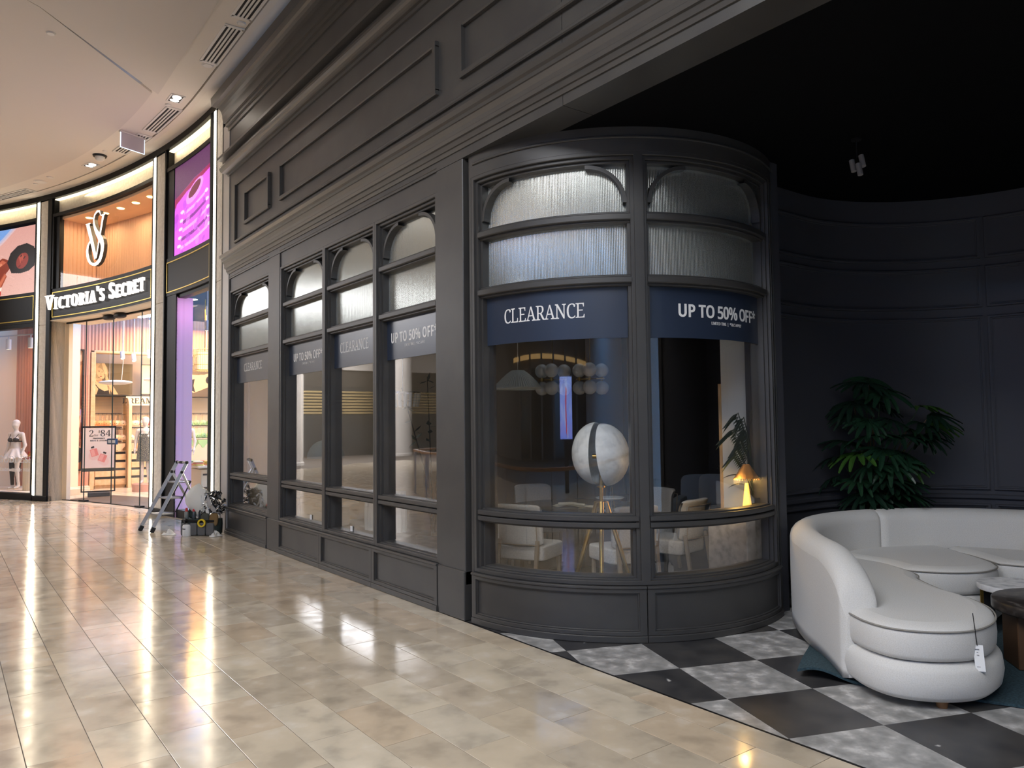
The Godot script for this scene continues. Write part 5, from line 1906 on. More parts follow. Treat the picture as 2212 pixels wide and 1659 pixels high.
	mannequin("yellow_mannequin", Vector3(-20.2, 0.2, -1.30), "mannequin in a yellow top in the narrow display window", 2)
	mb = MB.new()
	mb.lathe([Vector2(0, 0.2), Vector2(0.28, 0.2), Vector2(0.30, 0.19), Vector2(0.30, 0.0)], 28, Vector3(-21.65, 0.003, -0.68))
	tag(obj(mb, "round_plinth", M.rose), "low round pink plinth under the mannequin in the floral slip", "plinth")
	mb = MB.new()
	mb.lathe([Vector2(0, 0.2), Vector2(0.28, 0.2), Vector2(0.30, 0.19), Vector2(0.30, 0.0)], 28, Vector3(-20.2, 0.003, -1.30))
	tag(obj(mb, "round_plinth", M.rose), "low round pink plinth under the mannequin in the yellow top", "plinth")
	# left window display
	var lw := thing("wall_display", "fluted pink back wall of the left display window", "wall", vp(10.6, 1.6, 0), 0.0, "", "structure")
	mb = MB.new()
	mb.grid(func(a, b):
		var nn := 26
		var ph := fposmod(a * nn, 1.0) - 0.5
		return vp(lerpf(12.2, 9.75, a), 1.62 - 0.03 * (1.0 - 4.0 * ph * ph), lerpf(0.15, 4.7, b)), 26 * 5, 1)
	mb.shift(-lw.position)
	obj(mb, "fluted_lining", M.rose, lw)
	mb = MB.new()
	strip(mb, q_vs, -12.2, -8.95, -1.62, -0.1, 0.0, 0.15)
	strip(mb, q_vs, -12.2, -9.75, -1.9, -1.65, 0.0, 4.75)
	mb.shift(-lw.position)
	obj(mb, "display_floor", M.warm_white, lw)
	mb = MB.new()
	strip(mb, q_vs, -12.0, -9.0, -0.7, -0.66, 4.0, 4.03)
	mb.shift(-lw.position)
	obj(mb, "light_track", M.white_metal, lw)
	for k in 2:
		var p := vp(9.9 + 0.8 * k, 0.68, 3.8)
		var t := thing("track_spot", ["white cylinder spotlight right one in the left display window", "white cylinder spotlight left one in the left display window"][k], "spotlight", p, 0.0, "white cylinder spotlights")
		mb = MB.new()
		mb.lathe([Vector2(0, 0.13), Vector2(0.06, 0.13), Vector2(0.06, -0.13), Vector2(0.05, -0.13), Vector2(0.05, -0.1)], 16)
		mb.tube([Vector3(0, 0.1, 0), Vector3(0, 0.21, 0)], 0.012, 6)
		obj(mb, "head", M.white_metal, t)
		mb = MB.new()
		mb.lathe([Vector2(0, -0.11), Vector2(0.05, -0.11)], 16)
		obj(mb, "bulb", glow(Color(1, 0.95, 0.85), 4.0), t)
	area("display_window_light", vp(10.4, 0.75, 3.7), Vector3(0, -1, 0) - vout(10.4) * 0.35, Vector2(1.2, 0.12), 6.5, Color(1.0, 0.78, 0.6))
	mb = MB.new()
	mb.grid(func(a, b):
		var nn := 26
		var ph := fposmod(a * nn, 1.0) - 0.5
		var r := 0.22 + 0.008 * (1.0 - 4.0 * ph * ph)
		return vp(9.75, 0.72, lerpf(0.15, 0.90, b)) + Vector3(cos(TAU * a), 0, -sin(TAU * a)) * r, 104, 1, true)
	mb.lathe([Vector2(0, 0.905), Vector2(0.225, 0.90), Vector2(0.23, 0.89)], 28, vp(9.75, 0.72, 0.0))
	tag(obj(mb, "pedestal", M.warm_white), "fluted cream pedestal beside the bust mannequin", "pedestal")
	var bx := thing("gift_box", "red and gold gift box on the fluted cream pedestal", "box", vp(9.75, 0.72, 0.908), 0.4)
	mb = MB.new()
	mb.span(Vector3(-0.13, 0, -0.08), Vector3(0.13, 0.19, 0.08), 0.004)
	obj(mb, "body", mat(rgb8(196, 52, 48), 0.4), bx)
	mb = MB.new()
	mb.span(Vector3(-0.132, 0.06, -0.082), Vector3(0.132, 0.11, 0.082))
	mb.span(Vector3(-0.06, 0.1, 0.08), Vector3(0.0, 0.17, 0.083))
	obj(mb, "gold_band", mat(rgb8(220, 150, 70), 0.4, 0.4), bx)
	# narrow display window: lilac panel and a table of folded clothes
	var lp := thing("wall_panel", "lilac lit panel inside the narrow display window", "wall", vp(2.4, 0.3, 0), 0.0, "", "structure")
	mb = MB.new()
	var A := vp(2.56, 0.04, 0)
	var B := vp(2.56, 0.335, 0)
	mb.quad(A, B, B + Vector3.UP * 4.1, A + Vector3.UP * 4.1, Vector3(1, 0, -0.4))
	mb.quad(A + Vector3(-0.05, 0, 0), B + Vector3(-0.05, 0, 0), B + Vector3(-0.05, 4.1, 0), A + Vector3(-0.05, 4.1, 0), Vector3(-1, 0, 0.4))
	mb.shift(-lp.position)
	obj(mb, "panel", mat(rgb8(226, 188, 226), 0.6), lp)
	mb = MB.new()
	strip(mb, q_vs, -2.9, -0.8, -0.9, -0.08, 0.0, 0.15)
	mb.shift(-lp.position)
	obj(mb, "display_floor", M.warm_white, lp)
	area("lilac_light", vp(2.05, 0.3, 3.9), Vector3(-0.75, -0.6, 0.1), Vector2(0.2, 0.2), 5.0, Color(1.0, 0.70, 0.94))
	var tb := thing("display_table", "cream display table with drawers behind the narrow window", "table", Vector3(-18.2, 0.003, -1.38))
	mb = MB.new()
	mb.span(Vector3(-0.7, 0.74, -0.55), Vector3(0.6, 0.79, 0.42), 0.006)
	obj(mb, "tabletop", M.warm_white, tb)
	mb = MB.new()
	mb.span(Vector3(-0.6, 0.0, -0.3), Vector3(0.45, 0.70, 0.32), 0.006)
	obj(mb, "cabinet", M.warm_white, tb)
	for y in [0.27, 0.57]:
		mb = MB.new()
		mb.span(Vector3(0.44, y, -0.26), Vector3(0.462, y + 0.04, 0.28))
		obj(mb, "grip_slot", M.slot, tb)
	var cc := [rgb8(232, 204, 96), rgb8(214, 120, 84), rgb8(238, 214, 170), rgb8(126, 160, 110), rgb8(226, 168, 140), rgb8(208, 190, 70)]
	for r in 2:
		for k in 4:
			for l in 3:
				mb = MB.new()
				mb.cushion(Vector3(-18.2 + 0.36 - 0.36 * r, 0.81 + 0.035 * l, -1.74 + 0.24 * k), Vector3(0.26 - 0.02 * l, 0.04, 0.2), Basis(Vector3.UP, rng.randf_range(-0.2, 0.2)), 0.5, 16, 8)
				var ci := (r * 7 + k * 2 + l) % 6
				tag(obj(mb, "folded_top", mat(cc[ci], 0.8)), "%s folded top, %s in the %s %s stack on the cream display table" % [["yellow", "orange", "cream", "green", "salmon", "mustard"][ci], ["lowest", "middle", "topmost"][l], ["fourth", "third", "second", "first"][k], ["front", "back"][r]], "clothing", "%s folded tops on the display table" % ["yellow", "orange", "cream", "green", "salmon", "mustard"][ci])

func monogram_flat(o: Node3D) -> void:
	var b := Basis(Vector3.UP, PI / 2)
	monogram(o, b, 0.4, 0.24, M.slot, M.slot, 0.01)

func bra(m: Material) -> Node3D:
	var o := Node3D.new()
	o.name = "pattern_bra"
	add_child(o)
	for s in [-1, 1]:
		var mb := MB.new()
		mb.grid(func(a, b): return Vector3(s * 0.085, 0.09, 0.0) + Vector3(cos(TAU * a) * 0.082 * sin(PI * 0.5 * b), -sin(TAU * a) * 0.075 * sin(PI * 0.5 * b) - 0.012 * cos(PI * 0.5 * b), 0.042 * cos(PI * 0.5 * b)), 14, 6, true)
		obj(mb, "cup", m, o)
		mb = MB.new()
		mb.bar(Vector3(s * 0.11, 0.13, 0.012), Vector3(s * 0.085, 0.33, 0), 0.014, 0.004)
		mb.bar(Vector3(s * 0.15, 0.10, 0.0), Vector3(s * 0.12, 0.32, -0.01), 0.012, 0.004)
		obj(mb, "strap", m, o)
	var mb := MB.new()
	mb.span(Vector3(-0.165, 0.015, -0.01), Vector3(0.165, 0.065, 0.010), 0.003)
	obj(mb, "band", m, o)
	mb = MB.new()
	mb.bar(Vector3(-0.14, 0.32, 0), Vector3(0.14, 0.32, 0), 0.02, 0.012)
	mb.tube([Vector3(0, 0.32, 0), Vector3(0, 0.36, 0)], 0.004, 5)
	obj(mb, "hanger", M.black_metal, o)
	return o

func brief(m: Material) -> Node3D:
	var o := Node3D.new()
	o.name = "pattern_brief"
	add_child(o)
	var mb := MB.new()
	var p := PackedVector2Array([Vector2(-0.15, 0.3), Vector2(0.15, 0.3), Vector2(0.14, 0.22), Vector2(0.05, 0.12), Vector2(0.03, 0.07), Vector2(-0.03, 0.07), Vector2(-0.05, 0.12), Vector2(-0.14, 0.22)])
	mb.prism(p, -0.015, 0.015)
	obj(mb, "brief", m, o)
	mb = MB.new()
	mb.bar(Vector3(-0.15, 0.32, 0), Vector3(0.15, 0.32, 0), 0.02, 0.014)
	mb.tube([Vector3(0, 0.32, 0), Vector3(0, 0.36, 0)], 0.004, 5)
	obj(mb, "hanger", M.black_metal, o)
	return o

func mannequin(called: String, at: Vector3, label: String, kind: int) -> void:
	var o := thing(called, label, "mannequin", at)
	o.rotation.y = [0.75, 1.2, 1.2][kind]
	var V := func(x, y, z): return Vector3(x, y, z)
	var bones := [
		[V.call(0, 1.60, 0.015), V.call(0, 1.66, 0.0), 0.075, 0.088], [V.call(0, 1.55, 0.03), V.call(0, 1.60, 0.03), 0.05, 0.07],
		[V.call(0, 1.40, -0.01), V.call(0, 1.55, 0.0), 0.05, 0.045],
		[V.call(-0.13, 1.37, -0.01), V.call(0.13, 1.37, -0.01), 0.06, 0.06], [V.call(0, 1.34, 0), V.call(0, 1.12, 0.0), 0.115, 0.105, 0.85], [V.call(0, 1.12, 0), V.call(0, 0.95, 0), 0.105, 0.145, 0.8],
		[V.call(-0.075, 1.25, 0.075), V.call(-0.07, 1.24, 0.09), 0.06, 0.055], [V.call(0.075, 1.25, 0.075), V.call(0.07, 1.24, 0.09), 0.06, 0.055],
		[V.call(-0.085, 0.9, 0), V.call(-0.075, 0.48, 0.02), 0.095, 0.055], [V.call(0.085, 0.9, 0), V.call(0.08, 0.48, 0.03), 0.095, 0.055],
		[V.call(-0.075, 0.48, 0.02), V.call(-0.07, 0.08, -0.02), 0.055, 0.035], [V.call(0.08, 0.48, 0.03), V.call(0.09, 0.08, 0.0), 0.055, 0.035],
		[V.call(-0.07, 0.06, -0.02), V.call(-0.08, 0.025, 0.12), 0.035, 0.022], [V.call(0.09, 0.06, 0.0), V.call(0.11, 0.025, 0.14), 0.035, 0.022],
		[V.call(-0.18, 1.37, -0.01), V.call(-0.235, 1.10, -0.03), 0.05, 0.038], [V.call(-0.235, 1.10, -0.03), V.call(-0.24, 0.87, 0.06), 0.038, 0.026], [V.call(-0.24, 0.87, 0.06), V.call(-0.235, 0.76, 0.10), 0.028, 0.014],
		[V.call(0.18, 1.37, -0.01), V.call(0.235, 1.10, -0.03), 0.05, 0.038], [V.call(0.235, 1.10, -0.03), V.call(0.22, 0.87, 0.05), 0.038, 0.026], [V.call(0.22, 0.87, 0.05), V.call(0.21, 0.76, 0.08), 0.028, 0.014],
	]
	if kind == 2:
		bones = bones.slice(2)
	var mb := body(bones, 0.016, 0.035)
	obj(mb, "figure", mat(rgb8(222, 214, 200), 0.45), o)
	if kind == 0:
		for s in [-1, 1]:
			mb = MB.new()
			mb.ball(Vector3(s * 0.073, 1.235, 0.085), Vector3(0.07, 0.062, 0.068), 16, 10)
			obj(mb, "cup", M.slot, o)
			mb = MB.new()
			mb.tube([Vector3(s * 0.085, 1.28, 0.12), Vector3(s * 0.11, 1.37, 0.055), Vector3(s * 0.11, 1.425, 0.0)], 0.008, 5)
			obj(mb, "strap", M.slot, o)
		mb = MB.new()
		mb.lathe([Vector2(0.128, 1.18), Vector2(0.132, 1.21)], 24)
		obj(mb, "band", M.slot, o)
		mb = MB.new()
		mb.grid(func(a, b): return Vector3(cos(TAU * a), 0, -sin(TAU * a)) * (0.13 + 0.14 * b + 0.022 * b * sin(TAU * a * 9.0)) + Vector3(0, 1.02 - 0.24 * b + 0.02 * b * cos(TAU * a * 9.0), 0), 90, 6, true)
		obj(mb, "frilled_skirt", mat(rgb8(226, 216, 202), 0.8), o)
		mb = MB.new()
		for s in [-1, 1]:
			mb.tube([Vector3(s * 0.08, 0.66, 0.01), Vector3(s * 0.077, 0.48, 0.022), Vector3(s * 0.078, 0.10, -0.005)], [0.076, 0.06, 0.042], 14)
		obj(mb, "stocking", M.slot, o)
	elif kind == 1:
		var t := noise_tex(0.03, 2, [rgb8(22, 21, 24), rgb8(24, 23, 26), rgb8(190, 178, 140), rgb8(120, 122, 84)], [0.0, 0.62, 0.66, 0.8], 61)
		mb = MB.new()
		mb.grid(func(a, b): return Vector3(cos(TAU * a) * (0.15 + 0.06 * b), 1.30 - 0.72 * b, -sin(TAU * a) * (0.14 + 0.05 * b) + 0.015), 40, 10, true)
		var m := tri_mat(t, 2.4, 0.6)
		obj(mb, "slip", m, o)
		mb = MB.new()
		for s in [-1, 1]:
			mb.tube([Vector3(s * 0.09, 1.29, 0.13), Vector3(s * 0.11, 1.38, 0.055), Vector3(s * 0.11, 1.43, -0.01)], 0.006, 5)
		obj(mb, "strap", M.slot, o)
	else:
		mb = MB.new()
		mb.grid(func(a, b): return Vector3(cos(TAU * a) * (0.145 + 0.03 * b), 1.36 - 0.42 * b, -sin(TAU * a) * (0.13 + 0.03 * b) + 0.01), 40, 8, true)
		obj(mb, "top", mat(rgb8(236, 204, 110), 0.7), o)

func store_room() -> void:
	var f := thing("floor", "dark polished floor inside the closed furniture store", "floor", Vector3(-8.5, 0, -4.6), 0.0, "", "structure")
	var mb := MB.new()
	mb.span(Vector3(-3.95, -0.05, -4.5), Vector3(3.93, 0.004, 4.32))
	obj(mb, "floor_slab", M.store_floor, f)
	mb = MB.new()
	mb.lathe([Vector2(0, 0.0045), Vector2(1.5, 0.0045), Vector2(1.5, 0.0)], 48, Vector3(TX, 0, TZ) - f.position)
	obj(mb, "turret_floor", M.store_floor, f)
	var w := thing("wall_store", "dark walls closing the furniture store at the back", "wall", Vector3(-4.5, 0, -9.1), 0.0, "", "structure")
	mb = MB.new()
	mb.span(Vector3(-8.0, 0, -0.1), Vector3(7.7, 4.3, 0.1))
	mb.span(Vector3(7.5, 0, 0), Vector3(7.7, 4.3, 4.2))
	obj(mb, "wall_face", M.store_wall, w)
	var c := MB.new()
	c.span(Vector3(-12.46, 4.0, -9.2), Vector3(-5.6, 4.3, -0.29))
	tag(obj(c, "ceiling", mat(rgb8(30, 30, 31), 0.8)), "dark ceiling inside the closed furniture store", "ceiling", "", "structure")
	# white display wall with an oak edge seen through the turret's right window
	w = thing("wall_display_white", "white display wall with oak edge seen through the turret's right window", "wall", Vector3(-4.22, 0, -2.25), 0.0, "", "structure")
	mb = MB.new()
	mb.span(Vector3(-0.25, 0.005, -0.02), Vector3(0.22, 3.79, 0.02))
	obj(mb, "white_panel", mat(rgb8(226, 230, 230), 0.7), w)
	mb = MB.new()
	mb.span(Vector3(-0.278, 0.005, -0.03), Vector3(-0.252, 2.02, 0.03))
	obj(mb, "oak_edge", M.oak, w)

func opposite() -> void:
	for k in 2:
		var p := [Vector3(-31.0, 0, 7.4), Vector3(-36.0, 0, 15.4)][k] as Vector3
		var o := thing("column", ["thick round white column mirrored in the narrow flat window", "thick round white column mirrored in the flat window by the wide pilaster"][k], "column", p, 0.0, "", "structure")
		var mb := MB.new()
		mb.lathe([Vector2(1.0, 0.0), Vector2(1.0, 0.12), Vector2(0.96, 0.14), Vector2(0.95, 6.99)], 40)
		obj(mb, "shaft", M.white_plaster2, o)
	var s := thing("wall_shutter", "dark closed shopfront with a band of gold slats, mirrored in the flat windows", "wall", Vector3(-38.0, 0, 16), 0.0, "", "structure")
	var mb := MB.new()
	mb.span(Vector3(-0.2, 0, -9), Vector3(0, 4.6, 10))
	obj(mb, "dark_front", mat(rgb8(66, 64, 60), 0.5), s)
	mb = MB.new()
	mb.span(Vector3(-0.2, 4.6, -9), Vector3(0.15, 6.99, 10))
	obj(mb, "white_fascia", M.white_plaster2, s)
	for k in 8:
		mb = MB.new()
		mb.span(Vector3(0, 2.25 + 0.16 * k, -9), Vector3(0.05, 2.34 + 0.16 * k, 10))
		obj(mb, "slat", mat(rgb8(206, 180, 128), 0.4, 0.4), s)
	for k in 14:
		mb = MB.new()
		mb.span(Vector3(0, 3.7 + 0.062 * k, -9), Vector3(0.03, 3.74 + 0.062 * k, 10))
		obj(mb, "slat", mat(rgb8(98, 92, 84), 0.4), s)
	# balustrade along the gallery edge, behind the camera
	var b := thing("balustrade", "glass balustrade with a wooden handrail, mirrored in the shop windows", "balustrade", Vector3(-9, 0, 4), 0.0, "", "structure")
	var path := [Vector3(-16.6, 1.03, 12.0), Vector3(-16.6, 1.03, 6.0), Vector3(-16.2, 1.03, 5.4), Vector3(-14.5, 1.03, 4.7), Vector3(-9.3, 1.03, 3.95), Vector3(-2.5, 1.03, 3.86), Vector3(6.0, 1.03, 3.9)]
	var fr := []
	for i in path.size():
		var t: Vector3 = (path[mini(i + 1, path.size() - 1)] - path[maxi(i - 1, 0)]).normalized()
		fr.append([path[i] - b.position, t.cross(Vector3.UP)])
	mb = MB.new()
	mb.sweep(fr, [Vector2(-0.04, -0.02), Vector2(0.04, -0.02), Vector2(0.05, 0.0), Vector2(0.04, 0.03), Vector2(-0.04, 0.03), Vector2(-0.05, 0.0)])
	obj(mb, "handrail", M.wood, b)
	var g := mat(Color(0.8, 0.86, 0.84, 0.0), 0.05, 0.0, {"transparency": BaseMaterial3D.TRANSPARENCY_ALPHA})
	for i in path.size() - 1:
		var a: Vector3 = path[i] - b.position
		var c: Vector3 = path[i + 1] - b.position
		var n := maxi(1, int(a.distance_to(c) / 1.4))
		for k in n:
			var p := a.lerp(c, float(k) / n)
			var q := a.lerp(c, float(k + 1) / n)
			mb = MB.new()
			mb.quad(p.lerp(q, 0.03) - Vector3(0, 0.04, 0), p.lerp(q, 0.97) - Vector3(0, 0.04, 0), p.lerp(q, 0.97) - Vector3(0, 0.98, 0), p.lerp(q, 0.03) - Vector3(0, 0.98, 0), Vector3(0, 0, -1))
			obj(mb, "glass_panel", g, b)
			mb = MB.new()
			mb.span(p + Vector3(-0.02, -1.03, -0.02), p + Vector3(0.02, -0.02, 0.02))
			obj(mb, "post", M.steel, b)
	# advertising screen across the gallery
	var im := picture(96, 80, rgb8(150, 175, 250), rgb8(120, 140, 240))
	for k in 30:
		poly(im, oval(rng.randf(), rng.randf(), rng.randf_range(0.02, 0.12), rng.randf_range(0.02, 0.2), rng.randf() * 3.0), [rgb8(190, 205, 252), rgb8(110, 130, 215), rgb8(150, 150, 235)][k % 3], 0.5)
	poly(im, [[0.42, 0.2], [0.5, 0.16], [0.56, 0.4], [0.52, 0.9], [0.42, 0.95], [0.46, 0.5]], rgb8(200, 60, 80), 0.2)
	var d := thing("advertising_screen", "bright blue advertising screen across the gallery, mirrored in the turret window", "screen", Vector3(-0.95, 0, 11.0), atan2(-3.6, -11.4))
	mb = MB.new()
	mb.quad(Vector3(-0.95, 1.28, 0.03), Vector3(0.95, 1.28, 0.03), Vector3(0.95, 2.76, 0.03), Vector3(-0.95, 2.76, 0.03), Vector3(0, 0, 1))
	obj(mb, "screen_face", print_mat(im, 2.6), d)
	mb = MB.new()
	mb.span(Vector3(-0.98, 1.24, -0.08), Vector3(0.98, 2.8, 0.02))
	mb.span(Vector3(-0.3, 0, -0.12), Vector3(0.3, 1.24, 0.0))
	obj(mb, "housing", M.black_metal, d)
	# dark shop bays on the far side
	var o := thing("wall_opposite_bays", "row of dark shop bays across the gallery", "wall", Vector3(-2, 0, 25.8), 0.0, "", "structure")
	for k in 6:
		mb = MB.new()
		mb.span(Vector3(-11.5 + 4.2 * k, 0, -0.3), Vector3(-10.9 + 4.2 * k, 7.0, 0.2))
		obj(mb, "pier", mat(rgb8(92, 84, 76), 0.5), o)
		mb = MB.new()
		mb.span(Vector3(-10.9 + 4.2 * k, 0.1, 0.0), Vector3(-7.3 + 4.2 * k, 4.0, 0.1))
		obj(mb, "shop_window", mat(rgb8(18, 18, 20), 0.15), o)
	mb = MB.new()
	mb.span(Vector3(-14, 4.4, -0.15), Vector3(14, 4.6, 0.1))
	obj(mb, "lit_band", glow(Color(1.0, 0.8, 0.5), 0.8), o)

# ---- the curved sofa, its rug, tables and palm
func smooth_loop(pts: Array, n: int) -> PackedVector2Array:
	var c := Curve2D.new()
	var m := pts.size()
	for i in m + 1:
		var p: Vector2 = pts[i % m]
		var t: Vector2 = (pts[(i + 1) % m] - pts[(i + m - 1) % m]) / 6.0
		c.add_point(p, -t, t)
	var out := PackedVector2Array()
	var L := c.get_baked_length()
	for i in n:
		out.append(c.sample_baked(L * i / n, true))
	return out

func smooth_line(pts: Array, n: int) -> PackedVector2Array:
	var c := Curve2D.new()
	var m := pts.size()
	for i in m:
		var t: Vector2 = (pts[mini(i + 1, m - 1)] - pts[maxi(i - 1, 0)]) / 6.0
		c.add_point(pts[i], -t, t)
	var out := PackedVector2Array()
	var L := c.get_baked_length()
	for i in n + 1:
		out.append(c.sample_baked(L * i / n, true))
	return out

# a backrest along a plan line; height factor h(t), rounded ends
func backrest(line_: PackedVector2Array, y0: float, ytop: float, thick: float, front_drop: float, called: String, m: Material, o: Node3D, org: Vector3) -> void:
	var n := line_.size() - 1
	var prof := []   # loop of (out from 0 to -thick, 0..1 height)
	for k in 9:
		prof.append(Vector2(0.012 * sin(PI * k / 8.0) , lerpf(0.0, 0.86, k / 8.0)))
	for k in 9:
		var a := PI * k / 8.0
		prof.append(Vector2(-0.5 + 0.5 * cos(a), 0.86 + 0.14 * sin(a)))
	for k in range(1, 9):
		prof.append(Vector2(-1.0, lerpf(0.86, 0.0, k / 8.0)))
	var P := prof.size()
	var mb := MB.new()
	mb.grid(func(s, q):
		var i = s * n
		var a := line_[int(i)]
		var b := line_[mini(int(i) + 1, n)]
		var p := a.lerp(b, i - int(i))
		var d := (line_[mini(int(i) + 1, n)] - line_[maxi(int(i) - 1, 0)]).normalized()
		var out := Vector2(d.y, -d.x)
		var e := minf(s * n * line_[0].distance_to(line_[1]), (1.0 - s) * n * line_[0].distance_to(line_[1]))
		var sq := sqrt(clampf(1.0 - pow(1.0 - clampf(e / 0.05, 0.0, 1.0), 2.0), 0.0, 1.0))
		var drop := 1.0
		if front_drop > 0.0:
			var f: float = clampf(s * n * line_[0].distance_to(line_[1]) / 0.36, 0.0, 1.0)
			drop = lerpf(1.0 - front_drop, 1.0, pow(1.0 - pow(1.0 - f, 2.2), 0.62))
		var r: Vector2 = prof[int(round(q * P)) % P]
		var o2 := -thick * 0.5 + (r.x + 0.5) * thick * lerpf(0.72, 1.0, sq)
		var y := lerpf(y0, ytop * drop, r.y)
		p += out * o2
		return Vector3(p.x, y + (1.0 - sq) * 0.02 * (0.5 - r.y), p.y) - org, n, P, false, true)
	# end caps
	for e in [0, n]:
		var d := (line_[1] - line_[0]).normalized() if e == 0 else (line_[n] - line_[n - 1]).normalized()
		var out := Vector2(d.y, -d.x)
		var ring := []
		var flatp := PackedVector2Array()
		for k in P:
			var r: Vector2 = prof[k]
			var o2 := -thick * 0.5 + (r.x + 0.5) * thick * 0.72
			var y := lerpf(y0, ytop * (1.0 - (front_drop if e == 0 else 0.0)), r.y) + 0.02 * (0.5 - r.y)
			flatp.append(Vector2(o2, y))
			var p := line_[e] + out * o2
			ring.append(Vector3(p.x, y, p.y) - org)
		var idx := Geometry2D.triangulate_polygon(flatp)
		for t in range(0, idx.size(), 3):
			mb.flat(ring[idx[t]], ring[idx[t + 1]], ring[idx[t + 2]], Vector3(d.x, 0, d.y) * (-1.0 if e == 0 else 1.0))
	obj(mb, called, m, o)

func rel(pts: PackedVector2Array, org: Vector3) -> PackedVector2Array:
	var out := PackedVector2Array()
	for p in pts:
		out.append(p - Vector2(org.x, org.z))
	return out

func grown(p: PackedVector2Array, d: float) -> PackedVector2Array:
	var q := Geometry2D.offset_polygon(p, d, Geometry2D.JOIN_ROUND)
	if q.is_empty():
		return p
	var r: PackedVector2Array = q[0]
	var c := Curve2D.new()
	for k in r.size() + 1:
		c.add_point(r[k % r.size()])
	var out := PackedVector2Array()
	for k in p.size():
		out.append(c.sample_baked(c.get_baked_length() * k / p.size()))
	return out

func sofa_group() -> void:
	var cloth := tri_mat(noise_tex(0.08, 4, [rgb8(204, 202, 196), rgb8(217, 215, 210), rgb8(224, 222, 218)], [0.2, 0.5, 0.9], 71), 3.0, 0.9, 0.0, {"rim_enabled": true, "rim": 0.25})
	cloth.normal_enabled = true
	cloth.normal_texture = noise_tex(0.09, 3, [], [], 72, FastNoiseLite.TYPE_SIMPLEX_SMOOTH, FastNoiseLite.FRACTAL_FBM, 512, 2.0)
	cloth.normal_scale = 0.25
	var seam := mat(rgb8(150, 146, 138), 0.9)
	var org := Vector3(-3.0, 0, -2.9)
	var o := thing("sofa", "curved cream sectional sofa with a rounded chaise end", "sofa", org)
	var V := func(x, z): return Vector2(x, z)
	var a := smooth_loop([V.call(-2.61, -1.03), V.call(-2.44, -0.915), V.call(-2.25, -0.88), V.call(-2.06, -0.99), V.call(-1.94, -1.2), V.call(-1.95, -1.5), V.call(-2.08, -1.8), V.call(-2.28, -2.0), V.call(-2.5, -2.12), V.call(-2.78, -2.36), V.call(-2.92, -2.58), V.call(-3.3, -2.78), V.call(-3.72, -2.75), V.call(-3.62, -2.3), V.call(-3.3, -1.75), V.call(-2.95, -1.35)], 96)
	var b := smooth_loop([V.call(-3.02, -2.66), V.call(-2.80, -2.78), V.call(-2.63, -3.0), V.call(-2.60, -3.25), V.call(-2.68, -3.46), V.call(-2.95, -3.7), V.call(-3.3, -3.96), V.call(-3.5, -3.85), V.call(-3.72, -3.4), V.call(-3.76, -2.95), V.call(-3.6, -2.82), V.call(-3.3, -2.80)], 80)
	var c := smooth_loop([V.call(-2.66, -3.5), V.call(-2.45, -3.56), V.call(-2.0, -3.70), V.call(-1.4, -3.76), V.call(-0.7, -3.66), V.call(0.0, -3.40), V.call(0.25, -3.75), V.call(0.1, -4.2), V.call(-0.6, -4.46), V.call(-1.5, -4.55), V.call(-2.3, -4.46), V.call(-2.9, -4.22), V.call(-3.28, -3.98), V.call(-2.96, -3.74)], 110)
	var nm := 0
	for q in [a, b, c]:
		var low := rel(grown(q, 0.035), org)
		var mb := MB.new()
		mb.puff(low, [Vector2(0.10, 0.052), Vector2(0.04, 0.057), Vector2(0.012, 0.088), Vector2(0.0, 0.155), Vector2(0.008, 0.22), Vector2(0.03, 0.25), Vector2(0.07, 0.268)])
		obj(mb, "base", cloth, o)
		mb = MB.new()
		var lev := [Vector2(0.04, 0.272), Vector2(0.012, 0.282), Vector2(0.0, 0.31), Vector2(-0.004, 0.365), Vector2(0.0, 0.425), Vector2(0.010, 0.452), Vector2(0.03, 0.467), Vector2(0.06, 0.478), Vector2(0.10, 0.486)]
		mb.puff(rel(q, org), lev)
		var cu := obj(mb, "seat_cushion", cloth, o)
		mb = MB.new()
		var pts := []
		var r := rel(q, org)
		for k in r.size() + 1:
			pts.append(Vector3(r[k % r.size()].x, 0.452, r[k % r.size()].y))
		mb.tube(pts, 0.0055, 6, false)
		obj(mb, "piping", seam, cu)
		nm += 1
	var outer := smooth_line([V.call(-2.63, -0.985), V.call(-2.92, -1.26), V.call(-3.29, -1.60), V.call(-3.64, -2.0), V.call(-3.87, -2.4), V.call(-3.98, -2.8), V.call(-3.98, -3.2), V.call(-3.87, -3.6)], 70)
	backrest(outer, 0.042, 0.815, 0.23, 0.42, "backrest", cloth, o, org)
	var outer2 := smooth_line([V.call(-3.87, -3.61), V.call(-3.66, -3.97), V.call(-3.28, -4.36), V.call(-2.8, -4.62), V.call(-2.2, -4.76), V.call(-1.5, -4.80), V.call(-0.6, -4.72), V.call(0.2, -4.45)], 80)
	backrest(outer2, 0.042, 0.815, 0.25, 0.0, "backrest", cloth, o, org)
	for k in 4:
		var p := [Vector2(-2.09, -1.09), Vector2(-2.62, -1.22), Vector2(-3.55, -2.6), Vector2(-1.2, -4.2)][k] as Vector2
		var mb := MB.new()
		mb.lathe([Vector2(0.0, 0.0), Vector2(0.028, 0.0), Vector2(0.034, 0.03), Vector2(0.034, 0.09)], 14, Vector3(p.x, 0.012 if k != 0 else 0.0, p.y) - org)
		obj(mb, "foot", M.wood, o)
	# swing tag tied to the chaise
	var tp := Vector3(-1.93, 0.085, -1.205)
	var tg := thing("price_tag", "white price tag hanging by a dark string from the chaise end", "tag", tp + Vector3(0, 0.16, 0), atan2(1.905, 4.83))
	var mb := MB.new()
	mb.box(Vector3(0.004, 0.055, 0.012), Vector3(0.05, 0.145, 0.0015), 0.0, Basis(Vector3(0, 0, 1), 0.07) * Basis(Vector3(1, 0, 0), -0.1))
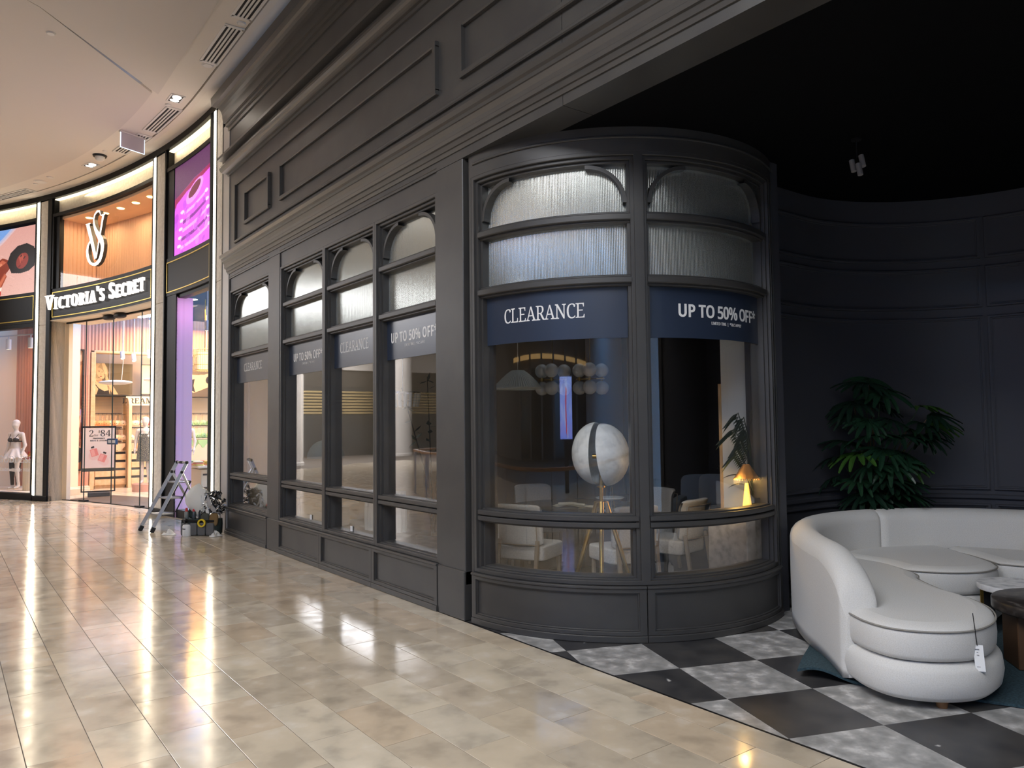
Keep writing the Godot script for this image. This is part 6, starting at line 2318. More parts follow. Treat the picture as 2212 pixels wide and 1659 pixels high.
	obj(mb, "card", M.white_ink, tg)
	mb = MB.new()
	mb.tube([Vector3(-0.02, 0.30, -0.02), Vector3(-0.012, 0.22, 0.006), Vector3(-0.004, 0.125, 0.012)], 0.0025, 6)
	obj(mb, "string", M.slot, tg)
	mb = MB.new()
	for k in 4:
		mb.box(Vector3(-0.006 + 0.002 * k, 0.105 - 0.016 * k - (0.05 if k == 3 else 0.0), 0.0135 + 0.0012 * k), Vector3([0.022, 0.008, 0.012, 0.018][k], 0.003, 0.0012), 0.0, Basis(Vector3(0, 0, 1), 0.07) * Basis(Vector3(1, 0, 0), -0.1))
	obj(mb, "print_lines", mat(rgb8(120, 120, 124), 0.7), tg)
	# rug, its corner wavy and lifted
	var u := Vector2(0.905, -0.425)
	var v := Vector2(-0.425, -0.905)
	var ro := Vector2(-2.90, -0.90)
	mb = MB.new()
	var top := func(s: float, t: float, up: float) -> Vector3:
		var p := ro + u * s * 3.0 + v * t * 2.6
		var e: float = exp(-pow(s * 3.0 / 0.5, 2.0) - pow(t * 2.6 / 0.55, 2.0))
		return Vector3(p.x, 0.004 + up + e * (0.035 + 0.03 * sin(s * 3.0 * 12.0 + t * 5.0)), p.y)
	mb.grid(func(s, t): return top.call(s, t, 0.016), 90, 40)
	mb.grid(func(s, t): return top.call(s, t, 0.0), 90, 40, false, false, true)
	for q in [[0, 0], [0, 1], [1, 0], [1, 1]]:
		mb.grid(func(s, t): return top.call(float(q[1]) if q[0] == 0 else s, s if q[0] == 0 else float(q[1]), 0.016 * t), 90, 1, false, false, q[0] != q[1])
	var rugm := tri_mat(noise_tex(0.05, 4, [rgb8(30, 48, 56), rgb8(44, 66, 74), rgb8(58, 84, 92)], [0.2, 0.5, 0.9], 81), 2.0, 0.95)
	tag(obj(mb, "rug", rugm), "dark teal rug under the sofa with one curled corner", "rug")
	# coffee tables
	var t1 := thing("coffee_table", "low coffee table with white marble top and brass slotted leg", "table", Vector3(-2.33, 0.021, -2.93))
	mb = MB.new()
	var oct := PackedVector2Array()
	for k in 24:
		var an := TAU * k / 24
		oct.append(Vector2(0.27 * cos(an), 0.27 * sin(an)))
	mb.puff(oct, [Vector2(0.004, 0.355), Vector2(0.0, 0.36), Vector2(0.0, 0.392), Vector2(0.005, 0.398)])
	obj(mb, "top", tri_mat(noise_tex(0.012, 5, [rgb8(188, 190, 192), rgb8(222, 222, 222), rgb8(236, 236, 236)], [0.2, 0.5, 0.8], 82), 1.5, 0.2), t1)
	for k in 3:
		var an := TAU * k / 3 + 0.9
		mb = MB.new()
		mb.box(Vector3(0.19 * cos(an), 0.178, 0.19 * sin(an)), Vector3(0.07, 0.355, 0.035), 0.004, Basis(Vector3.UP, -an))
		obj(mb, "leg", M.black_metal, t1)
		mb = MB.new()
		mb.box(Vector3(0.235 * cos(an), 0.25, 0.235 * sin(an)), Vector3(0.03, 0.2, 0.02), 0.003, Basis(Vector3.UP, -an))
		obj(mb, "brass_strip", M.brass, t1)
	var t2 := thing("coffee_table", "round dark stone coffee table on brown slab legs, at the right edge", "table", Vector3(-1.86, 0.021, -2.40))
	mb = MB.new()
	mb.lathe([Vector2(0, 0.36), Vector2(0.42, 0.36), Vector2(0.425, 0.366), Vector2(0.425, 0.424), Vector2(0.418, 0.43), Vector2(0, 0.43)], 48)
	obj(mb, "top", tri_mat(noise_tex(0.02, 5, [rgb8(40, 36, 34), rgb8(62, 56, 52), rgb8(120, 114, 108)], [0.2, 0.6, 0.95], 83), 1.4, 0.3), t2)
	for k in 3:
		var an := TAU * k / 3 + 2.45
		mb = MB.new()
		mb.box(Vector3(0.28 * cos(an), 0.18, 0.28 * sin(an)), Vector3(0.12, 0.36, 0.26), 0.006, Basis(Vector3.UP, -an))
		obj(mb, "leg", mat(rgb8(84, 60, 40), 0.5), t2)
	fan_palm()

# fan palm in the corner behind the sofa
func fan_leaf(r: float, n: int, seed_: int) -> ArrayMesh:
	var g := RandomNumberGenerator.new()
	g.seed = seed_
	var mb := MB.new()
	for k in n:
		var an := lerpf(-1.35, 1.35, float(k) / (n - 1)) + g.randf_range(-0.06, 0.06)
		var l := r * (0.82 + 0.2 * cos(an)) * g.randf_range(0.92, 1.05)
		var w := r * 0.075
		var droop := g.randf_range(0.35, 0.6)
		var pt := func(f: float, side: float) -> Vector3:
			var wd: float = w * [0.25, 0.75, 1.0, 1.0, 0.95, 0.8, 0.42][int(round(f * 6))]
			var d := Vector3(cos(an), 0, sin(an))
			var sd := Vector3(-sin(an), 0, cos(an))
			return d * l * f * (1.0 - 0.18 * droop * f) + sd * side * wd + Vector3.UP * (l * (0.12 * f - droop * 0.75 * f * f) + absf(side) * w * 0.35)
		for s in [-1.0, 1.0]:
			for i in 6:
				var f0 := i / 6.0
				var f1 := (i + 1) / 6.0
				var A: Vector3 = pt.call(f0, 0.0)
				var B: Vector3 = pt.call(f1, 0.0)
				var C: Vector3 = pt.call(f1, s)
				var D: Vector3 = pt.call(f0, s)
				mb.quad(A, B, C, D, Vector3.UP)
	return mb.mesh()

func fan_palm() -> void:
	var at := Vector3(-4.0, 0, -4.03)
	var o := thing("potted_palm", "tall potted fan palm with dark green leaves behind the sofa", "plant", at)
	var mb := MB.new()
	mb.lathe([Vector2(0, 0), Vector2(0.15, 0), Vector2(0.155, 0.02), Vector2(0.19, 0.32), Vector2(0.2, 0.33), Vector2(0.185, 0.335), Vector2(0.18, 0.30), Vector2(0, 0.30)], 28)
	obj(mb, "pot", mat(rgb8(70, 62, 56), 0.6), o)
	mb = MB.new()
	mb.lathe([Vector2(0, 0.31), Vector2(0.18, 0.305)], 20)
	obj(mb, "soil", mat(rgb8(60, 44, 32), 0.95), o)
	var g := RandomNumberGenerator.new()
	g.seed = 11
	var greens := []
	for k in 4:
		greens.append(mat([rgb8(28, 56, 38), rgb8(36, 66, 44), rgb8(24, 46, 34), rgb8(60, 96, 38)][k], 0.34, 0.0, {"backlight_enabled": true, "backlight": Color(0.03, 0.06, 0.02)}))
	var kinds := []
	for k in 5:
		kinds.append(fan_leaf(0.30 + 0.02 * k, 8 + k % 3, 40 + k))
	# crown points measured against the photo: across to the right of the view (m), height (m), towards the camera (m)
	var right := Vector3(0.72, 0, -0.69)
	var fwd := Vector3(0.69, 0, 0.72)
	var tips := [[0.0, 2.03, 0.0], [-0.12, 1.98, 0.12], [0.06, 1.90, 0.2], [-0.22, 1.80, 0.05], [0.1, 1.78, -0.1], [-0.28, 1.66, 0.12], [-0.12, 1.62, 0.25], [0.16, 1.62, 0.2], [0.58, 1.74, 0.1], [0.66, 1.66, 0.2], [0.52, 1.58, 0.25], [0.72, 1.58, 0.0], [0.40, 1.52, 0.15], [0.62, 1.46, 0.1], [0.25, 1.46, 0.25], [-0.1, 1.46, 0.25], [-0.34, 1.40, 0.1], [-0.24, 1.30, 0.22], [0.02, 1.34, 0.3], [0.3, 1.30, 0.2], [-0.4, 1.24, 0.0], [-0.12, 1.18, 0.28], [0.12, 1.20, 0.32], [0.36, 1.18, 0.1], [-0.46, 1.06, 0.05], [-0.25, 1.04, 0.2], [0.05, 1.04, 0.3], [0.26, 1.0, 0.22], [-0.14, 0.92, 0.2], [0.2, 0.90, 0.2], [0.34, 0.94, 0.05], [0.02, 0.86, 0.25]]
	for i in tips.size():
		var t = tips[i]
		var p: Vector3 = right * (t[0] * 0.76) + Vector3.UP * (t[1] * 1.03) + fwd * t[2]
		var foot := Vector3(g.randf_range(-0.09, 0.09), 0.3, g.randf_range(-0.09, 0.09))
		var mid := foot.lerp(p, 0.55) + Vector3(0, 0.12, 0) - p * Vector3(0.22, 0, 0.22)
		mb = MB.new()
		mb.tube([foot, foot.lerp(mid, 0.5) + Vector3(0, 0.05, 0), mid, p], [0.009, 0.008, 0.006, 0.004], 6)
		obj(mb, "stem", mat(rgb8(104, 82, 50), 0.7) if i % 3 == 0 else mat(rgb8(58, 84, 48), 0.6), o)
		var dir := Vector2(p.x, p.z) + Vector2(fwd.x, fwd.z) * 0.12
		var yaw := -atan2(dir.y, dir.x) + g.randf_range(-0.35, 0.35)
		var bs := Basis(Vector3.UP, yaw) * Basis(Vector3(0, 0, 1), g.randf_range(-0.5, 0.05)) * Basis(Vector3(1, 0, 0), g.randf_range(-0.3, 0.3))
		var mm: Material = greens[3] if i in [8, 11, 17, 23] else greens[g.randi() % 3]
		put(kinds[g.randi() % 5], "leaf", mm, o, Transform3D(bs, p))

# ---- furniture seen through the turret windows
func dining_chair(label: String, at: Vector3, turn: float, first: Node3D) -> Node3D:
	if first:
		var c := copy(first, "dining_chair", label)
		c.position = at
		c.rotation.y = turn
		return c
	var o := thing("dining_chair", label, "chair", at, turn, "cream dining chairs round the turret table")
	var cream := tri_mat(noise_tex(0.05, 3, [rgb8(196, 194, 186), rgb8(214, 212, 205)], [0.2, 0.8], 91), 2.0, 0.85)
	var trim := mat(rgb8(150, 134, 112), 0.6)
	var legm := mat(rgb8(150, 136, 116), 0.55)
	var mb := MB.new()
	mb.cushion(Vector3(0, 0.43, 0.02), Vector3(0.50, 0.15, 0.50), Basis(), 0.22)
	obj(mb, "seat", cream, o)
	# back: gently hollow, rolled at the top; +z is where the sitter looks
	mb = MB.new()
	mb.grid(func(s, q):
		var a = TAU * q
		var x := lerpf(-0.235, 0.235, s)
		var e := pow(absf(s * 2.0 - 1.0), 8.0)
		var cx := signf(cos(a)) * pow(absf(cos(a)), 0.5)
		var sy := signf(sin(a)) * pow(absf(sin(a)), 0.35)
		var y := 0.70 + 0.20 * sy * (1.0 - 0.12 * e)
		var roll: float = clampf((y - 0.82) / 0.08, 0.0, 1.0)
		return Vector3(x, y, -0.235 - 0.10 * (y - 0.5) + 0.035 * cx * (1.0 - 0.6 * e) * (1.0 + 0.5 * roll) - 0.03 * roll + 0.05 * pow(s * 2.0 - 1.0, 2.0)), 16, 24, false, true)
	obj(mb, "backrest", cream, o)
	mb = MB.new()
	for s in [-1, 1]:
		mb.tube([Vector3(s * 0.215, 0.52, -0.275), Vector3(s * 0.215, 0.84, -0.305)], 0.005, 6)
	mb.tube([Vector3(-0.215, 0.84, -0.31), Vector3(0, 0.845, -0.35), Vector3(0.215, 0.84, -0.31)], 0.005, 6)
	mb.tube([Vector3(-0.215, 0.52, -0.275), Vector3(0, 0.52, -0.30), Vector3(0.215, 0.52, -0.275)], 0.005, 6)
	obj(mb, "nail_trim", trim, o)
	for s in [-1, 1]:
		mb = MB.new()
		mb.bar(Vector3(s * 0.205, 0.0, -0.33), Vector3(s * 0.205, 0.56, -0.25), 0.035, 0.035, Vector3.BACK, 0.005)
		obj(mb, "leg", legm, o)
		mb = MB.new()
		mb.bar(Vector3(s * 0.205, 0.0, 0.22), Vector3(s * 0.205, 0.38, 0.21), 0.035, 0.035, Vector3.BACK, 0.005)
		obj(mb, "leg", legm, o)
	return o

func turret_things() -> void:
	# dining table
	var t := thing("dining_table", "round dark dining table inside the turret", "table", Vector3(-6.35, 0.004, -2.05))
	var mb := MB.new()
	mb.lathe([Vector2(0, 0.705), Vector2(0.72, 0.705), Vector2(0.76, 0.72), Vector2(0.765, 0.735), Vector2(0.75, 0.745), Vector2(0, 0.745)], 56)
	obj(mb, "tabletop", mat(rgb8(44, 46, 46), 0.22), t)
	mb = MB.new()
	mb.lathe([Vector2(0, 0.0), Vector2(0.30, 0.0), Vector2(0.30, 0.04), Vector2(0.12, 0.08), Vector2(0.09, 0.3), Vector2(0.10, 0.62), Vector2(0.2, 0.705)], 32)
	obj(mb, "pedestal", mat(rgb8(40, 38, 36), 0.5), t)
	var spots := [
		["dining chair nearest the left turret window, its back to the glass", Vector3(-5.90, 0.004, -1.06), 0.0],
		["dining chair at the far left of the turret, a white paper tag on its seat", Vector3(-6.98, 0.004, -1.36), 0.0],
		["dining chair seen over the far side of the turret table", Vector3(-7.27, 0.004, -2.28), 0.0],
		["pale chair back just right of the turret mullion, beyond the table", Vector3(-6.08, 0.004, -2.88), 0.0],
		["dining chair on the right of the turret, in front of the armchair", Vector3(-5.22, 0.004, -2.38), 0.0],
		["dining chair behind the brass tripod's right leg", Vector3(-5.18, 0.004, -1.62), 0.0]]
	var first: Node3D = null
	for sp in spots:
		var d: Vector3 = t.position - sp[1]
		var turn = atan2(d.x, d.z) + [0.0, 0.2, -0.1, 0.15, -0.1, 0.1][spots.find(sp)]
		var c := dining_chair(sp[0], sp[1], turn, first)
		if first == null:
			first = c
	var pt := MB.new()
	pt.box(Vector3(-6.88, 0.525, -1.33), Vector3(0.07, 0.003, 0.1), 0.0, Basis(Vector3(1, 0, 1).normalized(), 0.5))
	tag(obj(pt, "paper_tag", M.white_ink), "white paper tag lying on the leftmost dining chair's seat", "tag")
	# woven runner with tassels on the table
	var r := thing("table_runner", "pale woven runner with tasselled end on the dark dining table", "runner", Vector3(-6.25, 0.75, -2.0), 0.55)
	mb = MB.new()
	mb.grid(func(a, b): return Vector3(lerpf(-0.27, 0.12, a), 0.012 + 0.012 * sin(a * 9.0) * sin(b * 5.0), lerpf(-0.07, 0.07, b)), 24, 8)
	mb.tube([Vector3(-0.2, 0.03, 0.05), Vector3(-0.05, 0.04, 0.04), Vector3(0.1, 0.025, 0.05)], 0.016, 8)
	obj(mb, "weave", mat(rgb8(206, 200, 176), 0.9), r)
	mb = MB.new()
	for k in 9:
		var z := lerpf(-0.07, 0.07, k / 8.0)
		mb.tube([Vector3(0.12, 0.012, z), Vector3(0.2, 0.008 + 0.01 * rng.randf(), z + rng.randf_range(-0.02, 0.02)), Vector3(0.3, 0.006, z + rng.randf_range(-0.05, 0.05))], 0.004, 5)
	obj(mb, "tassels", mat(rgb8(214, 208, 184), 0.9), r)
	# split alabaster lamp on a brass tripod
	var l := thing("tripod_lamp", "brass tripod lamp with a white alabaster globe split in two halves", "lamp", Vector3(-4.65, 0.0045, -0.84))
	l.rotation.y = 0.77
	var ala := tri_mat(noise_tex(0.012, 4, [rgb8(196, 198, 194), rgb8(226, 228, 224), rgb8(238, 240, 236)], [0.2, 0.5, 0.9], 95), 1.4, 0.4, 0.0, {"backlight_enabled": true, "backlight": Color(0.3, 0.3, 0.28)})
	for s in [-1, 1]:
		mb = MB.new()
		# hollow half bowls, their flat sides facing each other, tipped apart
		var prof := []
		for k in 13:
			var an := PI / 2 * k / 12.0
			prof.append(Vector2(0.262 * sin(an), -0.205 * cos(an)))
		for k in 13:
			var an := PI / 2 * (12 - k) / 12.0
			prof.append(Vector2(0.250 * sin(an), -0.193 * cos(an)))
		var bs := Basis(Vector3.UP, -0.22) * Basis(Vector3(0, 0, 1), s * PI / 2 + (0.11 if s > 0 else 0.0))
		mb.lathe(prof, 40, Vector3(s * 0.032, 1.405 - 0.006 * s, 0.0), bs)
		obj(mb, "globe_half", ala, l)
	mb = MB.new()
	mb.tube([Vector3(0, 0.98, 0), Vector3(0, 1.40, 0)], 0.017, 14)
	mb.tube([Vector3(0, 1.125, 0), Vector3(0, 1.14, 0)], 0.036, 16)
	mb.tube([Vector3(0, 1.0, 0), Vector3(0, 1.012, 0)], 0.05, 16)
	mb.tube([Vector3(-0.07, 1.385, 0), Vector3(0.05, 1.385, 0)], 0.02, 12)
	mb.tube([Vector3(0, 1.35, 0), Vector3(0, 1.44, 0)], 0.03, 14)
	obj(mb, "pole", M.brass, l)
	for k in 3:
		var an: float = [0.0, PI, PI / 2 + 3.14][k]
		mb = MB.new()
		var top := Vector3(cos(an) * 0.035, 1.005, -sin(an) * 0.035)
		var foot := Vector3(cos(an) * 0.33, 0.0, -sin(an) * 0.33)
		mb.tube([foot, foot.lerp(top, 0.4), top], [0.012, 0.017, 0.023], 12)
		obj(mb, "leg", M.brass, l)
	# pleated pendant and the two globe chandeliers
	var p := thing("pendant_lamp", "white pleated cone pendant lamp inside the turret", "lamp", Vector3(-6.46, 2.035, -1.36))
	mb = MB.new()
	mb.grid(func(a, b):
		var rr := lerpf(0.07, 0.265, pow(b, 0.85)) * (1.0 + 0.02 * cos(TAU * a * 60.0))
		return Vector3(cos(TAU * a) * rr, lerpf(0.205, 0.02, b), -sin(TAU * a) * rr), 360, 5, true)
	mb.lathe([Vector2(0.262, 0.0), Vector2(0.272, 0.008), Vector2(0.268, 0.022), Vector2(0.258, 0.02)], 40)
	mb.lathe([Vector2(0.0, 0.21), Vector2(0.07, 0.206)], 24)
	obj(mb, "shade", mat(rgb8(206, 212, 206), 0.8), p)
	mb = MB.new()
	mb.tube([Vector3(0, 0.2, 0), Vector3(0, 1.965, 0)], 0.004, 6)
	obj(mb, "cord", M.white_metal, p)
	for k in 2:
		var c := thing("chandelier", ["left globe chandelier hanging in the turret", "right globe chandelier hanging in the turret"][k], "lamp", [Vector3(-6.2, 2.0, -1.63), Vector3(-5.9, 2.0, -1.90)][k], 0.75, "globe chandeliers in the turret")
		var along := Vector3(1, 0, 0)
		for i in 3:
			for y in [0.042, 0.228]:
				mb = MB.new()
				mb.ball(Vector3([-0.115, 0.0, 0.115][i], y, [0.0, 0.10, -0.08][i]), Vector3(0.075, 0.075, 0.075), 20, 12)
				obj(mb, "globe", mat(rgb8(206, 206, 202), 0.35), c)
			mb = MB.new()
			mb.tube([Vector3([-0.115, 0.0, 0.115][i], 0.11, [0.0, 0.10, -0.08][i]), Vector3([-0.115, 0.0, 0.115][i], 0.16, [0.0, 0.10, -0.08][i])], 0.016, 10)
			obj(mb, "socket", M.brass, c)
		mb = MB.new()
		mb.tube([Vector3(-0.15, 0.135, 0), Vector3(0.15, 0.135, 0)], 0.007, 8)
		mb.tube([Vector3(0, 0.135, 0.1), Vector3(0.115, 0.135, -0.08)], 0.006, 8)
		mb.tube([Vector3(0, 0.135, 0.0), Vector3(0, 2.0, 0)], 0.006, 8)
		obj(mb, "stem", M.brass, c)
	# armchair corner with a lamp
	var ls := thing("loveseat", "dim grey loveseat behind the chairs in the turret's right window", "sofa", Vector3(-6.35, 0.004, -4.75), 0.55)
	var grey := mat(rgb8(150, 158, 164), 0.85)
	mb = MB.new()
	mb.cushion(Vector3(0, 0.36, 0.05), Vector3(1.3, 0.2, 0.75), Basis(), 0.2)
	obj(mb, "seat", grey, ls)
	mb = MB.new()
	mb.cushion(Vector3(0, 0.66, -0.28), Vector3(1.3, 0.55, 0.2), Basis(Vector3(1, 0, 0), -0.12), 0.25)
	obj(mb, "backrest", grey, ls)
	for k in [-1, 1]:
		mb = MB.new()
		mb.cushion(Vector3(k * 0.62, 0.45, 0.03), Vector3(0.14, 0.4, 0.7), Basis(), 0.25)
		obj(mb, "arm", grey, ls)
		mb = MB.new()
		mb.tube([Vector3(k * 0.55, 0.0, 0.3), Vector3(k * 0.55, 0.27, 0.3)], 0.02, 8)
		obj(mb, "leg", M.black_metal, ls)
		mb = MB.new()
		mb.tube([Vector3(k * 0.55, 0.0, -0.25), Vector3(k * 0.55, 0.27, -0.25)], 0.02, 8)
		obj(mb, "leg", M.black_metal, ls)
	for k in 2:
		mb = MB.new()
		mb.cushion(Vector3(-6.5, 0.75, -4.72) if k == 0 else Vector3(-6.16, 0.72, -4.92), Vector3(0.46, 0.42, 0.16), Basis(Vector3.UP, 0.55) * Basis(Vector3(1, 0, 0), -0.2), 0.4)
		tag(obj(mb, "cushion", mat(rgb8(176, 182, 184), 0.9)), ["pale square cushion, left one on the dim loveseat", "pale square cushion, right one on the dim loveseat"][k], "cushion", "cushions on the loveseat")
	var st := thing("side_table", "dark side table behind the loveseat", "table", Vector3(-6.75, 0.004, -5.55))
	mb = MB.new()
	mb.lathe([Vector2(0, 0.98), Vector2(0.3, 0.98), Vector2(0.3, 1.01), Vector2(0, 1.01)], 28)
	obj(mb, "tabletop", M.black_metal, st)
	mb = MB.new()
	mb.tube([Vector3(0, 0, 0), Vector3(0, 0.98, 0)], 0.05, 12)
	mb.tube([Vector3(0, 0, 0), Vector3(0, 0.03, 0)], 0.2, 20)
	obj(mb, "pedestal", M.black_metal, st)
	var tl := thing("table_lamp", "white drum-shade table lamp on the dark side table", "lamp", Vector3(-6.75, 1.014, -5.55))
	mb = MB.new()
	mb.lathe([Vector2(0.135, 0.52), Vector2(0.155, 0.29), Vector2(0.150, 0.29), Vector2(0.13, 0.52)], 32)
	obj(mb, "shade", mat(rgb8(196, 206, 218), 0.8), tl)
	mb = MB.new()
	mb.lathe([Vector2(0, 0), Vector2(0.06, 0), Vector2(0.055, 0.02), Vector2(0.035, 0.14), Vector2(0.025, 0.28), Vector2(0.0, 0.36)], 20)
	obj(mb, "base", mat(rgb8(196, 206, 216), 0.4), tl)
	# travertine plinth, little basket lamp and palm by the white wall
	var tr := thing("stone_plinth", "grey travertine block plinth under the little basket lamp", "plinth", Vector3(-4.18, 0.005, -2.02))
	mb = MB.new()
	mb.span(Vector3(-0.21, 0, -0.13), Vector3(0.20, 0.88, 0.13), 0.008)
	obj(mb, "block", tri_mat(noise_tex(0.02, 5, [rgb8(150, 140, 126), rgb8(176, 166, 152), rgb8(192, 184, 170)], [0.2, 0.5, 0.9], 96), 1.0, 0.6, 0.0, {"uv1_scale": Vector3(1.6, 0.35, 1.6)}), tr)
	var bl := thing("basket_lamp", "small cone lamp with a straw shade glowing on the stone plinth", "lamp", Vector3(-4.03, 0.886, -1.975))
	mb = MB.new()
	mb.lathe([Vector2(0.0, 0.0), Vector2(0.045, 0.0), Vector2(0.014, 0.25), Vector2(0.0, 0.25)], 24)
	obj(mb, "lit_cone_lamp", glow(Color(1.0, 0.8, 0.4), 1.1), bl)
	mb = MB.new()
	for k in 30:
		var an := TAU * k / 30
		mb.tube([Vector3(cos(an) * 0.03, 0.40, sin(an) * 0.03), Vector3(cos(an) * 0.11, 0.28, sin(an) * 0.11)], 0.004, 5)
	mb.lathe([Vector2(0.028, 0.41), Vector2(0.105, 0.295)], 24)
	obj(mb, "straw_shade", mat(rgb8(176, 132, 82), 0.9), bl)
	var bulb := OmniLight3D.new()
	bulb.name = "basket_lamp_bulb"
	bulb.light_color = Color(1.0, 0.8, 0.45)
	bulb.light_energy = 0.12
	bulb.light_size = 0.03
	bulb.omni_range = 20.0
	bulb.omni_attenuation = 2.0
	bulb.shadow_enabled = true
	bl.add_child(bulb)
	bulb.position = Vector3(0, 0.27, 0.13)
	var pp := thing("palm_plant", "feathery dark palm in front of the white display wall", "plant", Vector3(-4.035, 0.886, -2.085))
	mb = MB.new()
	mb.lathe([Vector2(0, 0), Vector2(0.045, 0), Vector2(0.055, 0.12), Vector2(0.05, 0.12), Vector2(0.045, 0.1), Vector2(0, 0.1)], 24)
	obj(mb, "pot", M.black_metal, pp)
	var left := Vector3(-0.72, 0, 0.69)
	for q in [[0.86, 0.20, 0.05], [0.72, 0.26, 0.0], [0.52, 0.22, -0.1], [0.82, 0.12, -0.1], [0.60, 0.16, 0.1], [0.7, 0.1, 0.2]]:
		var tip: Vector3 = left * q[1] + Vector3(0, q[0] - 0.09, 0) + Vector3(-0.69, 0, -0.72) * q[2] * 0.3
		var sp := [Vector3(0, 0.1, 0), left * q[1] * 0.2 + Vector3(0, q[0] * 0.7, 0), left * q[1] * 0.6 + Vector3(0, q[0] * 1.0, 0), tip]
		mb = MB.new()
		mb.tube(sp, [0.007, 0.006, 0.004, 0.002], 6)
		for k in 18:
			var f := 0.42 + 0.58 * k / 17.0
			var a := f * 3.0
			var base: Vector3 = sp[mini(int(a), 2)].lerp(sp[mini(int(a), 2) + 1], a - minf(int(a), 2))
			for s in [-1, 1]:
				var e = base + left * 0.06 + Vector3(0.69, 0, 0.72) * s * 0.05 * (1.3 - f) + Vector3(0, -0.06 * f - 0.02 * (s + 1), 0)
				var mdd := base.lerp(e, 0.5)
				mb.quad(base, mdd + Vector3(0, 0.008, 0), e, mdd - Vector3(0, 0.012, 0), Vector3.UP)
		obj(mb, "frond", mat(rgb8(30, 46, 34), 0.5), pp)
	mb = MB.new()
	for q in [[0.40, 0.24], [0.32, 0.18]]:
		mb.grid(func(a, b): return left * (q[1] * a + 0.06) + Vector3(0, q[0] - 0.14 * a * a - 0.5 * (1.0 - a) * 0.2, 0) + Vector3(0.69, 0, 0.72) * (b - 0.5) * 0.13 * sin(PI * clampf(a + 0.12, 0, 1)), 10, 4)
		mb.tube([Vector3(0, 0.1, 0), left * 0.06 + Vector3(0, q[0] - 0.1, 0)], 0.005, 6)
	obj(mb, "broad_leaf", mat(rgb8(22, 34, 28), 0.4), pp)
	# cake stands on the table's far end
	var cs := thing("tiered_stand", "two tier glass stand hung on thin cords beside the tripod lamp", "stand", Vector3(-5.30, 0.004, -2.02))
	cs.position = Vector3(-5.72, 0.753, -1.98)
	mb = MB.new()
	mb.lathe([Vector2(0, 0.10), Vector2(0.13, 0.12), Vector2(0.15, 0.135), Vector2(0.148, 0.14), Vector2(0, 0.11)], 28)
	mb.lathe([Vector2(0, 0.0), Vector2(0.08, 0.0), Vector2(0.085, 0.01), Vector2(0, 0.012)], 24)
	obj(mb, "dishes", mat(rgb8(200, 210, 210), 0.2), cs)
	mb = MB.new()
	for k in 3:
		var an := TAU * k / 3
		mb.tube([Vector3(cos(an) * 0.07, 0.01, sin(an) * 0.07), Vector3(0, 0.5, 0)], 0.002, 5)
	obj(mb, "cords", M.brass, cs)

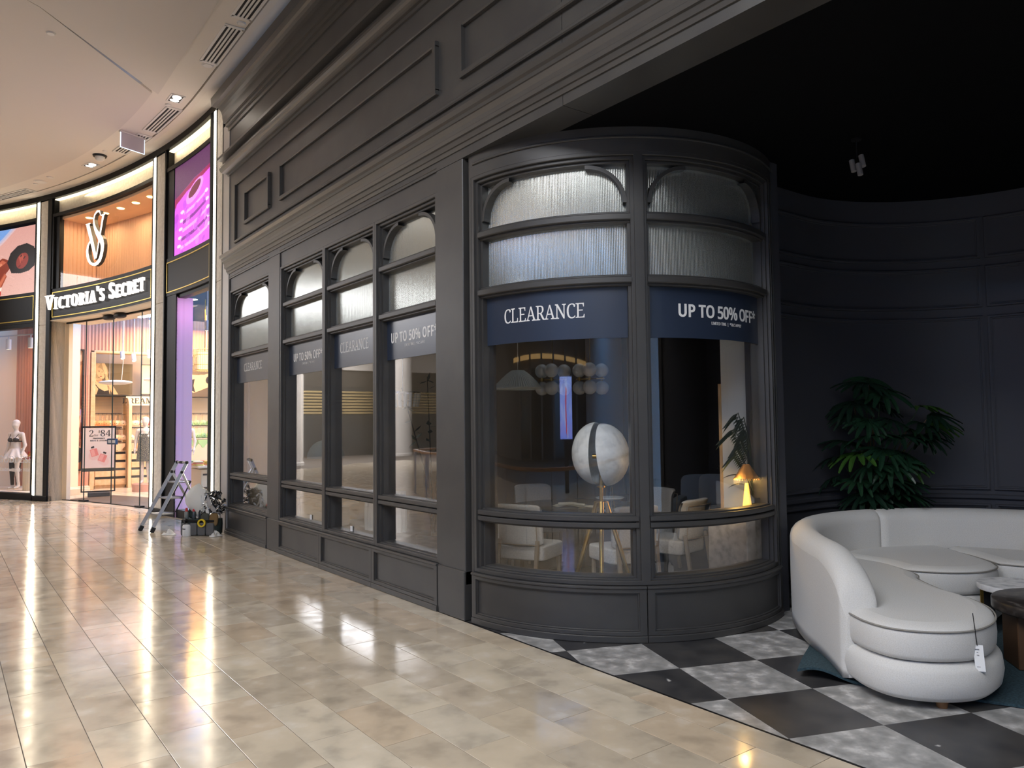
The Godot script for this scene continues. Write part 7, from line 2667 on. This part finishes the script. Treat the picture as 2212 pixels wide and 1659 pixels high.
# ---- what shows in the flat windows
func store_things() -> void:
	var m := thing("mushroom_lamp", "white dome floor lamp on a thin brass stem in the flat windows", "lamp", Vector3(-11.2, 0.004, -1.2))
	var mb := MB.new()
	var prof := []
	for k in 11:
		var a := PI / 2 * k / 10
		prof.append(Vector2(0.285 * sin(a), 1.155 + 0.285 * cos(a)))
	prof.append(Vector2(0.277, 1.155))
	for k in 9:
		var a := PI / 2 * (8 - k) / 8
		prof.append(Vector2(0.272 * sin(a), 1.16 + 0.268 * cos(a)))
	mb.lathe(prof, 40)
	obj(mb, "dome", mat(rgb8(206, 216, 212), 0.35), m)
	mb = MB.new()
	mb.tube([Vector3(0.0, 0.0, 0), Vector3(0.0, 1.40, 0)], 0.014, 10)
	mb.tube([Vector3(0.0, 0.0, 0), Vector3(0.0, 0.025, 0)], 0.15, 24)
	obj(mb, "stem", M.brass, m)
	for k in 2:
		var p := thing("fluted_stool", ["white fluted plaster stool behind the middle flat window", "white fluted plaster stool behind the window left of the wide pilaster"][k], "stool", [Vector3(-11.05, 0.004, -1.98), Vector3(-10.60, 0.004, -2.09)][k], 0.0, "white fluted plaster stools")
		mb = MB.new()
		mb.grid(func(a, b):
			var r := 0.165 * (1.0 + 0.07 * cos(TAU * a * 11.0)) * (1.0 + 0.05 * sin(b * 5.0))
			return Vector3(cos(TAU * a) * r, 0.62 * b, -sin(TAU * a) * r), 132, 8, true)
		mb.lathe([Vector2(0, 0.625), Vector2(0.165, 0.62)], 40)
		obj(mb, "body", mat(rgb8(226, 232, 230), 0.6), p)
	for k in 2:
		var p := thing("low_table", ["low round white table behind the window right of the slim pilaster", "low pale round table between the brass lamp stem and the stool"][k], "table", [Vector3(-12.0, 0.004, -1.75), Vector3(-11.75, 0.004, -2.75)][k])
		mb = MB.new()
		mb.lathe([Vector2(0, 0.32 - 0.06 * k), Vector2(0.36, 0.32 - 0.06 * k), Vector2(0.37, 0.34 - 0.06 * k), Vector2(0.36, 0.36 - 0.06 * k), Vector2(0, 0.36 - 0.06 * k)], 36)
		obj(mb, "top", mat(rgb8(206, 202, 190), 0.5), p)
		mb = MB.new()
		mb.lathe([Vector2(0.2, 0.0), Vector2(0.2, 0.32 - 0.06 * k)], 28)
		obj(mb, "base", mat(rgb8(198, 190, 172), 0.6), p)
	# leafy branch plant and glass chandelier behind the fourth window
	var pl := thing("leafy_plant", "dark leafy branch plant behind the window left of the wide pilaster", "plant", Vector3(-7.62, 0.004, -0.98))
	mb = MB.new()
	mb.lathe([Vector2(0, 0), Vector2(0.16, 0), Vector2(0.2, 0.4), Vector2(0.18, 0.4), Vector2(0, 0.36)], 24)
	obj(mb, "pot", M.black_metal, pl)
	var g := RandomNumberGenerator.new()
	g.seed = 5
	mb = MB.new()
	var lf := MB.new()
	for k in 6:
		var an := g.randf() * TAU
		var tip := Vector3(cos(an) * 0.35, g.randf_range(1.75, 2.3), sin(an) * 0.35)
		var st := [Vector3(0, 0.36, 0), Vector3(tip.x * 0.3, 1.2, tip.z * 0.3), tip]
		mb.tube(st, [0.012, 0.009, 0.004], 6)
		for i in 16:
			var f := g.randf_range(0.55, 1.0)
			var base: Vector3 = st[1].lerp(st[2], (f - 0.5) * 2.0)
			var d := Vector3(g.randf_range(-1, 1), g.randf_range(-0.4, 0.6), g.randf_range(-1, 1)).normalized()
			var sd := d.cross(Vector3.UP).normalized() * 0.032
			lf.quad(base, base + d * 0.06 + sd, base + d * 0.13, base + d * 0.06 - sd, Vector3.UP)
	obj(mb, "branches", mat(rgb8(60, 50, 38), 0.8), pl)
	obj(lf, "leaves", mat(rgb8(34, 54, 36), 0.45), pl)
	var ch := thing("glass_chandelier", "crystal glass chandelier hanging behind the window left of the wide pilaster", "lamp", Vector3(-7.85, 1.88, -0.72))
	for k in 18:
		var an := TAU * k / 18
		mb = MB.new()
		mb.tube([Vector3(cos(an) * 0.17, 0.0, sin(an) * 0.17), Vector3(cos(an) * 0.20, 0.16, sin(an) * 0.20)], 0.017, 8)
		obj(mb, "glass_rod", mat(rgb8(214, 222, 224), 0.15), ch)
	mb = MB.new()
	mb.lathe([Vector2(0.18, 0.155), Vector2(0.21, 0.155), Vector2(0.21, 0.17), Vector2(0.18, 0.17)], 32)
	mb.tube([Vector3(0, 0.16, 0), Vector3(0, 2.12, 0)], 0.006, 6)
	mb.tube([Vector3(-0.19, 0.163, 0), Vector3(0.19, 0.163, 0)], 0.005, 6)
	obj(mb, "ring", M.chrome, ch)

# ---- step ladder, tool bag and litter by the shop's right pillar
func ladder_group() -> void:
	# front legs stand at the two measured feet; the ladder leans away along the front
	var fa := Vector3(-13.47, 0, 1.0)
	var fb := Vector3(-13.10, 0, 0.90)
	var o := thing("step_ladder", "open aluminium step ladder with three treads", "ladder", Vector3(-13.6, 0, 0.6))
	var og := o.position
	var back := Vector3(-0.28, 0, -0.96)
	back = Vector3(0.0, 0, 0)
	var ta := Vector3(-13.36, 1.09, 0.47)
	var tb := Vector3(-13.03, 1.09, 0.40)
	var alu := mat(rgb8(186, 186, 188), 0.32, 0.9)
	for s in 2:
		var f: Vector3 = [fa, fb][s]
		var t: Vector3 = [ta, tb][s]
		var mb := MB.new()
		mb.bar(f + Vector3(0, 0.03, 0) - og, t - og, 0.026, 0.055, Vector3(-0.2, 0, 1), 0.004)
		obj(mb, "front_rail", alu, o)
		mb = MB.new()
		mb.bar(f - og, f.lerp(t, 0.075) - og, 0.034, 0.064, Vector3(-0.2, 0, 1), 0.005)
		obj(mb, "rubber_foot", M.black_metal, o)
		var bt := f.lerp(t, 0.86)
		var bf := bt + Vector3(-0.12, -bt.y, -0.92 + 0.1)
		bf.z = -0.02 + 0.1 * s * 0.0 + 0.05
		mb = MB.new()
		mb.bar(bt - og, bf - og, 0.022, 0.04, Vector3(-0.2, 0, 1), 0.004)
		obj(mb, "rear_rail", alu, o)
		mb = MB.new()
		mb.box(bt - og, Vector3(0.04, 0.05, 0.05), 0.01)
		mb.bar(bf - og, bf.lerp(bt, 0.06) - og, 0.03, 0.048, Vector3(-0.2, 0, 1), 0.004)
		obj(mb, "hinge_cap", M.black_metal, o)
	for k in 3:
		var h: float = [0.25, 0.48, 0.71][k]
		var a := fa.lerp(ta, h)
		var b := fb.lerp(tb, h)
		var mb := MB.new()
		var dn := Vector3(-0.03, 0, -0.22)
		mb.bar(a.lerp(b, 0.03) + dn * 0.5 - og, a.lerp(b, 0.97) + dn * 0.5 - og, 0.22, 0.022, Vector3.UP, 0.004)
		obj(mb, "tread", alu, o)
		mb = MB.new()
		mb.bar(a.lerp(b, 0.03) + dn - og, a.lerp(b, 0.97) + dn - og, 0.02, 0.04, Vector3.UP, 0.004)
		obj(mb, "tread_edge", M.black_metal, o)
	var mb := MB.new()
	mb.bar(ta - og, tb - og, 0.03, 0.035, Vector3.UP, 0.008)
	obj(mb, "top_handle", alu, o)
	mb = MB.new()
	mb.bar(ta.lerp(tb, 0.3) - og, ta.lerp(tb, 0.62) - og, 0.038, 0.042, Vector3.UP, 0.008)
	for q in [ta, tb]:
		mb.box(q - og, Vector3(0.05, 0.05, 0.05), 0.012)
	obj(mb, "handle_grip", M.black_metal, o)
	for s in 2:
		mb = MB.new()
		var f: Vector3 = [fa, fb][s]
		var t: Vector3 = [ta, tb][s]
		var dn := Vector3(-0.03, 0, -0.22)
		mb.bar(f.lerp(t, 0.27) + dn - og, f.lerp(t, 0.72) + dn - og, 0.008, 0.02, Vector3(-0.2, 0, 1))
		obj(mb, "link_bar", M.black_metal, o)
	# tool bag
	var bag := thing("tool_bag", "dark green open tool bag with grey pockets", "bag", Vector3(-12.36, 0, 0.33), 0.83)
	var canvas := mat(rgb8(44, 56, 52), 0.9)
	mb = MB.new()
	mb.puff(PackedVector2Array([Vector2(-0.27, -0.12), Vector2(0.27, -0.12), Vector2(0.30, 0.0), Vector2(0.27, 0.12), Vector2(-0.27, 0.12), Vector2(-0.30, 0.0)]), [Vector2(0.02, 0.0), Vector2(0.0, 0.02), Vector2(-0.01, 0.15), Vector2(0.0, 0.24), Vector2(0.02, 0.245)])
	obj(mb, "body", canvas, bag)
	for k in 4:
		mb = MB.new()
		mb.cushion(Vector3(-0.2 + 0.135 * k, 0.10, 0.135), Vector3(0.125, 0.19, 0.06), Basis(), 0.35, 16, 10)
		obj(mb, "pocket", mat(rgb8(98, 98, 98), 0.9), bag)
	for k in 2:
		mb = MB.new()
		mb.cushion(Vector3(0.10 + 0.14 * k, 0.24, 0.10), Vector3(0.14, 0.2, 0.05), Basis(Vector3(1, 0, 0), -0.15), 0.6, 16, 10)
		obj(mb, "flap", mat([rgb8(70, 70, 62), rgb8(120, 96, 60)][k], 0.85), bag)
	mb = MB.new()
	mb.cushion(Vector3(-0.17, 0.34, -0.02), Vector3(0.09, 0.18, 0.12), Basis(), 0.6, 14, 10)
	mb.tube([Vector3(-0.22, 0.24, 0.1), Vector3(-0.2, 0.36, 0.06), Vector3(-0.14, 0.38, 0.0)], 0.02, 8)
	obj(mb, "strap", canvas, bag)
	mb = MB.new()
	mb.span(Vector3(-0.26, 0.205, 0.125), Vector3(0.26, 0.24, 0.135), 0.004)
	obj(mb, "rim_band", M.black_metal, bag)
	var at := func(x: float, y: float, z: float) -> Vector3: return bag.transform * Vector3(x, y, z)
	for k in 3:
		var p: Vector3 = at.call([-0.10, -0.21, 0.0][k], 0.245, [0.06, 0.08, 0.05][k])
		var bt := thing("bottle", ["clear spray bottle with a red cap standing in the tool bag", "grey bottle with red neck at the tool bag's left end", "dark slim bottle in the middle of the tool bag"][k], "bottle", p, 0.0, "")
		mb = MB.new()
		mb.lathe([Vector2(0, 0), Vector2(0.028, 0), Vector2(0.03, 0.01), Vector2(0.03, 0.11), Vector2(0.014, 0.13), Vector2(0.014, 0.14)], 18)
		obj(mb, "body", mat([rgb8(60, 66, 68), rgb8(120, 126, 124), rgb8(30, 32, 32)][k], 0.3), bt)
		mb = MB.new()
		mb.lathe([Vector2(0.0, 0.175), Vector2(0.016, 0.172), Vector2(0.02, 0.14), Vector2(0.024, 0.11)], 16)
		obj(mb, "cap", mat([rgb8(200, 40, 44), rgb8(196, 52, 50), rgb8(34, 34, 36)][k], 0.4), bt)
	var tp := thing("tape_roll", "yellow tape roll tucked in a grey pocket of the tool bag", "tape", at.call(0.09, 0.20, 0.185))
	tp.rotation.y = 0.83
	mb = MB.new()
	mb.lathe([Vector2(0.04, -0.012), Vector2(0.062, -0.012), Vector2(0.062, 0.012), Vector2(0.04, 0.012), Vector2(0.04, -0.012)], 24, Vector3.ZERO, Basis(Vector3(1, 0, 0), PI / 2))
	obj(mb, "ring", mat(rgb8(226, 196, 40), 0.5), tp)
	mb = MB.new()
	mb.cushion(at.call(0.03, 0.27, 0.02), Vector3(0.09, 0.03, 0.06), Basis(Vector3(0, 0, 1), 0.6), 0.5, 14, 8)
	tag(obj(mb, "sponge", mat(rgb8(196, 214, 40), 0.8)), "lime yellow sponge lying on top of the tool bag", "sponge")
	# swollen plastic bag and tinsel
	var pb := thing("plastic_bag", "swollen white plastic bag on top of the tool bag", "bag", at.call(-0.06, 0.25, -0.04), 0.83)
	mb = MB.new()
	mb.grid(func(a, b):
		var th = TAU * a
		var rr = 0.21 * pow(sin(PI * clampf(b * 0.96 + 0.02, 0, 1)), 0.7) * (1.0 + 0.10 * sin(3.0 * th + 2.0 * b) + 0.05 * sin(9.0 * th) * b)
		return Vector3(minf(cos(th) * rr * 1.25 + 0.02 * b, 0.11), 0.0 + 0.50 * b - 0.04 * cos(th), -sin(th) * rr * 0.6), 48, 24, true)
	obj(mb, "belly", mat(Color(0.86, 0.87, 0.86, 0.82), 0.35, 0.0, {"transparency": BaseMaterial3D.TRANSPARENCY_ALPHA, "backlight_enabled": true, "backlight": Color(0.5, 0.5, 0.48)}), pb)
	mb = MB.new()
	mb.grid(func(a, b): return Vector3(0.10 + 0.05 * b + 0.015 * sin(a * 20.0), 0.36 - 0.46 * b, 0.10 + 0.02 * sin(a * 14.0 + 3.0 * b) + (a - 0.5) * 0.02) + Vector3((a - 0.5) * 0.13 * (0.5 + b), 0, 0), 16, 10)
	obj(mb, "handle", mat(rgb8(226, 226, 222), 0.5), pb)
	var ts := thing("tinsel_bundle", "bundle of black and silver tinsel garland heaped on the tool bag", "garland", at.call(0.17, 0.30, -0.03), 0.83)
	var g := RandomNumberGenerator.new()
	g.seed = 3
	var dark := MB.new()
	var silver := MB.new()
	for k in 420:
		var c := Vector3(g.randf_range(-0.13, 0.16), g.randf_range(0.02, 0.36), g.randf_range(-0.1, 0.12))
		if c.y > 0.24: c.x *= 0.6
		var d := Vector3(g.randf_range(-1, 1), g.randf_range(-1, 1), g.randf_range(-1, 1)).normalized()
		var sd := d.cross(Vector3(g.randf(), g.randf(), 1)).normalized()
		var l := g.randf_range(0.03, 0.06)
		var w := g.randf_range(0.006, 0.012)
		var mm: MB = dark if g.randf() < 0.55 else silver
		mm.quad(c - d * l - sd * w, c + sd * w, c + d * l, c - sd * w * 1.5, d.cross(sd))
	var da := obj(dark, "dark_strands", mat(rgb8(26, 28, 28), 0.3, 0.4), ts)
	da.set_meta("kind", "stuff")
	da = obj(silver, "silver_strands", mat(rgb8(206, 206, 206), 0.25, 0.8), ts)
	da.set_meta("kind", "stuff")
	mb = MB.new()
	mb.grid(func(a, b): return Vector3(-0.08 + 0.14 * a + 0.02 * sin(b * 8.0), 0.30 - 0.26 * a + 0.01 * sin(a * 9.0), 0.10 + 0.02 * sin(a * 4.0)) + Vector3(0.6, 0.5, 0.2) * (b - 0.5) * 0.08, 12, 5)
	obj(mb, "ribbon", mat(rgb8(176, 174, 172), 0.5), ts)
	# loose things on the floor
	var cn := thing("white_canister", "white plastic canister with a dark handle in front of the tool bag", "bottle", Vector3(-12.36, 0, 0.55), 0.3)
	mb = MB.new()
	mb.lathe([Vector2(0, 0), Vector2(0.062, 0), Vector2(0.066, 0.01), Vector2(0.066, 0.15), Vector2(0.055, 0.17), Vector2(0.02, 0.175), Vector2(0, 0.175)], 24)
	obj(mb, "body", mat(rgb8(226, 226, 224), 0.4), cn)
	mb = MB.new()
	mb.bar(Vector3(-0.03, 0.15, 0.0), Vector3(-0.035, 0.26, 0.01), 0.04, 0.05, Vector3.BACK, 0.008)
	mb.bar(Vector3(-0.05, 0.25, 0.01), Vector3(0.03, 0.25, 0.03), 0.03, 0.03, Vector3.UP, 0.006)
	obj(mb, "trigger", M.black_metal, cn)
	mb = MB.new()
	mb.lathe([Vector2(0.0664, 0.105), Vector2(0.0664, 0.118)], 10, Vector3.ZERO, Basis(), true, 0.9, 1.9)
	obj(mb, "print_line", M.slot, cn)
	for k in 2:
		var p := [Vector3(-12.72, 0, 0.72), Vector3(-12.08, 0, 0.22)][k] as Vector3
		mb = MB.new()
		var gg := RandomNumberGenerator.new()
		gg.seed = 60 + k
		var ph := gg.randf() * 6.0
		mb.grid(func(a, b):
			var r: float = sqrt(b) * (0.13 + 0.03 * sin(TAU * a * 3.0 + ph))
			return p + Vector3(cos(TAU * a) * r * 1.25, 0.004 + (0.07 + 0.02 * sin(TAU * a * 5.0 + ph + 9.0 * b)) * (1.0 - b) * (0.6 + 0.4 * sin(TAU * a * 2.0 + 7.0 * b + ph)), -sin(TAU * a) * r * 0.7), 48, 10, true)
		tag(obj(mb, "rag", mat(rgb8(222, 220, 214), 0.9)), ["crumpled white rag between the ladder and the tool bag", "crumpled white rag at the tool bag's right, by the grey end strip"][k], "cloth", "white rags on the floor")
